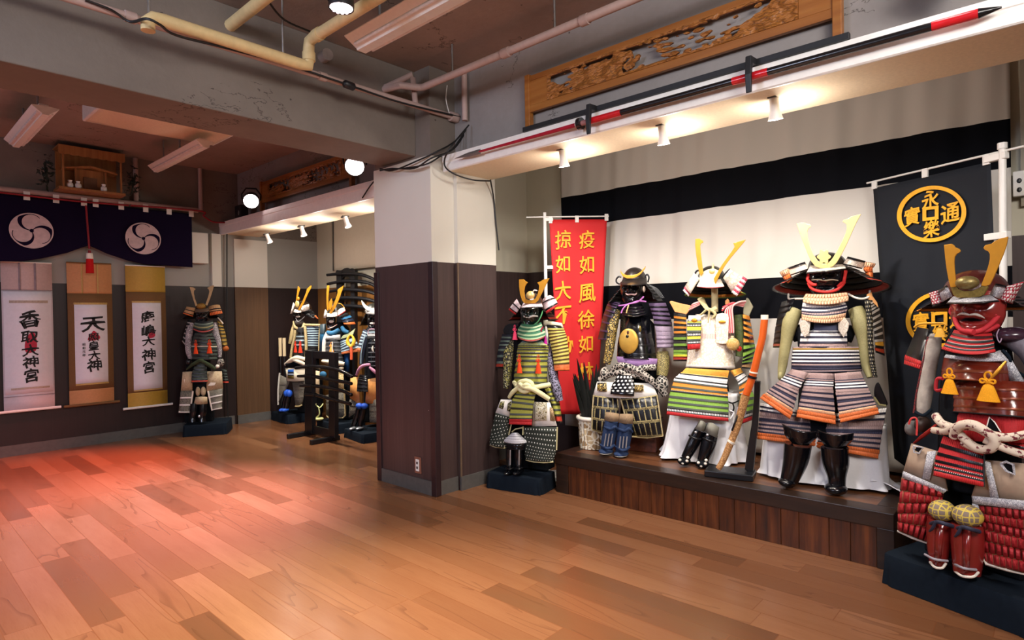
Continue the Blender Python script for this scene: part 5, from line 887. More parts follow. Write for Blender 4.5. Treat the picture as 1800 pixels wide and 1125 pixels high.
def bay_armours():
    # --- nearest the pilaster: pale gold horns, red tassels
    f = Fig('samurai_armour', 'armour with slanting gold horns, twin red tassels and bright blue knees', (3.90, 7.15, 0), (-.93, -.36), group='suits of armour in the left bay')
    f.frame(480, 490, 8.655); stand_mesh(f, .12); h = f.sub('helmet')
    f.bowl(450, 500, 335, 125, -.02, M('bowl_brown', '#33251c', .4), h, name='helmet_bowl')
    f.horns(h, [[(378, 108), (412, 150), (396, 200), (372, 290), (352, 350), (345, 335), (356, 260), (368, 170)], [(585, 103), (560, 110), (515, 152), (500, 210), (442, 350), (375, 470), (400, 476), (465, 380), (532, 222), (578, 140)]], .15, GOLD)
    f.ell('crest_disc', 366, 386, .16, 40, 52, .012, PALEGOLD, h); f.ell('crest_knob', 385, 305, .15, 26, 30, .02, GOLD, h)
    f.panel('brow_plate', [(330, 462), (308, 510)], [(425, 462), (432, 512)], w=(.09, .13), bulge=.04, rows=[(1, IVP, None, 's')], par=h, n=6, flare=0, sag=(6, 6)); f.panel('turned_back_flap', [(312, 360), (245, 490), (262, 535)], [(338, 400), (300, 490), (292, 525)], w=.08, bulge=.02, rows=[(1, IVP, None, 's')], par=h, n=5, flare=0); f.panel('turned_back_flap', [(422, 425), (438, 508)], [(545, 384), (556, 466)], w=.06, bulge=.03, rows=[(1, IVP, None, 's')], par=h, n=5, flare=0, tilt=-.06)
    f.panel('neck_guard', [(440, 520), (520, 560), (598, 600)], [(560, 458), (630, 520), (692, 606)], w=.0, bulge=.04, tilt=-.12, rows=[(1, CHR, BLR)]*4, par=h, n=10); f.panel('flap_lacing', [(600, 568), (600, 606)], [(650, 556), (692, 606)], w=.0, bulge=.0, rows=[(1, ORB, None, 'b')]*2, par=h, n=6, corr=.004)
    fm = f.face(378, 580, 62, 92, .05, LACQ, f.root, D=.05, n=22); f.ell('moustache', 378, 576, .105, 42, 15, .012, IVP, fm); f.tube('chin_cord', [(330, 560, .09), (375, 650, .12), (430, 620, .1), (480, 575, .06)], 6, M('cord_grey', '#8f8d90', .7), par=fm)
    GCR = brocade('gold_cream_brocade', '#e0cda0', '#c9b37e', '#8c7748', 190)
    f.tube('throat_guard', [(318, 650, .06), (328, 725, .10), (390, 762, .13), (450, 740, .10), (472, 680, .06)], 20, GCR); f.ell('collar', 400, 665, .06, 70, 50, .06, M('collar_grey', '#4a4644', .6))
    f.panel('cuirass', [(330, 740), (325, 900), (318, 1130), (322, 1190)], [(482, 740), (500, 900), (505, 1130), (505, 1190)], w=(.06, .07), bulge=.09, rows=[(2, CHR, BLR)]+[(1, CHR, LBR)]*3+[(1, CHR, BLR)]*5, n=16)
    f.tube('sleeve', [(322, 700, .04), (300, 800, .06), (275, 920, .07), (258, 985, .07)], [24, 34, 32, 26], GCR, n=10); f.tube('edge_strip', [(338, 780, .13), (325, 900, .13), (290, 1050, .13), (270, 1200, .13)], 20, GCR); f.tube('edge_strip', [(484, 720, .11), (498, 880, .12), (505, 1050, .12), (500, 1190, .12)], 22, GCR)
    f.panel('shoulder_guard', [(490, 730), (502, 1085)], [(712, 722), (698, 1095)], w=.04, bulge=.04, tilt=-.08, rows=[(1, NVL, LBR)]*8+[(1, CHR, BLR)]*2, n=14, flare=.008); f.panel('shoulder_pad', [(468, 680), (470, 722)], [(718, 688), (718, 724)], w=.07, bulge=.02, rows=[(1, GCR, None, 's')], n=6, flare=0); f.tube('edge_strip', [(708, 722, .05), (700, 900, .05), (694, 1095, .05)], 10, GCR)
    for x, y, hh, wd in ((338, 950, 170, 60), (412, 945, 180, 78)): f.tassel(x, y, hh, wd, .20, M('tassel_red', '#e03a22', .85, scale=200, bump=.4))
    f.frame(470, 600, 5.92)
    f.tube('cloth_sash', [(190, 240, .12), (260, 190, .18), (320, 170, .20), (400, 190, .17)], [18, 26, 24, 18], BELTC); f.tube('cloth_sash', [(250, 185, .19), (320, 205, .20), (390, 240, .17)], [12, 26, 18], BELTC); f.ell('cloth_bundle', 250, 240, .12, 70, 30, .06, INK)
    f.panel('thigh_guard_top', [(190, 278), (138, 345), (205, 410)], [(392, 285), (392, 340), (385, 408)], w=(.14, .17), bulge=.03, rows=[(1, BELTC, None, 's')], n=8, sag=(0, 8), flare=0); f.panel('tasset', [(214, 294), (212, 385)], [(276, 292), (274, 390)], w=(.19, .2), bulge=.01, rows=[(1, M('blue_lacquer', '#1d4c96', .3), BLR, 's'), (1, M('grey_band', '#6d7480', .4), BLR, 's'), (1, BRONZE, None, 's')], n=5)
    f.panel('thigh_guard', [(128, 345), (112, 500), (104, 665)], [(240, 400), (210, 480), (150, 560)], w=.13, bulge=.02, rows=[(1, MAIL, None, 's')]*3, n=6); f.panel('thigh_guard', [(255, 408), (275, 540), (298, 680)], [(390, 400), (385, 540), (362, 665)], w=.13, bulge=.02, rows=[(1, MAIL, None, 's')]*3, n=6); f.tube('white_border', [(128, 330, .14), (112, 500, .15), (112, 660, .15)], 9, M('border_grey', '#bdb8ae', .8)); f.tube('white_border', [(292, 676, .16), (330, 676, .17), (362, 660, .15)], 8, GCR)
    for a, b_ in ((200, 165), (222, 190)):
        s1 = f.shin([(a, 560, .16), (b_+15, 640, .17), (b_, 700, .18)], [30, 32, 26], LACQ); f.ell('knee_flap', a+4, 542, .17, 34, 40, .04, BRB, s1); f.ell('foot_guard', b_-4, 714, .19, 32, 20, .06, BRB, s1)
    # --- middle of the bay: gold horns with an upright leaf
    f = Fig('samurai_armour', 'armour with upright gold horns and a leaf shaped crest, behind the low sword rack', (3.92, 6.42, 0), (-.93, -.36), group='suits of armour in the left bay')
    f.frame(550, 460, 6.25); stand_mesh(f, .12); h = f.sub('helmet')
    f.bowl(260, 600, 452, 92, -.02, M('bowl_dark', '#23211c', .35), h, name='helmet_bowl'); f.tube('bowl_rim', [(268, 458, -.02), (310, 465, -.04), (348, 505, -.05)], 5, GOLD, par=h)
    f.horns(h, [[(155, 260), (183, 262), (178, 300), (168, 400), (172, 535), (156, 540), (148, 450), (148, 340)], [(340, 258), (310, 280), (268, 310), (273, 332), (262, 372), (226, 470), (176, 562), (200, 568), (250, 500), (292, 400)]], .15, GOLD)
    f.plate('crest_leaf', [(205, 402), (213, 440), (206, 505), (188, 540), (172, 505), (178, 440)], .16, .008, GOLD, h)
    f.panel('brow_plate', [(155, 568), (154, 606)], [(265, 552), (268, 598)], w=(.09, .13), bulge=.04, rows=[(1, IVP, None, 's')], par=h, n=6, flare=0, sag=(4, 4)); f.panel('turned_back_flap', [(138, 525), (102, 580), (118, 620)], [(160, 545), (145, 590), (142, 618)], w=.08, bulge=.02, rows=[(1, IVP, None, 's')], par=h, n=5, flare=0); f.panel('turned_back_flap', [(262, 540), (276, 606)], [(340, 498), (363, 545)], w=.06, bulge=.03, rows=[(1, IVP, None, 's'), (.2, REDB, None, 's')], par=h, n=5, flare=0, tilt=-.05)
    f.panel('neck_guard', [(285, 600), (320, 640), (345, 690)], [(372, 562), (430, 610), (468, 690)], w=.0, bulge=.04, tilt=-.10, rows=[(1, CHR, BLR), (1.2, BLUEC, BLR, 's'), (1, NVL, BLR), (.8, ORB, None, 'b')], par=h, n=10)
    fm = f.face(208, 660, 60, 78, .05, LACQ, f.root, D=.05, n=22); f.ell('moustache', 201, 656, .105, 36, 16, .012, IVP, fm); f.tube('chin_cord', [(165, 735, .1), (215, 720, .12), (265, 690, .09)], 5, M('cord_rose', '#d9a79a', .7), par=fm)
    f.tube('scarf', [(165, 775, .08), (215, 790, .13), (290, 745, .10)], [22, 30, 22], BLUEC); f.tube('scarf', [(318, 715, .06), (345, 760, .07), (395, 775, .06)], [18, 26, 18], BLUEC); f.panel('chest_band', [(150, 815), (140, 860)], [(300, 800), (302, 858)], w=.10, bulge=.05, rows=[(1, M('silver_grey', '#a9a9a9', .6), None, 's')], n=6)
    f.panel('cuirass', [(142, 850), (138, 1000), (150, 1130)], [(302, 850), (330, 1000), (340, 1130)], w=.06, bulge=.10, rows=[(1, CHR, M('rim_dim', '#55575c', .5))]*7, n=16)
    f.tube('sleeve', [(160, 775, .04), (132, 870, .06), (122, 985, .07)], [18, 26, 22], IVP, n=10)
    f.panel('shoulder_guard', [(302, 862), (308, 1018)], [(440, 840), (470, 850), (530, 985)], w=.06, bulge=.04, tilt=-.06, rows=[(1, NVL, LBR)]*5+[(1, lace('lace_coral', '#e07a45'), None)], n=14, flare=.006); f.plate('shoulder_cloth', [(300, 850), (330, 810), (390, 790), (465, 732), (440, 800), (350, 840)], .09, .008, M('cloth_palegreen', '#a9b08a', .8)); f.panel('shoulder_guard', [(80, 690), (76, 985)], [(145, 680), (128, 985)], w=-.02, bulge=.03, rows=[(1, M('pad_slate', '#2b3a42', .5), None, 's'), (2, BLUEC, None, 's')], n=6)
    CY = M('cord_yellow', '#e0ad2c', .75, scale=200, bump=.3); f.tube('cord_loop', [(392, 915, .16), (380, 870, .16), (400, 815, .16), (432, 815, .16), (452, 870, .16), (440, 915, .16)], [20, 18, 10, 10, 18, 22], CY); f.tube('cord_loop', [(395, 910, .165), (418, 935, .17), (440, 912, .165)], 14, CY); f.tube('cord_tail', [(420, 930, .17), (424, 1000, .17), (424, 1075, .17)], 15, M('tail_orange', '#dd5a33', .7)); f.tassel(203, 885, 120, 66, .18, M('tassel_apricot', '#ea9a48', .85, scale=200)); f.tube('rod_white', [(214, 880, .19), (214, 1080, .19)], 6, IVP)
    f.panel('blue_skirt', [(345, 1015), (350, 1200)], [(405, 1015), (400, 1210)], w=.05, bulge=.03, rows=[(1, M('deep_blue_cloth', '#173a66', .8, var=.2, scale=30), None, 's')], n=6)
    f.frame(470, 600, 5.92)
    f.tube('cloth_sash', [(575, 205, .16), (640, 215, .19), (720, 225, .18), (800, 235, .14)], [16, 24, 26, 20], BELTC); f.ell('cloth_sash', 770, 278, .14, 26, 16, .03, BELTC)
    f.panel('thigh_guard_top', [(470, 300), (470, 500), (490, 570)], [(545, 310), (540, 560)], w=.14, bulge=.01, rows=[(1, TANB, None, 's')], n=5); f.panel('thigh_guard_top', [(668, 300), (680, 510)], [(790, 310), (800, 520)], w=.13, bulge=.02, rows=[(1, brocade('gold_straw_brocade', '#c9a867', '#b08f52', '#e2cfa0', 60), None, 's')], n=5); f.ell('blue_patch', 580, 345, .16, 42, 34, .03, BLUEC)
    f.panel('thigh_guard', [(610, 560), (612, 780)], [(800, 525), (806, 790)], w=.14, bulge=.02, rows=[(1, MAIL, None, 's')]*3, n=8); f.edge('straw_border', [(620, 775, .15), (640, 795, .15), (790, 795, .15), (812, 770, .15), (800, 500, .15)], 9, GCR)
    YT = M('tie_lime', '#d9dd9a', .7)
    for a, b_ in ((470, 455), (545, 535)):
        s1 = f.shin([(a, 640, .15), (a-6, 720, .16), (b_, 790, .17)], [34, 36, 30], LACQ); f.tube('leg_tie', [(a-36, 660, .17), (a, 690, .22), (a+34, 650, .17)], 6, YT, par=s1); f.tube('leg_tie', [(a-10, 690, .22), (a-4, 760, .22), (b_-34, 800, .19)], 7, YT, par=s1); f.ell('foot_guard', b_+6, 806, .19, 44, 16, .05, YT, s1)
    # --- nearest: white crescent, half behind the pillar
    f = Fig('samurai_armour', 'black armour with white crescent horns, partly hidden behind the pillar', (3.92, 5.68, 0), (-.93, -.36), group='suits of armour in the left bay')
    f.frame(550, 460, 6.25); stand_mesh(f, .15); h = f.sub('helmet')
    f.bowl(672, 560, 455, 92, -.02, M('bowl_dark', '#23211c', .35), h, name='helmet_bowl'); f.plate('crest_crescent', [(532, 424), (540, 465), (562, 505), (600, 535), (640, 545), (690, 538), (730, 510), (752, 470), (760, 420), (735, 470), (700, 500), (660, 512), (620, 505), (578, 478)], .15, .008, IVP, h)
    f.panel('brow_plate', [(580, 530), (572, 555), (590, 575)], [(750, 525), (762, 555), (750, 575)], w=(.09, .13), bulge=.05, rows=[(1, M('fur_grey', '#8f8c8a', .95, scale=200, bump=.6), None, 's')], par=h, n=8, flare=0, sag=(4, 4)); f.shikoro(680, 560, 700, 95, 170, -.02, [(1, KBF(), BLR)]*4, h, 66, 294, n=26, depth=.9)
    fm = f.face(665, 655, 62, 90, .05, LACQ, f.root, D=.05, n=22); f.ell('moustache', 655, 676, .105, 36, 14, .012, IVP, fm)
    f.tube('chin_cord', [(610, 790, .12), (615, 755, .12), (650, 740, .13), (690, 750, .12)], 8, M('cord_dustypink', '#9a6f86', .7), par=fm); f.panel('throat_guard', [(600, 745), (600, 850)], [(735, 740), (760, 850)], w=.10, bulge=.05, rows=[(1, CHR, LBR), (1, M('silver_grey', '#a9a9a9', .6), None, 's'), (1, CHR, BLR)], n=10)
    f.panel('cuirass', [(612, 845), (604, 1000), (602, 1150)], [(765, 845), (775, 1000), (775, 1150)], w=.06, bulge=.11, rows=[(1, LACQ, M('rim_dim', '#55575c', .5), 's')]*6, n=14); f.tube('chest_charm', [(660, 925, .19), (655, 960, .19), (665, 990, .19)], [6, 11, 5], IVP)
    f.panel('shoulder_guard', [(560, 740), (520, 850), (490, 975)], [(618, 770), (578, 860), (540, 980)], w=.02, bulge=.03, tilt=.06, rows=[(1, NVL, LBR)]*6+[(.9, lace('lace_coral', '#e07a45'), None)], n=8, flare=.008); f.tube('sleeve', [(600, 790, .04), (570, 900, .06), (545, 1010, .07), (532, 1130, .08)], [22, 30, 28, 24], NVL, n=10); f.edge('sleeve_piping', [(578, 800, .10), (548, 900, .12), (530, 1010, .12), (528, 1120, .12)], 5, LBR)
    f.frame(470, 600, 5.92)
    PKC = M('cloth_pink', '#c88aa6', .8, var=.1, bump=.3); f.tube('cloth_sash', [(928, 350, .16), (955, 290, .19), (1000, 252, .2), (1070, 242, .19)], [12, 16, 18, 14], PKC); f.tube('cloth_sash', [(1062, 270, .2), (1105, 305, .19), (1150, 345, .17)], [12, 18, 14], PKC)
    APR = M('apricot_silk', '#e39a52', .7, var=.12, scale=40, bump=.4)
    f.panel('thigh_guard_top', [(868, 375), (862, 590)], [(945, 370), (975, 520), (965, 660)], w=.14, bulge=.02, rows=[(1, APR, None, 's')], n=6, flare=0); f.panel('thigh_guard_top', [(1040, 395), (1035, 540), (1020, 650)], [(1180, 370), (1180, 640)], w=.14, bulge=.02, rows=[(1, APR, None, 's')], n=6, flare=0)
    f.panel('tasset', [(965, 345), (942, 400), (932, 522)], [(1042, 355), (1046, 420), (1046, 528)], w=(.17, .2), bulge=.02, rows=[(1, LACQ2, BLR, 's')]*6, n=6, flare=.006)
    f.panel('thigh_guard', [(860, 600), (848, 790)], [(950, 650), (930, 740)], w=.13, bulge=.01, rows=[(1, MAIL, None, 's')]*3, n=5); f.panel('thigh_guard', [(1060, 610), (1066, 840)], [(1180, 605), (1180, 850)], w=.14, bulge=.02, rows=[(1, MAIL, None, 's')]*4, n=6)
    for a, b_ in ((952, 896), (1004, 962)):
        s1 = f.shin([(a, 700, .17), (a-22, 790, .18), (b_+6, 860, .19), (b_, 898, .2)], [30, 34, 28, 24], LACQ); f.ell('knee_flap', a+6, 672, .18, 40, 32, .04, BRB, s1); f.ell('foot_guard', b_-2, 904, .215, 30, 16, .06, STE_(), s1)
def KBF(): return MATS['black_flock']
def STE_(): return MATS['splint_steel']
bay_armours()
pedestal('black cloth covered pedestal under the furthest armour of the left bay', (3.68, 7.70), (3.66, 7.20), .40, .11)
pedestal('black cloth covered pedestal behind the low sword rack', (3.72, 6.62), (3.70, 6.12), .38, .11)
pedestal('black cloth covered pedestal beside the pillar, under the white crescent armour', (3.66, 5.92), (3.59, 5.44), .40, .10)
# ------------------------------------------------------------------ sword racks and swords
def rack(name, label, O, F, frame_, posts, boards, feet, thick):
    f = Fig(name, label, O, F, 'sword rack'); f.frame(*frame_)
    for p in posts: f.plate('post', p, thick/2, thick, LACQ2, bev=.004)
    for p in boards: f.plate('rail', p, thick/2-.012, thick-.024, LACQ2, bev=.003)
    R_ = MB
    for (a, b_) in feet:
        q = f.L(*a, 0.); b = MB(); b.box((q[0], -.08, .025), (.05, .34, .05), LACQ2); b.build('foot', f.root, bevel=.006)
    return f
rk = rack('sword_rack', 'low black floor rack holding four dark curved swords in the left bay', (3.47, 6.15, 0), (-1, 0), (470, 600, 5.92),
     [[(388, 92), (462, 100), (462, 960), (388, 950)], [(636, 112), (700, 120), (700, 1012), (636, 1012)]],
     [[(395, 95), (664, 112), (664, 190), (395, 172)], [(420, 870), (640, 915), (640, 1000), (420, 950)]], [((425, 900), 0), ((668, 900), 0)], .05)
def sword(label, f, pts, r, mat, w, name='sword', group=None, hilt=None):
    """curved scabbard with hilt, guard and end cap; pts from the hilt end in picture points of frame f"""
    P = catmull(np.array([(x, y, w) for x, y in pts]), 5); Q = f.L(P[:, 0], P[:, 1], P[:, 2]); n = len(Q); k = max(2, int(n*.26))
    W = (Matrix.Translation(f.root.location) @ Matrix.Rotation(f.root.rotation_euler.z, 4, 'Z'))
    Qw = np.array([list(W @ Vector(q)) for q in Q]); o = Qw[n//2]
    t = empty(name, tuple(o), 0, label, 'sword', group); Qw = Qw-o
    m = MB(); m.tube(Qw[k:], np.linspace(r, r*.85, n-k), mat, n=10); m.build('scabbard', t, smooth=60)
    m = MB(); m.tube(Qw[:k+1], np.linspace(r*.8, r*.9, k+1), hilt or LACQ2, n=10); m.build('hilt', t, smooth=60)
    d = Qw[k]-Qw[k-1]; d /= np.linalg.norm(d); m = MB(); m.tube([Qw[k]-d*.003, Qw[k]+d*.003], [r*1.2, r*1.2], LACQ2, n=12); m.build('guard', t)
    m = MB(); m.tube([Qw[-1]-d*.002, Qw[-1]+(Qw[-1]-Qw[-2])*.6], [r*.95, r*.7], LACQ, n=10); m.build('end_cap', t, smooth=60); return t
for pts, l in (([(295, 278), (430, 262), (640, 278), (780, 315), (875, 365)], 'dark curved sword, topmost in the low black rack'), ([(320, 362), (470, 365), (640, 395), (780, 420), (872, 440)], 'dark curved sword, second from the top in the low black rack'), ([(345, 462), (470, 462), (640, 485), (780, 515), (872, 555)], 'dark curved sword, third from the top in the low black rack'), ([(395, 552), (500, 558), (640, 595), (760, 625), (862, 650)], 'dark curved sword, lowest in the low black rack')):
    sword(l, rk, pts, .021, LACQ, .056, group='swords in the low rack')
yb = on(617, 520, 'x', 4.28)[1]
rb = rack('sword_rack', 'tall black rack of curved swords against the wall behind the left bay armours', (4.30, float(yb), 0), (-1, 0), (550, 460, 6.25), [[(256, 95), (312, 95), (312, 1500), (256, 1500)], [(412, 90), (456, 90), (456, 1500), (412, 1500)]], [[(245, 120), (262, 92), (300, 100), (345, 72), (372, 66), (400, 80), (428, 72), (452, 100), (452, 170), (415, 200), (390, 170), (340, 165), (315, 195), (260, 180)]], [], .05)
q = rb.L(284, 1500, 0.); q2 = rb.L(434, 1500, 0.); b = MB(); b.span((q[0]-.12, -.10, 0), (q2[0]+.12, .08, .06), LACQ2); b.build('base', rb.root)
for i, pts in enumerate(([(158, 146), (330, 132), (520, 140), (640, 180), (700, 215)], [(162, 245), (330, 215), (520, 218), (640, 245), (700, 280)], [(172, 330), (330, 305), (520, 315), (640, 338), (720, 372)], [(180, 430), (330, 398), (520, 402), (640, 425), (720, 455)], [(200, 500), (330, 485), (520, 495), (640, 520), (720, 550)])):
    sword('curved black sword in the tall rack, %s' % ('topmost', 'second from the top', 'middle one', 'second from the bottom', 'lowest')[i], rb, pts, .023, LACQ2, .056, group='swords in the tall rack')
# two arrows by the furthest armour
for i, x in enumerate((492.5, 499.5)):
    p = on(x, 600, 'x', 3.80); pb = on(x, 730, 'x', 3.80); t = empty('arrow', (3.80, float(p[1]), .112), 0, ('left', 'right')[i]+' one of two upright arrows with pale banded tops beside the furthest armour', 'arrow', 'upright arrows')
    zt = float(on(x, 594, 'x', 3.80)[2])-.112; zm = float(on(x, 626, 'x', 3.80)[2])-.112
    m = MB(); m.tube([(0, 0, zm), (0, 0, zt)], .022, dots('banded_bamboo', '#d9c39a', '#d9c39a', .0), n=8); m.build('fletched_top', t)
    m = MB(); m.tube([(0, 0, .0), (0, 0, zm)], .014, LACQ2, n=8); m.build('shaft', t)
# long sword on its stand before the white armour
def tachi():
    f = Fig('sword_stand', 'black upright stand holding the orange sheathed long sword on the stage', (3.72, 1.51, STG), (-.97, -.24), 'sword stand'); f.frame(1130, 610, 4.6875)
    b = MB(); q0 = f.L(655, 1040, 0.); b.box((q0[0]+.045, .02, .02), (.29, .17, .04), LACQ2); b.build('base', f.root, bevel=.006)
    f.plate('post', [(918, 282), (966, 286), (960, 420), (945, 640), (922, 900), (905, 1060), (838, 1010), (860, 850), (895, 640), (915, 420)], -.02, .045, LACQ2, bev=.004)
    f.plate('arm', [(860, 278), (930, 276), (930, 300), (860, 298)], .03, .06, LACQ2, bev=.003)
    f.rest()
    ORG = M('orange_lacquer', '#cf5a1c', .28, var=.08, bump=.03, coat=.4); pts = [(1003, -230), (985, -80), (950, 60), (905, 240), (850, 395)]
    W = Matrix.Translation(f.root.location) @ Matrix.Rotation(f.root.rotation_euler.z, 4, 'Z'); o = W @ Vector(f.L(850, 395, .05))
    t = empty('long_sword', tuple(o), 0, 'long curved sword with orange sheath and wrapped lower half, leaning in its stand', 'sword')
    def tb(name, pp, r, mat, par=t):
        P = catmull(np.array([(x, y, w_) for x, y, w_ in pp]), 5); Q = f.L(P[:, 0], P[:, 1], P[:, 2]); Q = np.array([list((W @ Vector(a))-o) for a in Q]); m = MB(); m.tube(Q, np.linspace(r[0], r[1], len(Q)), mat, n=12); return m.build(name, par, smooth=60)
    s1 = tb('sheath', [(x, y, .075) for x, y in pts], (.021, .023), ORG); tb('end_cap', [(1003, -264, .075), (1003, -225, .075)], (.022, .022), CREAM, s1); tb('sheath_ring', [(914, 205, .075), (912, 216, .075)], (.026, .026), CREAM, s1); tb('cord_wrap', [(905, 238, .075), (899, 258, .075)], (.027, .027), BLR, s1)
    h1 = tb('wrapped_hilt', [(848, 400, .075), (815, 520, .075), (775, 660, .07), (720, 800, .08), (665, 930, .09), (622, 1004, .095)], (.026, .018), brocade('tan_wrap', '#b98a55', '#c89a64', '#93653a', 70)); tb('fitting', [(818, 505, .06), (805, 560, .062)], (.028, .028), M('fitting_lilac', '#a7a3bd', .5), h1); tb('fitting', [(735, 775, .08), (725, 790, .08)], (.024, .024), CREAM, h1); tb('cord_tie', [(790, 540, .08), (760, 620, .1), (735, 690, .1)], (.006, .006), BLR, h1)
tachi()
# ------------------------------------------------------------------ writing
def glyph(parent, name, body, center, right, up, out, h, mat, wscale=1., jitter=.02, bold=.012, depth=.002, rot=0.):
    """one character about h tall, centred at a local point of the parent, lying in the plane right/up"""
    V, Fs = text_mesh(body, 1., .5, jitter, bold)
    if not len(V): return
    s = h/max(1e-6, V[:, 1].max()-V[:, 1].min()) if body not in '一' else h
    V = V*[s*wscale, s, 1]; V[:, 2] = (V[:, 2]+.5)*depth
    c, sn = math.cos(rot), math.sin(rot); x = V[:, 0]*c-V[:, 1]*sn; y = V[:, 0]*sn+V[:, 1]*c
    P = np.array(center)+x[:, None]*np.array(right)+y[:, None]*np.array(up)+V[:, 2][:, None]*np.array(out)
    b = MB(); b.add(P, Fs, mat); return b.build(name, parent)
def cloth_panel(f, name, tl, tr, bl, br, mat, wav=.006, n=24, m=40, w=0., ph=0., par=None):
    S, T = np.meshgrid(np.linspace(0, 1, n), np.linspace(0, 1, m)); q = lambda i: (tl[i]*(1-S)+tr[i]*S)*(1-T)+(bl[i]*(1-S)+br[i]*S)*T
    W = w+wav*(np.sin(S*7+T*2+ph)+.5*np.sin(S*13-T*3))*(T**.7)
    b = MB(); b.grid(f.L(q(0), q(1), W), mat); return b.build(name, par or f.root, smooth=180, solid=.0015)
def banner_frame(name, label, A, B, z):
    d = np.array(B)-np.array(A); n = np.array([d[1], -d[0]]); n = n if n @ np.array(A) < 0 else -n
    f = Fig(name, label, (A[0], A[1], 0), n, 'banner'); f.dep = (np.array([A[0], A[1], z])-CO) @ CF; f.raw(); return f
PLW = M('white_plastic', '#e9e6df', .4, var=.03, bump=.03)
def mat_red():
    t = NT('red_banner'); v = t.obj(); t.bump(t.noise(v, 250, 2), .15, .0006); return t.done(lin('#c8181c'), .7)
def red_banner():
    f = banner_frame('red_banner', 'tall red banner with two columns of gold characters', (3.82, 3.10), (4.25, 2.78), 2.15)
    cl = cloth_panel(f, 'cloth', (965.5, 386), (1067, 385.5), (985, 728), (1050, 728), mat_red(), .007)
    GY = M('gold_print', '#e9a71f', .6, bump=.02)
    for ch, x, y, h in (('疫', 1031.5, 421, 35), ('如', 1031.5, 464.5, 33), ('風', 1032, 514.5, 36), ('徐', 1030.5, 561, 36), ('如', 1030, 604, 32), ('林', 1029.5, 653, 35), ('掠', 990, 421, 36), ('如', 989.5, 463.5, 32), ('大', 989.5, 510.5, 36), ('不', 990, 554, 34), ('動', 993.5, 608, 34)):
        c = f.L(x, y, .013); hm = h*f.dep/FPX*.98; glyph(cl, 'character', ch, c, (1, 0, 0), (0, 0, 1), (0, -1, 0), hm, GY, .92, .02, .010)
    q = f.L([925, 1070, 957.5], [382, 380, 378], 0.); b = MB(); b.tube([q[0], q[1]], .006, PLW); b.build('cross_rod', f.root, smooth=60)
    px_ = q[2][0]; b = MB(); b.tube([(px_, .0, .0), (px_, .0, q[2][2]+.02)], .014, PLW, n=10); b.build('pole', f.root, smooth=60); b = MB(); b.box((px_, -.02, .02), (.22, .22, .04), M('base_white', '#d8d6d0', .5)); b.build('base', f.root, bevel=.01)
    for x, y in ((967.5, 386.5), (1014, 385), (1066, 382)):
        c = f.L(x, y, .004); b = MB(); b.box(c, (.030, .010, .055), PLW); b.build('hanging_tab', f.root)
    for y in (386, 470):
        c = f.L(960, y, 0.); b = MB(); b.box((c[0]+.02, 0, c[2]), (.07, .03, .028), PLW); b.build('clamp', f.root, bevel=.003)
red_banner()
def black_banner():
    f = banner_frame('dark_banner', 'dark banner with gold ringed coin emblems at the right end of the stage', (4.30, .873), (3.85, .216), 2.12)
    t = NT('dark_banner'); v = t.obj(); t.bump(t.noise(v, 250, 2), .15, .0006); DK = t.done(lin('#1e2127'), .75, Specular_IOR_Level=.2)
    cl = cloth_panel(f, 'cloth', (1534.7, 331), (1741, 284), (1572, 806), (1768, 950), DK, .006)
    GY = M('gold_print', '#e9a71f', .6, bump=.02)
    def ring(cx, cy, rx, ry, th, nm='emblem_ring'):
        a = np.linspace(0, 2*math.pi, 65)[:-1]; tilt = -.06
        o = [f.L(cx+rx*k*np.cos(a), cy+ry*k*np.sin(a)+tilt*rx*np.cos(a), w_) for k, w_ in ((1, .012), (1, .015), (1-th, .015), (1-th, .012))]
        b = MB(); b.grid(np.array(o+[o[0]]), GY, closed=True); return b.build(nm, cl)
    def emblem(cx, cy, s=1.):
        ring(cx, cy, 61*s, 49.5*s, .135)
        for ch, dx, dy, h in (('永', -2, -26, 30), ('通', 33, -2, 33), ('樂', 0, 26, 30), ('實', -34, 4, 33)):
            c = f.L(cx+dx*s, cy+dy*s, .013); glyph(cl, 'character', ch, c, (1, 0, 0), (0, 0, 1), (0, -1, 0), h*s*f.dep/FPX*.96, GY, 1.0, .015, .016)
        P = []
        for k in (1., .55):
            P.append([f.L(cx-2+dx*14*k*s, cy-1+dy*12*k*s-dx*14*k*.12*s, .0135) for dx, dy in ((-1, -1), (1, -1), (1, 1), (-1, 1))])
        P = np.array(P); b = MB(); b.grid(P, GY, closed=True); b.build('emblem_square', cl, solid=.002)
    emblem(1637.5, 376); emblem(1653, 561)
    q = f.L([1524, 1800, 1762], [322, 257, 262], 0.); b = MB(); b.tube([q[0], q[1]], .006, PLW); b.build('cross_rod', f.root, smooth=60)
    px_ = q[2][0]; b = MB(); b.tube([(px_, .0, .0), (px_, 0, q[2][2]-.04), (px_, .0, q[2][2]+.025)], .016, PLW, n=10); b.build('pole', f.root, smooth=60); b = MB(); b.box((px_+.05, 0, .02), (.26, .30, .04), M('base_white', '#d8d6d0', .5)); b.build('base', f.root, bevel=.01)
    b = MB(); b.tube([(px_, 0, q[2][2]+.0), (px_, .0, q[2][2]+.03)], .021, PLW, n=12); b.build('pole_cap', f.root, smooth=40)
    for x, y in ((1537, 325), (1626, 304), (1734, 281)):
        c = f.L(x, y, .004); b = MB(); b.box(c, (.034, .010, .05), PLW); b.build('hanging_tab', f.root)
    for (xa, ya, xb, yb_) in ((1738, 281, 1765, 272), (1738, 418, 1768, 412)):
        a, c = f.L(xa, ya, 0.), f.L(xb, yb_, 0.); b = MB(); b.box(((a[0]+c[0])/2, 0, (a[2]+c[2])/2), (abs(c[0]-a[0])+.03, .03, .034), PLW); b.build('clamp', f.root, bevel=.003)
black_banner()
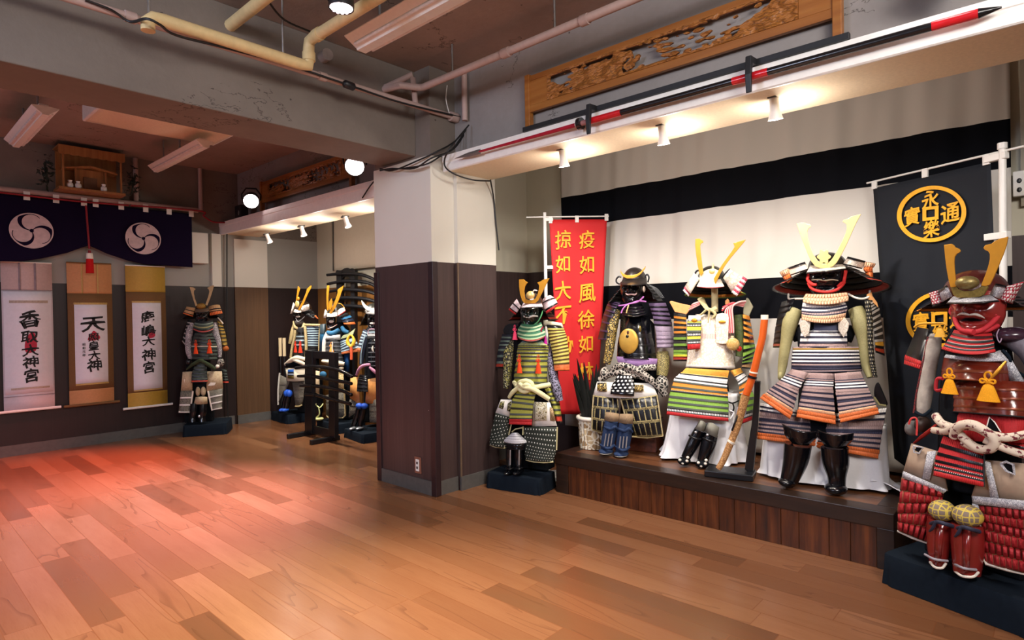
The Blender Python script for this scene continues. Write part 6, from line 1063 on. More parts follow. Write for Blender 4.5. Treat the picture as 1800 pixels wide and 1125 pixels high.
# ------------------------------------------------------------------ hanging scrolls on the far wall
INKB = M('ink', '#0c0a0c', .7, bump=.02); SEALR = M('seal_red', '#b5384a', .8, bump=.02); PAPER = M('scroll_paper', '#e6e2ea', .85, var=.03, scale=40, bump=.1); UMB = M('scroll_umber', '#7a5a3a', .8, var=.08, scale=120, bump=.2)
def scroll(label, pxc, bands, paper, chars, seal, rodm, extra, ystand=7.735):
    (xa, ya), (xb, yb_), (xc, yc), (xd, yd) = pxc
    P = [on(*p, 'y', ystand) for p in pxc]; x0 = (P[0][0]+P[2][0])/2; x1 = (P[1][0]+P[3][0])/2; zt = (P[0][2]+P[1][2])/2; zb = (P[2][2]+P[3][2])/2; Wd = x1-x0; H = zt-zb
    t = empty('hanging_scroll', (x0, ystand, zb), 0, label, 'hanging scroll', 'hanging scrolls under the purple curtain')
    def rect(name, u0, u1, v0, v1, d, mat, par=t, th=.002):
        n = 14; V = np.linspace(v0, v1, n); y = lambda v: -.012*np.sin(v*math.pi)-d
        b = MB(); b.grid(np.array([[(u0*Wd, y(v), H*(1-v)), (u1*Wd, y(v), H*(1-v))] for v in V]), mat); return b.build(name, par, smooth=180, solid=-th)
    for nm, v0, v1, mt in bands: rect(nm, 0, 1, v0, v1, 0., mt)
    pp = rect('paper', *paper, .003, PAPER); pp['label'] = 'pale paper with brush writing'
    for nm, u0, u1, v0, v1, mt in extra: rect(nm, u0, u1, v0, v1, .0055, mt)
    if seal is not None:
        pts, = (seal,); b = MB(); Q = [(u*Wd, -.012*math.sin(v*math.pi)-.0062, H*(1-v)) for u, v in catmull(np.array(pts), 4, closed=True)]; b.plate(Q, (0, -.0006, 0), SEALR); b.build('seal', pp)
    for ch, u, v, h, ws, rt in chars:
        glyph(pp, 'brush_character', ch, (u*Wd, -.012*math.sin(v*math.pi)-.0075, H*(1-v)), (1, 0, 0), (0, 0, 1), (0, -1, 0), h*H, INKB, ws, .035 if h > .03 else .01, .022 if h > .03 else .01, .0012, rt)
    b = MB(); b.tube([(-.05, -.01, 0), (Wd+.05, -.01, 0)], .014, rodm, n=12); b.build('roller', t, smooth=60)
    b = MB(); b.tube([(0, -.004, H), (Wd, -.004, H)], .008, rodm, n=8); b.build('top_rod', t, smooth=60); return t
SILKW = M('silk_greywhite', '#cfc6cd', .75, var=.04, scale=60, bump=.1); SILKP = M('silk_pinkgrey', '#c4a9a5', .75, var=.06, scale=60, bump=.1); APRI = M('silk_apricot', '#c98d5c', .7, var=.06, scale=60, bump=.1); GOLDS = M('silk_gold', '#b89236', .6, var=.06, scale=60, bump=.1); GSTR = M('gold_strip', '#c2a05c', .6, var=.15, scale=90); LINEG = M('strip_grey', '#8f8088', .8); TANS = M('strip_tan', '#b9a99a', .8, var=.2, scale=80)
scroll('white mounted scroll, left of the three, with a pink seal behind its writing', [(1, 461), (90.5, 461.5), (6.5, 725), (96.5, 716)], [('top_silk', 0, .19, SILKP), ('mount', .19, 1, SILKW)], (.03, .97, .20, .885),
       [('香', .53, .385, .125, .95, .05), ('取', .52, .505, .085, 1.15, 0), ('大', .53, .595, .085, 1.25, 0), ('神', .53, .675, .085, 1.2, .04), ('宮', .54, .765, .10, .95, 0)], [(.48, .50), (.60, .47), (.66, .54), (.63, .60), (.45, .61), (.42, .56)], PLW,
       [('strip', .14, .90, .258, .275, TANS), ('strip', .14, .90, .845, .858, TANS), ('silk_strip', .33, .37, 0, .19, LINEG), ('silk_strip', .64, .68, 0, .19, LINEG), ('seam', 0, 1, .188, .191, LINEG), ('seam', 0, 1, .90, .903, LINEG)])
scroll('brown and apricot scroll in the middle, one very large character over a red seal', [(117, 462), (195.5, 463.5), (121.5, 714), (200.5, 706)], [('top_silk', 0, .215, APRI), ('mount', .215, .895, UMB), ('lower_silk', .895, 1, APRI)], (.14, .87, .285, .855),
       [('天', .55, .43, .115, 1.3, 0), ('照', .55, .525, .06, 1.2, 0), ('皇', .55, .585, .07, 1.05, 0), ('大', .56, .655, .07, 1.2, 0), ('神', .56, .725, .095, 1.1, .03), ('昭', .33, .575, .02, 1, 0), ('和', .33, .60, .02, 1, 0), ('元', .33, .625, .02, 1, 0), ('年', .33, .65, .02, 1, 0)], [(.42, .545), (.50, .50), (.56, .48), (.64, .50), (.70, .53), (.62, .548)], UMB,
       [('silk_strip', .31, .34, 0, .215, GSTR), ('silk_strip', .66, .69, 0, .215, GSTR), ('paper_edge', .13, .88, .28, .294, GSTR), ('paper_edge', .14, .88, .85, .862, GSTR)])
scroll('gold topped brown scroll, right of the three, with five separate characters', [(220, 466), (290, 469), (224.5, 719), (294, 710)], [('top_silk', 0, .185, GOLDS), ('mount', .185, .895, UMB), ('lower_silk', .895, 1, GOLDS)], (.145, .87, .255, .88),
       [('鹿', .52, .36, .085, 1.2, .03), ('嶋', .53, .46, .085, 1.15, -.03), ('大', .53, .535, .07, 1.35, 0), ('神', .53, .63, .09, 1.15, 0), ('宮', .53, .72, .09, 1.0, 0)], [(.62, .45), (.68, .46), (.70, .50), (.58, .515), (.52, .50)], PLW,
       [('paper_edge', .14, .87, .25, .262, GSTR), ('paper_edge', .15, .87, .875, .885, GSTR)])
# ------------------------------------------------------------------ purple curtain with swirl crests
YC = 7.66
def purple_curtain():
    a = on(337, 375, 'y', YC); x1 = a[0]; PU = NT('purple_cloth'); v = PU.obj(); PU.bump(PU.noise(v, 250, 2), .15, .0006); PUR = PU.done(lin('#140a26'), .85, Specular_IOR_Level=.1)
    xs = np.linspace(-160, 337, 150); ztop = float(on(60, 347, 'y', YC)[2])
    bx = [-160, 0, 35, 70, 117, 154, 187, 222, 252, 337]; by = [446, 459.5, 460, 455, 444.5, 431.5, 446, 457.5, 464.5, 470]
    t = empty('purple_curtain', (float(on(154, 431, 'y', YC)[0]), YC, 0), 0, 'dark purple curtain with two pale swirl crests, gathered at the middle', 'curtain'); ox = t.location.x
    zb = [float(on(x, np.interp(x, bx, by), 'y', YC)[2]) for x in xs]; X = np.array([float(on(x, 400, 'y', YC)[0]) for x in xs])-ox
    V = np.linspace(0, 1, 30); rows = []
    for v in V:
        zz = ztop+(np.array(zb)-ztop)*v; y = -.012*np.sin(X*10)*v*np.exp(-abs(X))-.02*v*np.exp(-(X/.12)**2)+.010*np.sin(X*5+v)*v
        rows.append(np.stack([X, y, zz], -1))
    b = MB(); b.grid(np.array(rows), PUR); b.build('cloth', t, smooth=180, solid=-.003)
    CR_ = M('crest_print', '#cbb4b4', .8, bump=.02); r0 = .178
    for px_, py_ in ((54.8, 406), (250.8, 419.6)):
        c = on(px_, py_, 'y', YC); cx, cz = c[0]-ox, c[2]; b = MB()
        a = np.linspace(0, 2*math.pi, 73)[:-1]; b.plate([(cx+r0*math.cos(q), -.026, cz+r0*math.sin(q)) for q in a], (0, -.002, 0), CR_); disc = b.build('swirl_crest', t)
        b = MB()
        for k in range(3):
            # dark crescent: from the hub round one head and out along the rim
            A0 = math.radians(90-120*k); head = np.array([.47*math.cos(A0), .47*math.sin(A0)])
            inner = []; outer = []
            for s in np.linspace(0, 1, 26):
                q = A0+math.pi*.98-s*math.pi*1.28      # clockwise round the head
                ri = .435; thick = .035+.17*math.sin(min(1, s*1.25)**1.4*math.pi)**1.1*(1 if s < .8 else max(0, (1-s)/.2)**.7)
                inner.append(head+ri*np.array([math.cos(q), math.sin(q)])); outer.append(head+(ri+thick)*np.array([math.cos(q), math.sin(q)]))
            P = np.array([inner, outer]); rad = np.linalg.norm(P, axis=-1, keepdims=True); P = P*np.minimum(1, .93/np.maximum(rad, 1e-6))
            b.grid(np.stack([cx+r0*P[..., 0], np.full(P.shape[:2], -.0292), cz+r0*P[..., 1]], -1), PUR)
        h_ = np.linspace(0, 2*math.pi, 13)[:-1]; b.add([(cx+r0*.1*math.cos(q), -.0292, cz+r0*.1*math.sin(q)) for q in h_], [list(range(12))], PUR)
        b.build('swirl', disc, solid=.001)
    for x in (47, 98.5, 147.5, 168, 213, 256, 297, 336):
        zc = float(on(x, 352+.075*x-12+6, 'y', YC-.02)[2]); p = on(x, 345+.075*x, 'y', YC-.02); b = MB(); b.box((p[0]-ox, -.022, ztop+.005), (.052, .006, .085), PLW); b.build('hanging_tab', t)
    RDC = M('cord_darkred', '#8a1420', .7, scale=160, bump=.3); p0 = on(151.5, 361, 'y', YC-.05); p1 = on(157, 437, 'y', YC-.05)
    b = MB(); b.tube([(p0[0]-ox, -.04, p0[2]), (p1[0]-ox, -.05, p1[2])], .010, RDC); b.build('gather_cord', t, smooth=60)
    zc = p1[2]-.02; xx = p1[0]-ox
    for (z0, z1, r, m_, nm) in ((0, .03, .014, RDC, 'tassel_knot'), (.03, .09, .032, IVP, 'tassel_band'), (.09, .24, .036, M('tassel_brightred', '#c01a1c', .8, scale=200, bump=.4), 'tassel_skirt')):
        b = MB(); b.tube([(xx, -.055, zc-z0), (xx, -.055, zc-(z0+z1)/2), (xx, -.055, zc-z1)], [r*.9, r, r*1.05], m_, n=14); b.build(nm, t, smooth=60)
    return ztop
ZTOP = purple_curtain()
# red cord along the pipe to the right
p = [on(x, y, 'y', YC-.06) for x, y in ((0, 338), (150, 355), (345, 370), (358, 380), (375, 390), (398, 391))]; b = MB(); b.tube(catmull(np.array(p), 6), .010, M('cord_darkred', '#8a1420', .7), n=6); tag(b.build('festoon_rope', smooth=60), 'dark red rope running along the pipe above the purple curtain', 'rope')
PIPEP = M('pipe_pinkgrey', '#b39a92', .5, var=.06, bump=.05); PIPEY = M('pipe_cream', '#d8c08c', .5, var=.08, bump=.05); CABLE = M('black_cable', '#121212', .5, bump=.05); STEEL = M('bare_steel', '#9a9794', .4, .8)
def path(name, pts, r, mat, label, cat, n=10, sm=0, group=None, fit=()):
    """pipe or cable through points"""
    P = np.array(pts, float); o = P.mean(0); 
    if sm: P = catmull(P, sm)
    b = MB(); b.tube(P-o, r, mat, n=n); ob = b.build(name, smooth=60); ob.location = o; tag(ob, label, cat, group)
    for q, rr, ln, d in fit:
        d = np.array(d, float); d /= np.linalg.norm(d); b = MB(); b.tube([np.array(q)-o-d*ln/2, np.array(q)-o+d*ln/2], rr, mat, n=12); b.build('coupling', ob, smooth=60)
    return ob
zp = float(on(200, 352, 'y', 7.70)[2]); path('curtain_pipe', [(-1.2, 7.69, ZTOP+.055), (float(on(348, 368, 'y', 7.69)[0]), 7.69, ZTOP+.055)], .028, PIPEP, 'pale pipe above the purple curtain along the far wall', 'pipe')
for x in (239, 352): 
    q = on(x, 340, 'y', 7.74); path('riser_pipe', [(q[0], 7.735, ZTOP+.07), (q[0], 7.735, 3.18)], .026, PIPEP, 'vertical pipe on the far wall %s' % ('right of the small shrine' if x < 300 else 'near the right end of the purple curtain'), 'pipe')
path('wall_cable', [on(399, y, 'y', 7.72) for y in (392, 470, 560, 660)]+[on(401, 735, 'y', 7.70)], .008, CABLE, 'black cable hanging down the far wall right of the curtain', 'cable', 6, 4)
# ------------------------------------------------------------------ small household shrine high on the far wall
def shrine():
    y0 = 7.46; WD = m_darkwood('shrine_wood', '#8a5a34', '#a8713f', '#bd8650', 'z')
    a = on(104, 333, 'y', y0); b_ = on(221, 343, 'y', y0); zt = float(on(106, 253, 'y', y0)[2]); zt = min(zt, 3.16); x0, x1, z0 = float(a[0]), float(b_[0]), float((a[2]+b_[2])/2); W = x1-x0
    t = empty('household_shrine', (x0, y0, z0), 0, 'small wooden household shrine shelf high on the far wall above the purple curtain', 'shrine'); H = zt-z0
    def bx(nm, a, b2, mt=WD): m = MB(); m.span(a, b2, mt); return m.build(nm, t, bevel=.002)
    bx('base_board', (0, 0, 0), (W, .27, .028)); bx('back_board', (.02, .25, .028), (W-.02, .27, H-.02))
    for x in (.03, W-.045): bx('post', (x, .01, .028), (x+.018, .03, H-.06))
    xs = np.linspace(0, W, 61); low = [.085+.012*abs(math.sin(q*math.pi*7/W)) - .0 for q in xs]
    m = MB(); P = [(x, .0, H-l) for x, l in zip(xs, low)]+[(W, 0, H), (0, 0, H)]; m.plate(P, (0, .012, 0), WD); m.build('canopy', t); bx('canopy_roof', (0, .012, H-.015), (W, .27, H))
    m = MB(); m.plate([(.06, .05, .24), (W/2, .05, .285), (W-.06, .05, .24), (W-.06, .05, .225), (W/2, .05, .262), (.06, .05, .225)], (0, .16, 0), WD); m.build('shrine_roof', t)
    for x in (.15, W-.17): bx('shrine_pillar', (x, .08, .028), (x+.018, .10, .25))
    bx('shrine_wall', (.17, .12, .028), (W-.17, .13, .25)); bx('door_leaf', (W/2-.06, .11, .05), (W/2+.06, .12, .17), M('shrine_door', '#6d4a30', .6))
    for x in (.10, .17, W-.19):
        j = MB(); pr_ = [(0, 0), (.022, .0), (.03, .02), (.026, .045), (.014, .055), (.02, .075)]; ph = np.linspace(0, 2*math.pi, 17)[:-1]
        j.grid(np.array([[(r*math.cos(q), r*math.sin(q), z) for q in ph] for r, z in pr_]), PLW, closed=True); o = j.build('offering_jar', smooth=60); o.location = (x0+x, y0+.045, z0+.029); tag(o, 'white offering jar on the household shrine, %s' % {10: 'furthest left', 17: 'second from the left'}.get(round(x*100), 'right of its door'), 'jar', 'offering jars')
    LEAF = M('sakaki_leaf', '#16241a', .6, var=.3)
    for nm, cx, sg in (('left', -.10, -1), ('right', W+.09, 1)):
        b = MB(); rng = np.random.RandomState(5+sg)
        for i in range(60):
            c = np.array([cx+np.clip(rng.randn(), -1.5, 1.5)*.04, .07+rng.randn()*.04, .16+rng.randn()*.085]); d = rng.randn(3); d /= np.linalg.norm(d); u = np.cross(d, rng.randn(3)); u /= np.linalg.norm(u)
            b.add([c-d*.03, c+u*.011, c+d*.03, c-u*.011], [(0, 1, 2, 3)], LEAF)
        for i in range(5):
            e = np.array([cx+sg*.01+rng.rand()*.03, .07, .20+rng.rand()*.08]); b.tube([(cx-sg*.02, .08, .03), e], .004, LEAF, n=5)
        o = b.build('evergreen_sprig', solid=.0008); o.location = (x0, y0, z0); tag(o, 'dark evergreen sprig at the %s side of the household shrine' % nm, 'plant')
shrine()
# ------------------------------------------------------------------ feathers and basket beside the stage's left end
def basket():
    c = on(1017, 775, 'z', STG+.0); c = np.array([3.87, 2.70]); t = empty('basket', (c[0], c[1], STG), 0, 'pale woven basket of bamboo strips at the left end of the stage', 'basket')
    BA = brocade('bamboo_strip', '#c8b08a', '#9d7f5a', '#e6dcc8', 24); ph = np.linspace(0, 2*math.pi, 49)[:-1]
    b = MB(); b.grid(np.array([[((r+.004*math.cos(q*24))*math.cos(q), (r+.004*math.cos(q*24))*math.sin(q), z) for q in ph] for r, z in ((.0, .001), (.10, .002), (.105, .1), (.112, .23), (.104, .23), (.096, .02))]), BA, closed=True); b.build('body', t, smooth=50)
    b = MB(); b.tube([(.113*math.cos(q), .113*math.sin(q), .235) for q in np.linspace(0, 2*math.pi, 33)], .017, CREAM); b.build('rim', t, smooth=60)
    t = empty('feather_bundle', (c[0]+.0, c[1]+.0, STG+.03), 0, 'bundle of dark feathers standing in the basket before the red banner', 'feathers'); FE = M('feather_black', '#10140f', .6, var=.4, scale=60, bump=.4); rng = np.random.RandomState(3)
    for i in range(16):
        a = rng.rand()*6.28; ln = .42+.28*rng.rand(); tip = np.array([math.cos(a)*.13*rng.rand()**.5, .06+math.sin(a)*.12, ln]); bs = np.array([math.cos(a)*.03, math.sin(a)*.03, 0]); pts = [bs+(tip-bs)*s+np.array([0, 0, .05*math.sin(s*3.1)]) for s in np.linspace(0, 1, 9)]
        b = MB(); wv = [.003, .006, .012, .022, .028, .026, .02, .012, .002]; b.tube(pts, wv, FE, n=6, flat=.25); b.build('feather', t, smooth=60)
basket()
# ------------------------------------------------------------------ lamps
LENS = emis('lamp_lens', '#fff4ee', 9.); LENSW = emis('track_lens', '#fff0da', 7.); HOUS = M('lamp_housing', '#16161a', .45)
def par_can(loc, target, r, label, ln=.16, yoke=True, red=False):
    d = Vector(target)-Vector(loc); q = d.to_track_quat('-Z', 'Y'); t = empty('stage_lamp', loc, 0, label, 'stage lamp'); t.rotation_euler = q.to_euler()
    ph = np.linspace(0, 2*math.pi, 33)[:-1]
    m = MB(); m.grid(np.array([[(a*r*math.cos(p), a*r*math.sin(p), z) for p in ph] for a, z in ((.90, -.002), (1.0, -.004), (1.02, .02), (1.0, .04), (.96, .07), (.8, ln*.85), (.45, ln), (.01, ln))]), HOUS, closed=True); m.build('housing', t, smooth=40)
    m = MB(); m.grid(np.array([[(a*r*math.cos(p), a*r*math.sin(p), z) for p in ph] for a, z in ((.92, .002), (.6, -.003), (.01, -.005))]), LENS, closed=True); ln_ = m.build('lens', t, smooth=60)
    m = MB()
    for k in range(12):
        p = k*math.pi/6; m.ell((.7*r*math.cos(p), .7*r*math.sin(p), -.004), (r*.14, r*.14, .006), emis('led_dot', '#ffd9e0', 6.), 8, 6)
    m.build('led_ring', ln_, smooth=180)
    if yoke:
        m = MB(); m.tube([(-r*1.1, 0, .05), (-r*1.15, r*.6, .08), (-r*.6, r*1.35, .10), (r*.6, r*1.35, .10), (r*1.15, r*.6, .08), (r*1.1, 0, .05)], .008, HOUS, n=6, flat=2.); m.build('yoke', t, smooth=60)
    return t
PARS = [((2.94, 4.50, 2.645), (1.3, 2.4, 1.0), .088, 'glowing round stage lamp on the ledge left of the white pillar top'), ((2.98, 6.60, 2.64), (1.4, 3.6, 1.0), .086, 'glowing round stage lamp at the far end of the left bay ledge')]
for a in PARS: par_can(*a)
p0 = on(600, 14, 'z', 2.90); par_can(tuple(p0), (p0[0]-.05, p0[1]-.02, 0), .062, 'glowing round lamp hanging from the ceiling beside the long white light fitting', .13); path('lamp_rod', [(p0[0], p0[1], 3.02), (p0[0], p0[1], 3.19)], .008, HOUS, 'short black rod holding the ceiling lamp', 'rod')
par_can((2.90, .33, 2.66), (2.2, .75, 1.8), .085, 'glowing round stage lamp at the top right corner above the spear')
def track_head(px_, py_, x, lit, tilt, label):
    p = on(px_, py_, 'x', x); zt = 2.445 if lit == 0 else 2.366
    t = empty('spotlight', (float(p[0]), float(p[1]), zt), 0, label, 'spotlight', 'white spotlights under the ledge beams'); t.rotation_euler = tilt
    ph = np.linspace(0, 2*math.pi, 25)[:-1]; g = lambda P, mt: MB()
    m = MB(); m.grid(np.array([[(r*math.cos(q), r*math.sin(q), z) for q in ph] for r, z in ((.001, -.008), (.023, -.008), (.024, -.012), (.024, -.070), (.026, -.08), (.036, -.115), (.036, -.118), (.030, -.116), (.028, -.10), (.001, -.095))]), WHITE, closed=True); m.build('head', t, smooth=40)
    m = MB(); m.box((0, 0, -.004), (.075, .04, .012), M('track_grey', '#4b4a48', .5)); m.build('mount', t)
    m = MB(); m.add([(.027*math.cos(q), .027*math.sin(q), -.110) for q in ph], [list(range(24))], LENSW); m.build('lens', t)
for a in ((988, 268, 3.2, 0, (.0, -.20, 0), 'white spotlight, furthest left of three above the stage'), (1163, 226, 3.2, 0, (0, -.20, 0), 'white spotlight, middle of three above the stage'), (1360, 178, 3.2, 0, (0, -.20, 0), 'white spotlight, furthest right of three above the stage'),
          (468, 402, 3.38, 1, (-.25, -.28, 0), 'white spotlight, furthest along the left bay'), (529, 386, 3.38, 1, (-.35, -.1, 0), 'white spotlight, middle one in the left bay'), (606, 366, 3.38, 1, (-.35, -.1, 0), 'white spotlight, nearest the pillar in the left bay')): track_head(*a)
def fluorescent(x0, x1, y0, y1, z, label, drop, rods, lens=True):
    t = empty('fluorescent_fitting', ((x0+x1)/2, (y0+y1)/2, z), 0, label, 'ceiling light', 'unlit ceiling light fittings'); W = (x1-x0)/2; L_ = (y1-y0)/2
    prof = [(-W, .035), (-W*.30, -.012), (-W*.26, -.022), (W*.26, -.022), (W*.30, -.012), (W, .035), (W, .040), (W*.3, .045), (-W*.3, .045), (-W, .040)]
    m = MB(); n = len(prof); m.plate([(x, -L_, zz) for x, zz in prof], (0, 2*L_, 0), WHITE); m.build('reflector', t)
    for s in (-1, 1): m = MB(); m.tube([(s*W*.52, -L_+.03, .0), (s*W*.52, L_-.03, .0)], .011, M('tube_glass', '#e9e6e4', .3), n=8); m.build('lamp_tube', t, smooth=60)
    m = MB(); m.span((-.03, -L_*.9, .045), (.03, L_*.9, .075), WHITE); m.build('spine', t)
    for y in rods:
        m = MB(); m.tube([(0, y-(y0+y1)/2, .07), (0, y-(y0+y1)/2, ZC-z)], .008, STEEL, n=6); m.build('hanger_rod', t, smooth=60)
fluorescent(2.0, 2.235, 1.88, 3.145, 2.985, 'long white light fitting on the ceiling beside the big beam', 0, (2.1, 2.95))
fluorescent(.93, 1.10, 5.72, 6.98, 2.95, 'white light fitting at the far left of the ceiling', 0, (6.0, 6.6)); fluorescent(2.10, 2.25, 5.72, 7.05, 2.925, 'white light fitting on the left bay ceiling right of the shrine', 0, (6.35, 6.8))
m = MB(); m.span((1.34, 5.05, 3.05), (2.42, 6.15, 3.188), WHITE); ac = m.build('air_conditioner', bevel=.01); tag(ac, 'white ceiling air unit with a sagging cover behind the big beam', 'air conditioner')
S, T = np.meshgrid(np.linspace(0, 1, 26), np.linspace(0, 1, 16)); sag = .09*np.sin(np.clip((S-.10)/.60, 0, 1)*math.pi)**.8*np.sin(T*math.pi*.9+.25); m = MB(); m.grid(np.stack([1.36+S*1.04, 5.07+T*1.06, 3.048-sag], -1), SOFF); m.build('sagging_cover', ac, smooth=180, solid=.002)
# ------------------------------------------------------------------ pipes and cables
za = float(on(600, 145, 'y', 3.40)[2]); xe = float(on(832, 214, 'y', 3.38)[0])
path('beam_pipe', [(-1.5, 3.40, za), (min(xe, 3.10), 3.40, za)], .021, PIPEP, 'pinkish pipe running along the face of the big beam', 'pipe', fit=[((.95, 3.40, za), .028, .05, (1, 0, 0)), ((2.0, 3.40, za), .027, .05, (1, 0, 0)), ((min(xe, 3.10), 3.40, za), .036, .07, (1, 0, 0))])
y1 = 3.31; A, B_, C_ = on(268, 44, 'y', y1), on(543, 106, 'y', y1), on(544, 72, 'y', y1); zc = float(C_[2]); zz = float((A[2]+B_[2])/2)
path('cream_pipe', [(A[0]-.02, y1, zz-.075), (A[0]-.02, y1, zz-.03), (A[0]+.005, y1, zz-.004), (A[0]+.05, y1, zz), (B_[0]-.05, y1, zz), (B_[0]-.005, y1, zz+.005), (B_[0], y1, zz+.05), (B_[0], y1, zc-.05), (B_[0], y1-.012, zc-.008), (B_[0], y1-.06, zc), (B_[0], 1.2, zc)], .033, PIPEY, 'thick cream pipe along the beam, turning up and across the ceiling', 'pipe', 12, fit=[((B_[0], y1, zz+.06), .038, .05, (0, 0, 1)), ((B_[0], 3.2, zc), .038, .05, (0, 1, 0))])
D = on(406, 44, 'y', 3.59); path('cream_pipe', [(D[0], 3.61, D[2]), (D[0], 2.3, D[2])], .034, PIPEY, 'short cream pipe leaving a hole high in the big beam', 'pipe', 12)
pe = on(740, 155, 'y', 3.385); q1 = on(704, 150, 'y', 3.42); q2 = on(676, 157, 'y', 3.60)
path('ceiling_pipe', [q2, q1, (pe[0]-.02, 3.39, pe[2]), (pe[0], 3.36, pe[2]), (pe[0], -1.5, pe[2]+.01)], .025, PIPEP, 'pink pipe running under the ceiling above the carved wooden panel', 'pipe', fit=[((pe[0], 2.55, pe[2]), .031, .06, (0, 1, 0)), ((pe[0], 1.95, pe[2]), .031, .05, (0, 1, 0))])
v0, v1, v2 = on(676, 154, 'y', 3.60), on(725, 131, 'y', 3.46), on(722, 180, 'y', 3.43); path('small_pipe', [v0, v1, (v1[0], 3.455, v1[2]-.03), (v1[0], 3.43, za+.01)], .021, PIPEP, 'small pink elbow pipe from the beam down to the beam pipe', 'pipe')
w0 = on(815, 128, 'x', 3.10); path('riser_pipe', [(3.105, float(w0[1]), float(w0[2])), (3.105, float(w0[1]), 2.80)], .022, PIPEP, 'vertical pipe on the wall right of the concrete column', 'pipe')
q = on(573, 98, 'y', 3.56); path('pipe_stub', [(q[0], 3.61, q[2]), (q[0]-.01, 3.52, q[2]-.005)], .038, M('stub_grey', '#8d8078', .6), 'short grey pipe stub set in the face of the big beam', 'pipe', 16)
for x, y0_, yl, lab in ((498, 100, 3.31, 'thin steel rod hanging the cream pipe'), (262, 40, 3.31, 'thin steel rod at the left end of the cream pipe')):
    q = on(x, y0_, 'y', yl); path('hanger_rod', [(q[0], yl, q[2]), (q[0], yl, 3.19)], .006, STEEL, lab, 'rod', 6)
for x, y0_, lab in ((795, 108, 'steel hook hanging the pink ceiling pipe near the column'), (975, 45, 'steel hook hanging the pink ceiling pipe above the carved panel')):
    q = on(x, y0_, 'x', float(pe[0])); path('hanger_rod', [(pe[0], q[1], pe[2]+.01), (pe[0], q[1], 3.19)], .007, STEEL, lab, 'rod', 6)
def cab(label, pts, r=.006, sm=5, name='cable'): return path(name, [on(*p) for p in pts], r, CABLE, label, 'cable', 6, sm)
yc = 3.37
c1 = cab('black cable following the pipe along the big beam', [(150, 0, 'y', yc), (196, 18, 'y', yc), (228, 38, 'y', yc), (258, 33, 'y', yc-.15), (282, 44, 'y', yc-.16), (310, 62, 'y', yc-.12), (400, 85, 'y', yc), (500, 112, 'y', yc), (600, 145, 'y', yc), (700, 179, 'y', yc), (790, 201, 'y', yc), (832, 212, 'y', yc)], .007)
b = MB(); a0 = on(603, 146, 'y', yc)-np.array(c1.location); a1 = on(624, 154, 'y', yc)-np.array(c1.location); b.tube([a0, a0+(a1-a0)*.15, a0+(a1-a0)*.85, a1], [.012, .026, .026, .012], HOUS, n=8); b.build('plug_connector', c1, smooth=50)
for i, mid in enumerate(((800, 248, 735, 282), (803, 256, 745, 290), (795, 262, 728, 296))):
    cab('black cable sagging from the pipe end to the pillar top, %s' % ('highest', 'middle', 'lowest')[i], [(826, 216, 'y', 3.37-i*.03), (mid[0], mid[1], 'y', 3.36-i*.03), (mid[2]+30, mid[3]-14-i*2, 'y', 3.385-i*.03), (mid[2], mid[3], 'x', 2.86-i*.02), (690, 300-i*2, 'x', 2.85-i*.02), (668, 296+i*2, 'x', 2.87-i*.02)])
cab('black cable looping over the end of the ledge beam', [(824, 220, 'y', 3.24), (790, 262, 'y', 3.24), (781, 288, 'x', 2.95), (795, 304, 'x', 2.97), (830, 316, 'x', 3.1), (862, 318, 'x', 3.3)]); cab('black cable hanging in front of the white pillar side', [(862, 316, 'x', 3.42), (868, 350, 'y', 3.385), (872, 395, 'y', 3.385), (877, 440, 'y', 3.385)]); cab('black cable dropping from the pipe end to the ledge', [(836, 215, 'y', 3.37), (848, 226, 'y', 3.20), (846, 240, 'y', 3.20), (838, 250, 'y', 3.25)]); cab('black cable slanting from the pipe end along the upper wall', [(838, 216, 'y', 3.30), (856, 230, 'y', 3.12), (880, 246, 'y', 2.98)]); cab('short black cable before the left bay beam by the pillar', [(663, 312, 'x', 3.08), (650, 328, 'x', 3.08), (637, 348, 'x', 3.08)]); cab('loose black cable below the ceiling beside the cream pipe', [(470, 0, 'y', 3.25), (500, 35, 'y', 3.27), (552, 58, 'y', 3.27)]); cab('black cable in the corner of the left bay behind the armour', [(585, 330, 'x', 4.36), (585.5, 400, 'x', 4.36), (585.5, 476, 'x', 4.36)], sm=2)
cab('thin pale wire hanging beside the column', [(786, 150, 'y', 3.38), (784, 175, 'y', 3.38), (790, 200, 'y', 3.38)], .003).data.materials[0] = WHITE
# ------------------------------------------------------------------ carved openwork panels
def openwork(t, name, P0, eu, ev, W, H, nx, nz, field, mat, th):
    """board of W x H with holes where field < 0 (contour cut cell by cell)"""
    F = np.array([[field(i/nx, j/nz) for i in range(nx+1)] for j in range(nz+1)]); V = []; idx = {}; Fc = []
    def vid(k, p):
        if k not in idx: idx[k] = len(V); V.append(np.array(P0)+np.array(eu)*p[0]*W+np.array(ev)*p[1]*H)
        return idx[k]
    for j in range(nz):
        for i in range(nx):
            cs = [(i, j), (i+1, j), (i+1, j+1), (i, j+1)]; poly = []
            for k in range(4):
                a, c = cs[k], cs[(k+1) % 4]; fa, fc = F[a[1], a[0]], F[c[1], c[0]]
                if fa > 0: poly.append(vid(a, (a[0]/nx, a[1]/nz)))
                if (fa > 0) != (fc > 0):
                    s = fa/(fa-fc); poly.append(vid((min(a, c), max(a, c)), ((a[0]+(c[0]-a[0])*s)/nx, (a[1]+(c[1]-a[1])*s)/nz)))
            if len(poly) > 2: Fc.append(poly)
    m = MB(); m.add(V, Fc, mat); return m.build(name, t, solid=th)
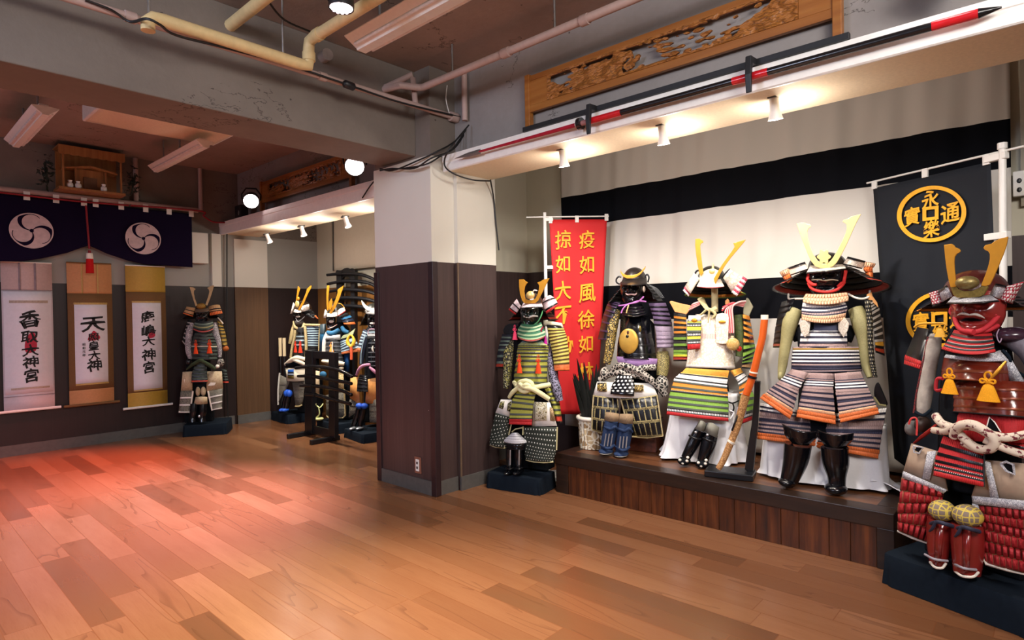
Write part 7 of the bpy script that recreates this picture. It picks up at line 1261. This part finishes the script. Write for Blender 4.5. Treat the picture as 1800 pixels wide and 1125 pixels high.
def relief():
    if 'relief' in MATS: return MATS['relief']
    t = NT('carved_relief'); v = t.obj(); n = t.noise(t.mapping(v, (1, 5, 14)), 1.5, 3, .5); g = t.math('FRACT', t.math('MULTIPLY', n, 9)); k = t.n('ShaderNodeMapRange', {0: t.math('ABSOLUTE', t.math('SUBTRACT', g, .5)), 1: .32, 2: .5}).outputs[0]
    t.bump(g, .8, .012); MATS['relief'] = t.done(t.mix(t.math('MULTIPLY', k, .75), lin('#a2662c'), lin('#3f200c')), .5); return MATS['relief']
def carved_panel(label, x, ya, yb_, z0, z1, ps, seed):
    t = empty('carved_wood_panel', (x, (ya+yb_)/2, z0), 0, label, 'carved panel', 'carved wooden transoms'); L_ = ya-yb_; H = z1-z0; RW_ = m_darkwood('carved_wood', '#8f5420', '#a5672b', '#b67a3c', 'y') if 'cw' not in MATS else MATS['cw']; MATS['cw'] = RW_; zb = z0-ps
    for nm, (a, b2) in dict(top_rail=((-.014, -L_/2, H-.035), (.014, L_/2, H)), bottom_rail=((-.014, -L_/2, 0), (.014, L_/2, .045)), end_panel=((-.012, -L_/2, .045), (.012, -L_/2+.17, H-.035))).items():
        m = MB(); m.span(a, b2, RW_); m.build(nm, t, bevel=.003)
    m = MB(); m.span((-.012, L_/2-.17, .045), (.012, L_/2, H-.035), RW_); m.build('end_panel', t, bevel=.003)
    for s in (-1, 1): m = MB(); m.span((-.022, s*L_/2-.02, zb-z0), (.022, s*L_/2+.02, H+.01), RW_); m.build('post', t, bevel=.003)
    rng = np.random.RandomState(seed); ks = [(rng.uniform(2, 9), rng.uniform(.6, 2.6), rng.rand()*6.3, rng.uniform(.5, 1)) for _ in range(7)]; bl = [(rng.rand(), rng.uniform(.0, .5), rng.uniform(.03, .09), rng.uniform(.18, .42)) for _ in range(12)]
    def field(u, v):
        e = min(u, 1-u)*7, min(v, 1-v)*3.2
        f = sum(a*math.sin(6.283*(kx*u*2.2+kz*v*1.6*math.sin(3*u+ph))+ph) for kx, kz, ph, a in ks)*.30
        f += .45*math.sin(34*v+9*math.sin(5.5*u)+2*u)*(.5+.5*math.sin(9*u+seed))
        for cx, cz, rx, rz in bl: f += 1.25*math.exp(-((u-cx)/rx)**4-((v-cz)/rz)**4)*(1-.75*(math.sin(60*(u-cx))*math.sin(14*(v-cz)+60*(u-cx)) > .55))
        fr = .05-min(min(u, 1-u)*L_*.8, min(v, 1-v)*H)*2.2
        return max(f-.40, fr)
    openwork(t, 'openwork', (-.004, -L_/2+.17, .045), (0, 1, 0), (0, 0, 1), L_-.34, H-.08, 190, 34, field, relief(), .012)
carved_panel('long carved wooden transom above the spear over the stage', 3.10, 2.645, .755, 2.70, 2.945, .13, 11)
la = on(461, 345, 'x', 3.28); carved_panel('carved wooden transom above the left bay behind the stage lamps', 3.28, float(la[1]), float(la[1])-1.9, 2.70, 2.945, .15, 23)
# ------------------------------------------------------------------ spear on its rests along the beam
def spear():
    t = empty('spear_rest', (2.965, 1.63, 2.535), 0, 'long black rail with two pegs holding the spear along the beam', 'rack'); RB = M('rail_black', '#15171a', .5)
    m = MB(); m.span((.0, -.95, .0), (.03, .96, .03), RB); m.build('rail', t, bevel=.002)
    for x in (1037, 1318):
        p = on(x, 222 if x < 1200 else 140, 'x', 2.92); y = float(p[1])-1.63; m = MB(); m.plate([(.02, y-.014, .035), (-.062, y-.014, .03), (-.072, y-.014, -.06), (-.062, y-.014, -.145), (-.054, y-.014, -.145), (-.05, y-.014, -.07), (-.04, y-.014, .0), (.02, y-.014, .0)], (0, .028, 0), RB); m.build('peg', t, bevel=.003)
    X = 2.942; P = lambda a, b_: np.array(on(a, b_, 'x', X)); p0, p1 = P(798, 279), P(1760, 13); ax = p1-p0; L_ = np.linalg.norm(ax); d = ax/L_
    s_ = lambda a: float((P(a, np.interp(a, [800, 1037, 1318, 1760], [278, 218, 135, 13]))-p0)@d)
    t2 = empty('spear', tuple(p0), 0, 'long black and red spear with a red sheathed blade along the beam', 'spear'); RS = M('spear_red', '#c41420', .3, coat=.4, bump=.02); BS = M('spear_black', '#101216', .25, coat=.4, bump=.02)
    m = MB(); w_ = s_(845); side = np.cross(d, [1, 0, 0]); m.add([d*0, d*w_*.5+side*.016, d*w_+side*.018, d*w_-side*.018, d*w_*.5-side*.014, d*w_*.5-np.array([.006, 0, 0]), d*w_-np.array([.008, 0, 0])], [(0, 1, 5), (1, 2, 6, 5), (0, 5, 4), (5, 6, 3, 4), (0, 4, 1), (1, 4, 3, 2), (2, 3, 6)], STEEL); m.build('blade', t2)
    seg = lambda nm, a, b_, ra, rb_, mt: (lambda m: (m.tube([d*s_(a), d*(s_(a)+s_(b_))*.5, d*s_(b_)], [ra, (ra+rb_)/2, rb_], mt, n=12), m.build(nm, t2, smooth=50)))(MB())
    seg('sheath', 843, 1012, .008, .013, M('sheath_crimson', '#a3122c', .4)); seg('collar', 1008, 1016, .012, .012, IVP); seg('guard', 1017, 1023, .036, .036, BS); seg('neck', 1023, 1034, .016, .016, M('neck_pink', '#b07a78', .5)); seg('red_band', 1033, 1092, .019, .019, RS); seg('shaft', 1091, 1640, .0175, .0175, BS); seg('red_band', 1288, 1350, .0195, .0195, RS); seg('red_band', 1638, 1722, .019, .019, RS); seg('butt', 1720, 1761, .02, .004, BS)
spear()
# ------------------------------------------------------------------ small fittings
def outlet():
    p = on(733, 818, 'x', 2.876); t = empty('wall_socket', (2.889, float(p[1]), float(p[2])), 0, 'wall socket low on the dark face of the pillar', 'socket')
    m = MB(); m.box((-.004, 0, 0), (.008, .075, .125), M('socket_frame', '#8a5a48', .4)); m.build('cover_plate', t, bevel=.002); m = MB(); m.box((-.009, 0, 0), (.006, .040, .09), PLW); o = m.build('insert', t, bevel=.002)
    m = MB(); m.box((-.0125, 0, .018), (.002, .018, .018), LACQ2); m.box((-.0125, 0, -.018), (.002, .018, .018), LACQ2); m.build('slot', o)
outlet()
p = on(1777.5, 325, 'x', XA-.06); m = MB(); m.box((0, 0, 0), (.035, .055, .14), PLW); o = m.build('power_strip', bevel=.005); o.location = (XA-.06, float(p[1])-.035, float(p[2])); tag(o, 'small white power strip on the wall right of the dark banner pole', 'power strip')
for k in (-.035, .015): m = MB(); m.ell((-.018, 0, k), (.004, .012, .014), LACQ2, 10, 6); m.build('socket_hole', o)
a, b_ = on(585, 477, 'x', 4.37), on(668, 465, 'x', 4.37); S, T = np.meshgrid(np.linspace(float(a[1]), float(a[1])-1.5, 20), np.linspace(2.95, float(a[2]), 16)); m = MB(); m.grid(np.stack([4.37+.004*np.sin(S*6), S, T], -1), M('screen_cloth', '#d9cbb4', .8, var=.02, bump=.05)); o = m.build('roll_screen', smooth=180, solid=.003); tag(o, 'pale hanging screen on the rear wall of the left bay above the sword rack', 'screen')
m = MB(); m.box((0, 0, 0), (.10, .16, .17), HOUS); o = m.build('loudspeaker', bevel=.01); p = on(420, 372, 'x', 3.2); o.location = (3.17, 7.28, 2.62); tag(o, 'small black box on the ledge left of the far stage lamp', 'loudspeaker'); m = MB(); m.ell((-.05, -.03, -.01), (.006, .02, .03), STEEL, 10, 6); m.build('badge', o)
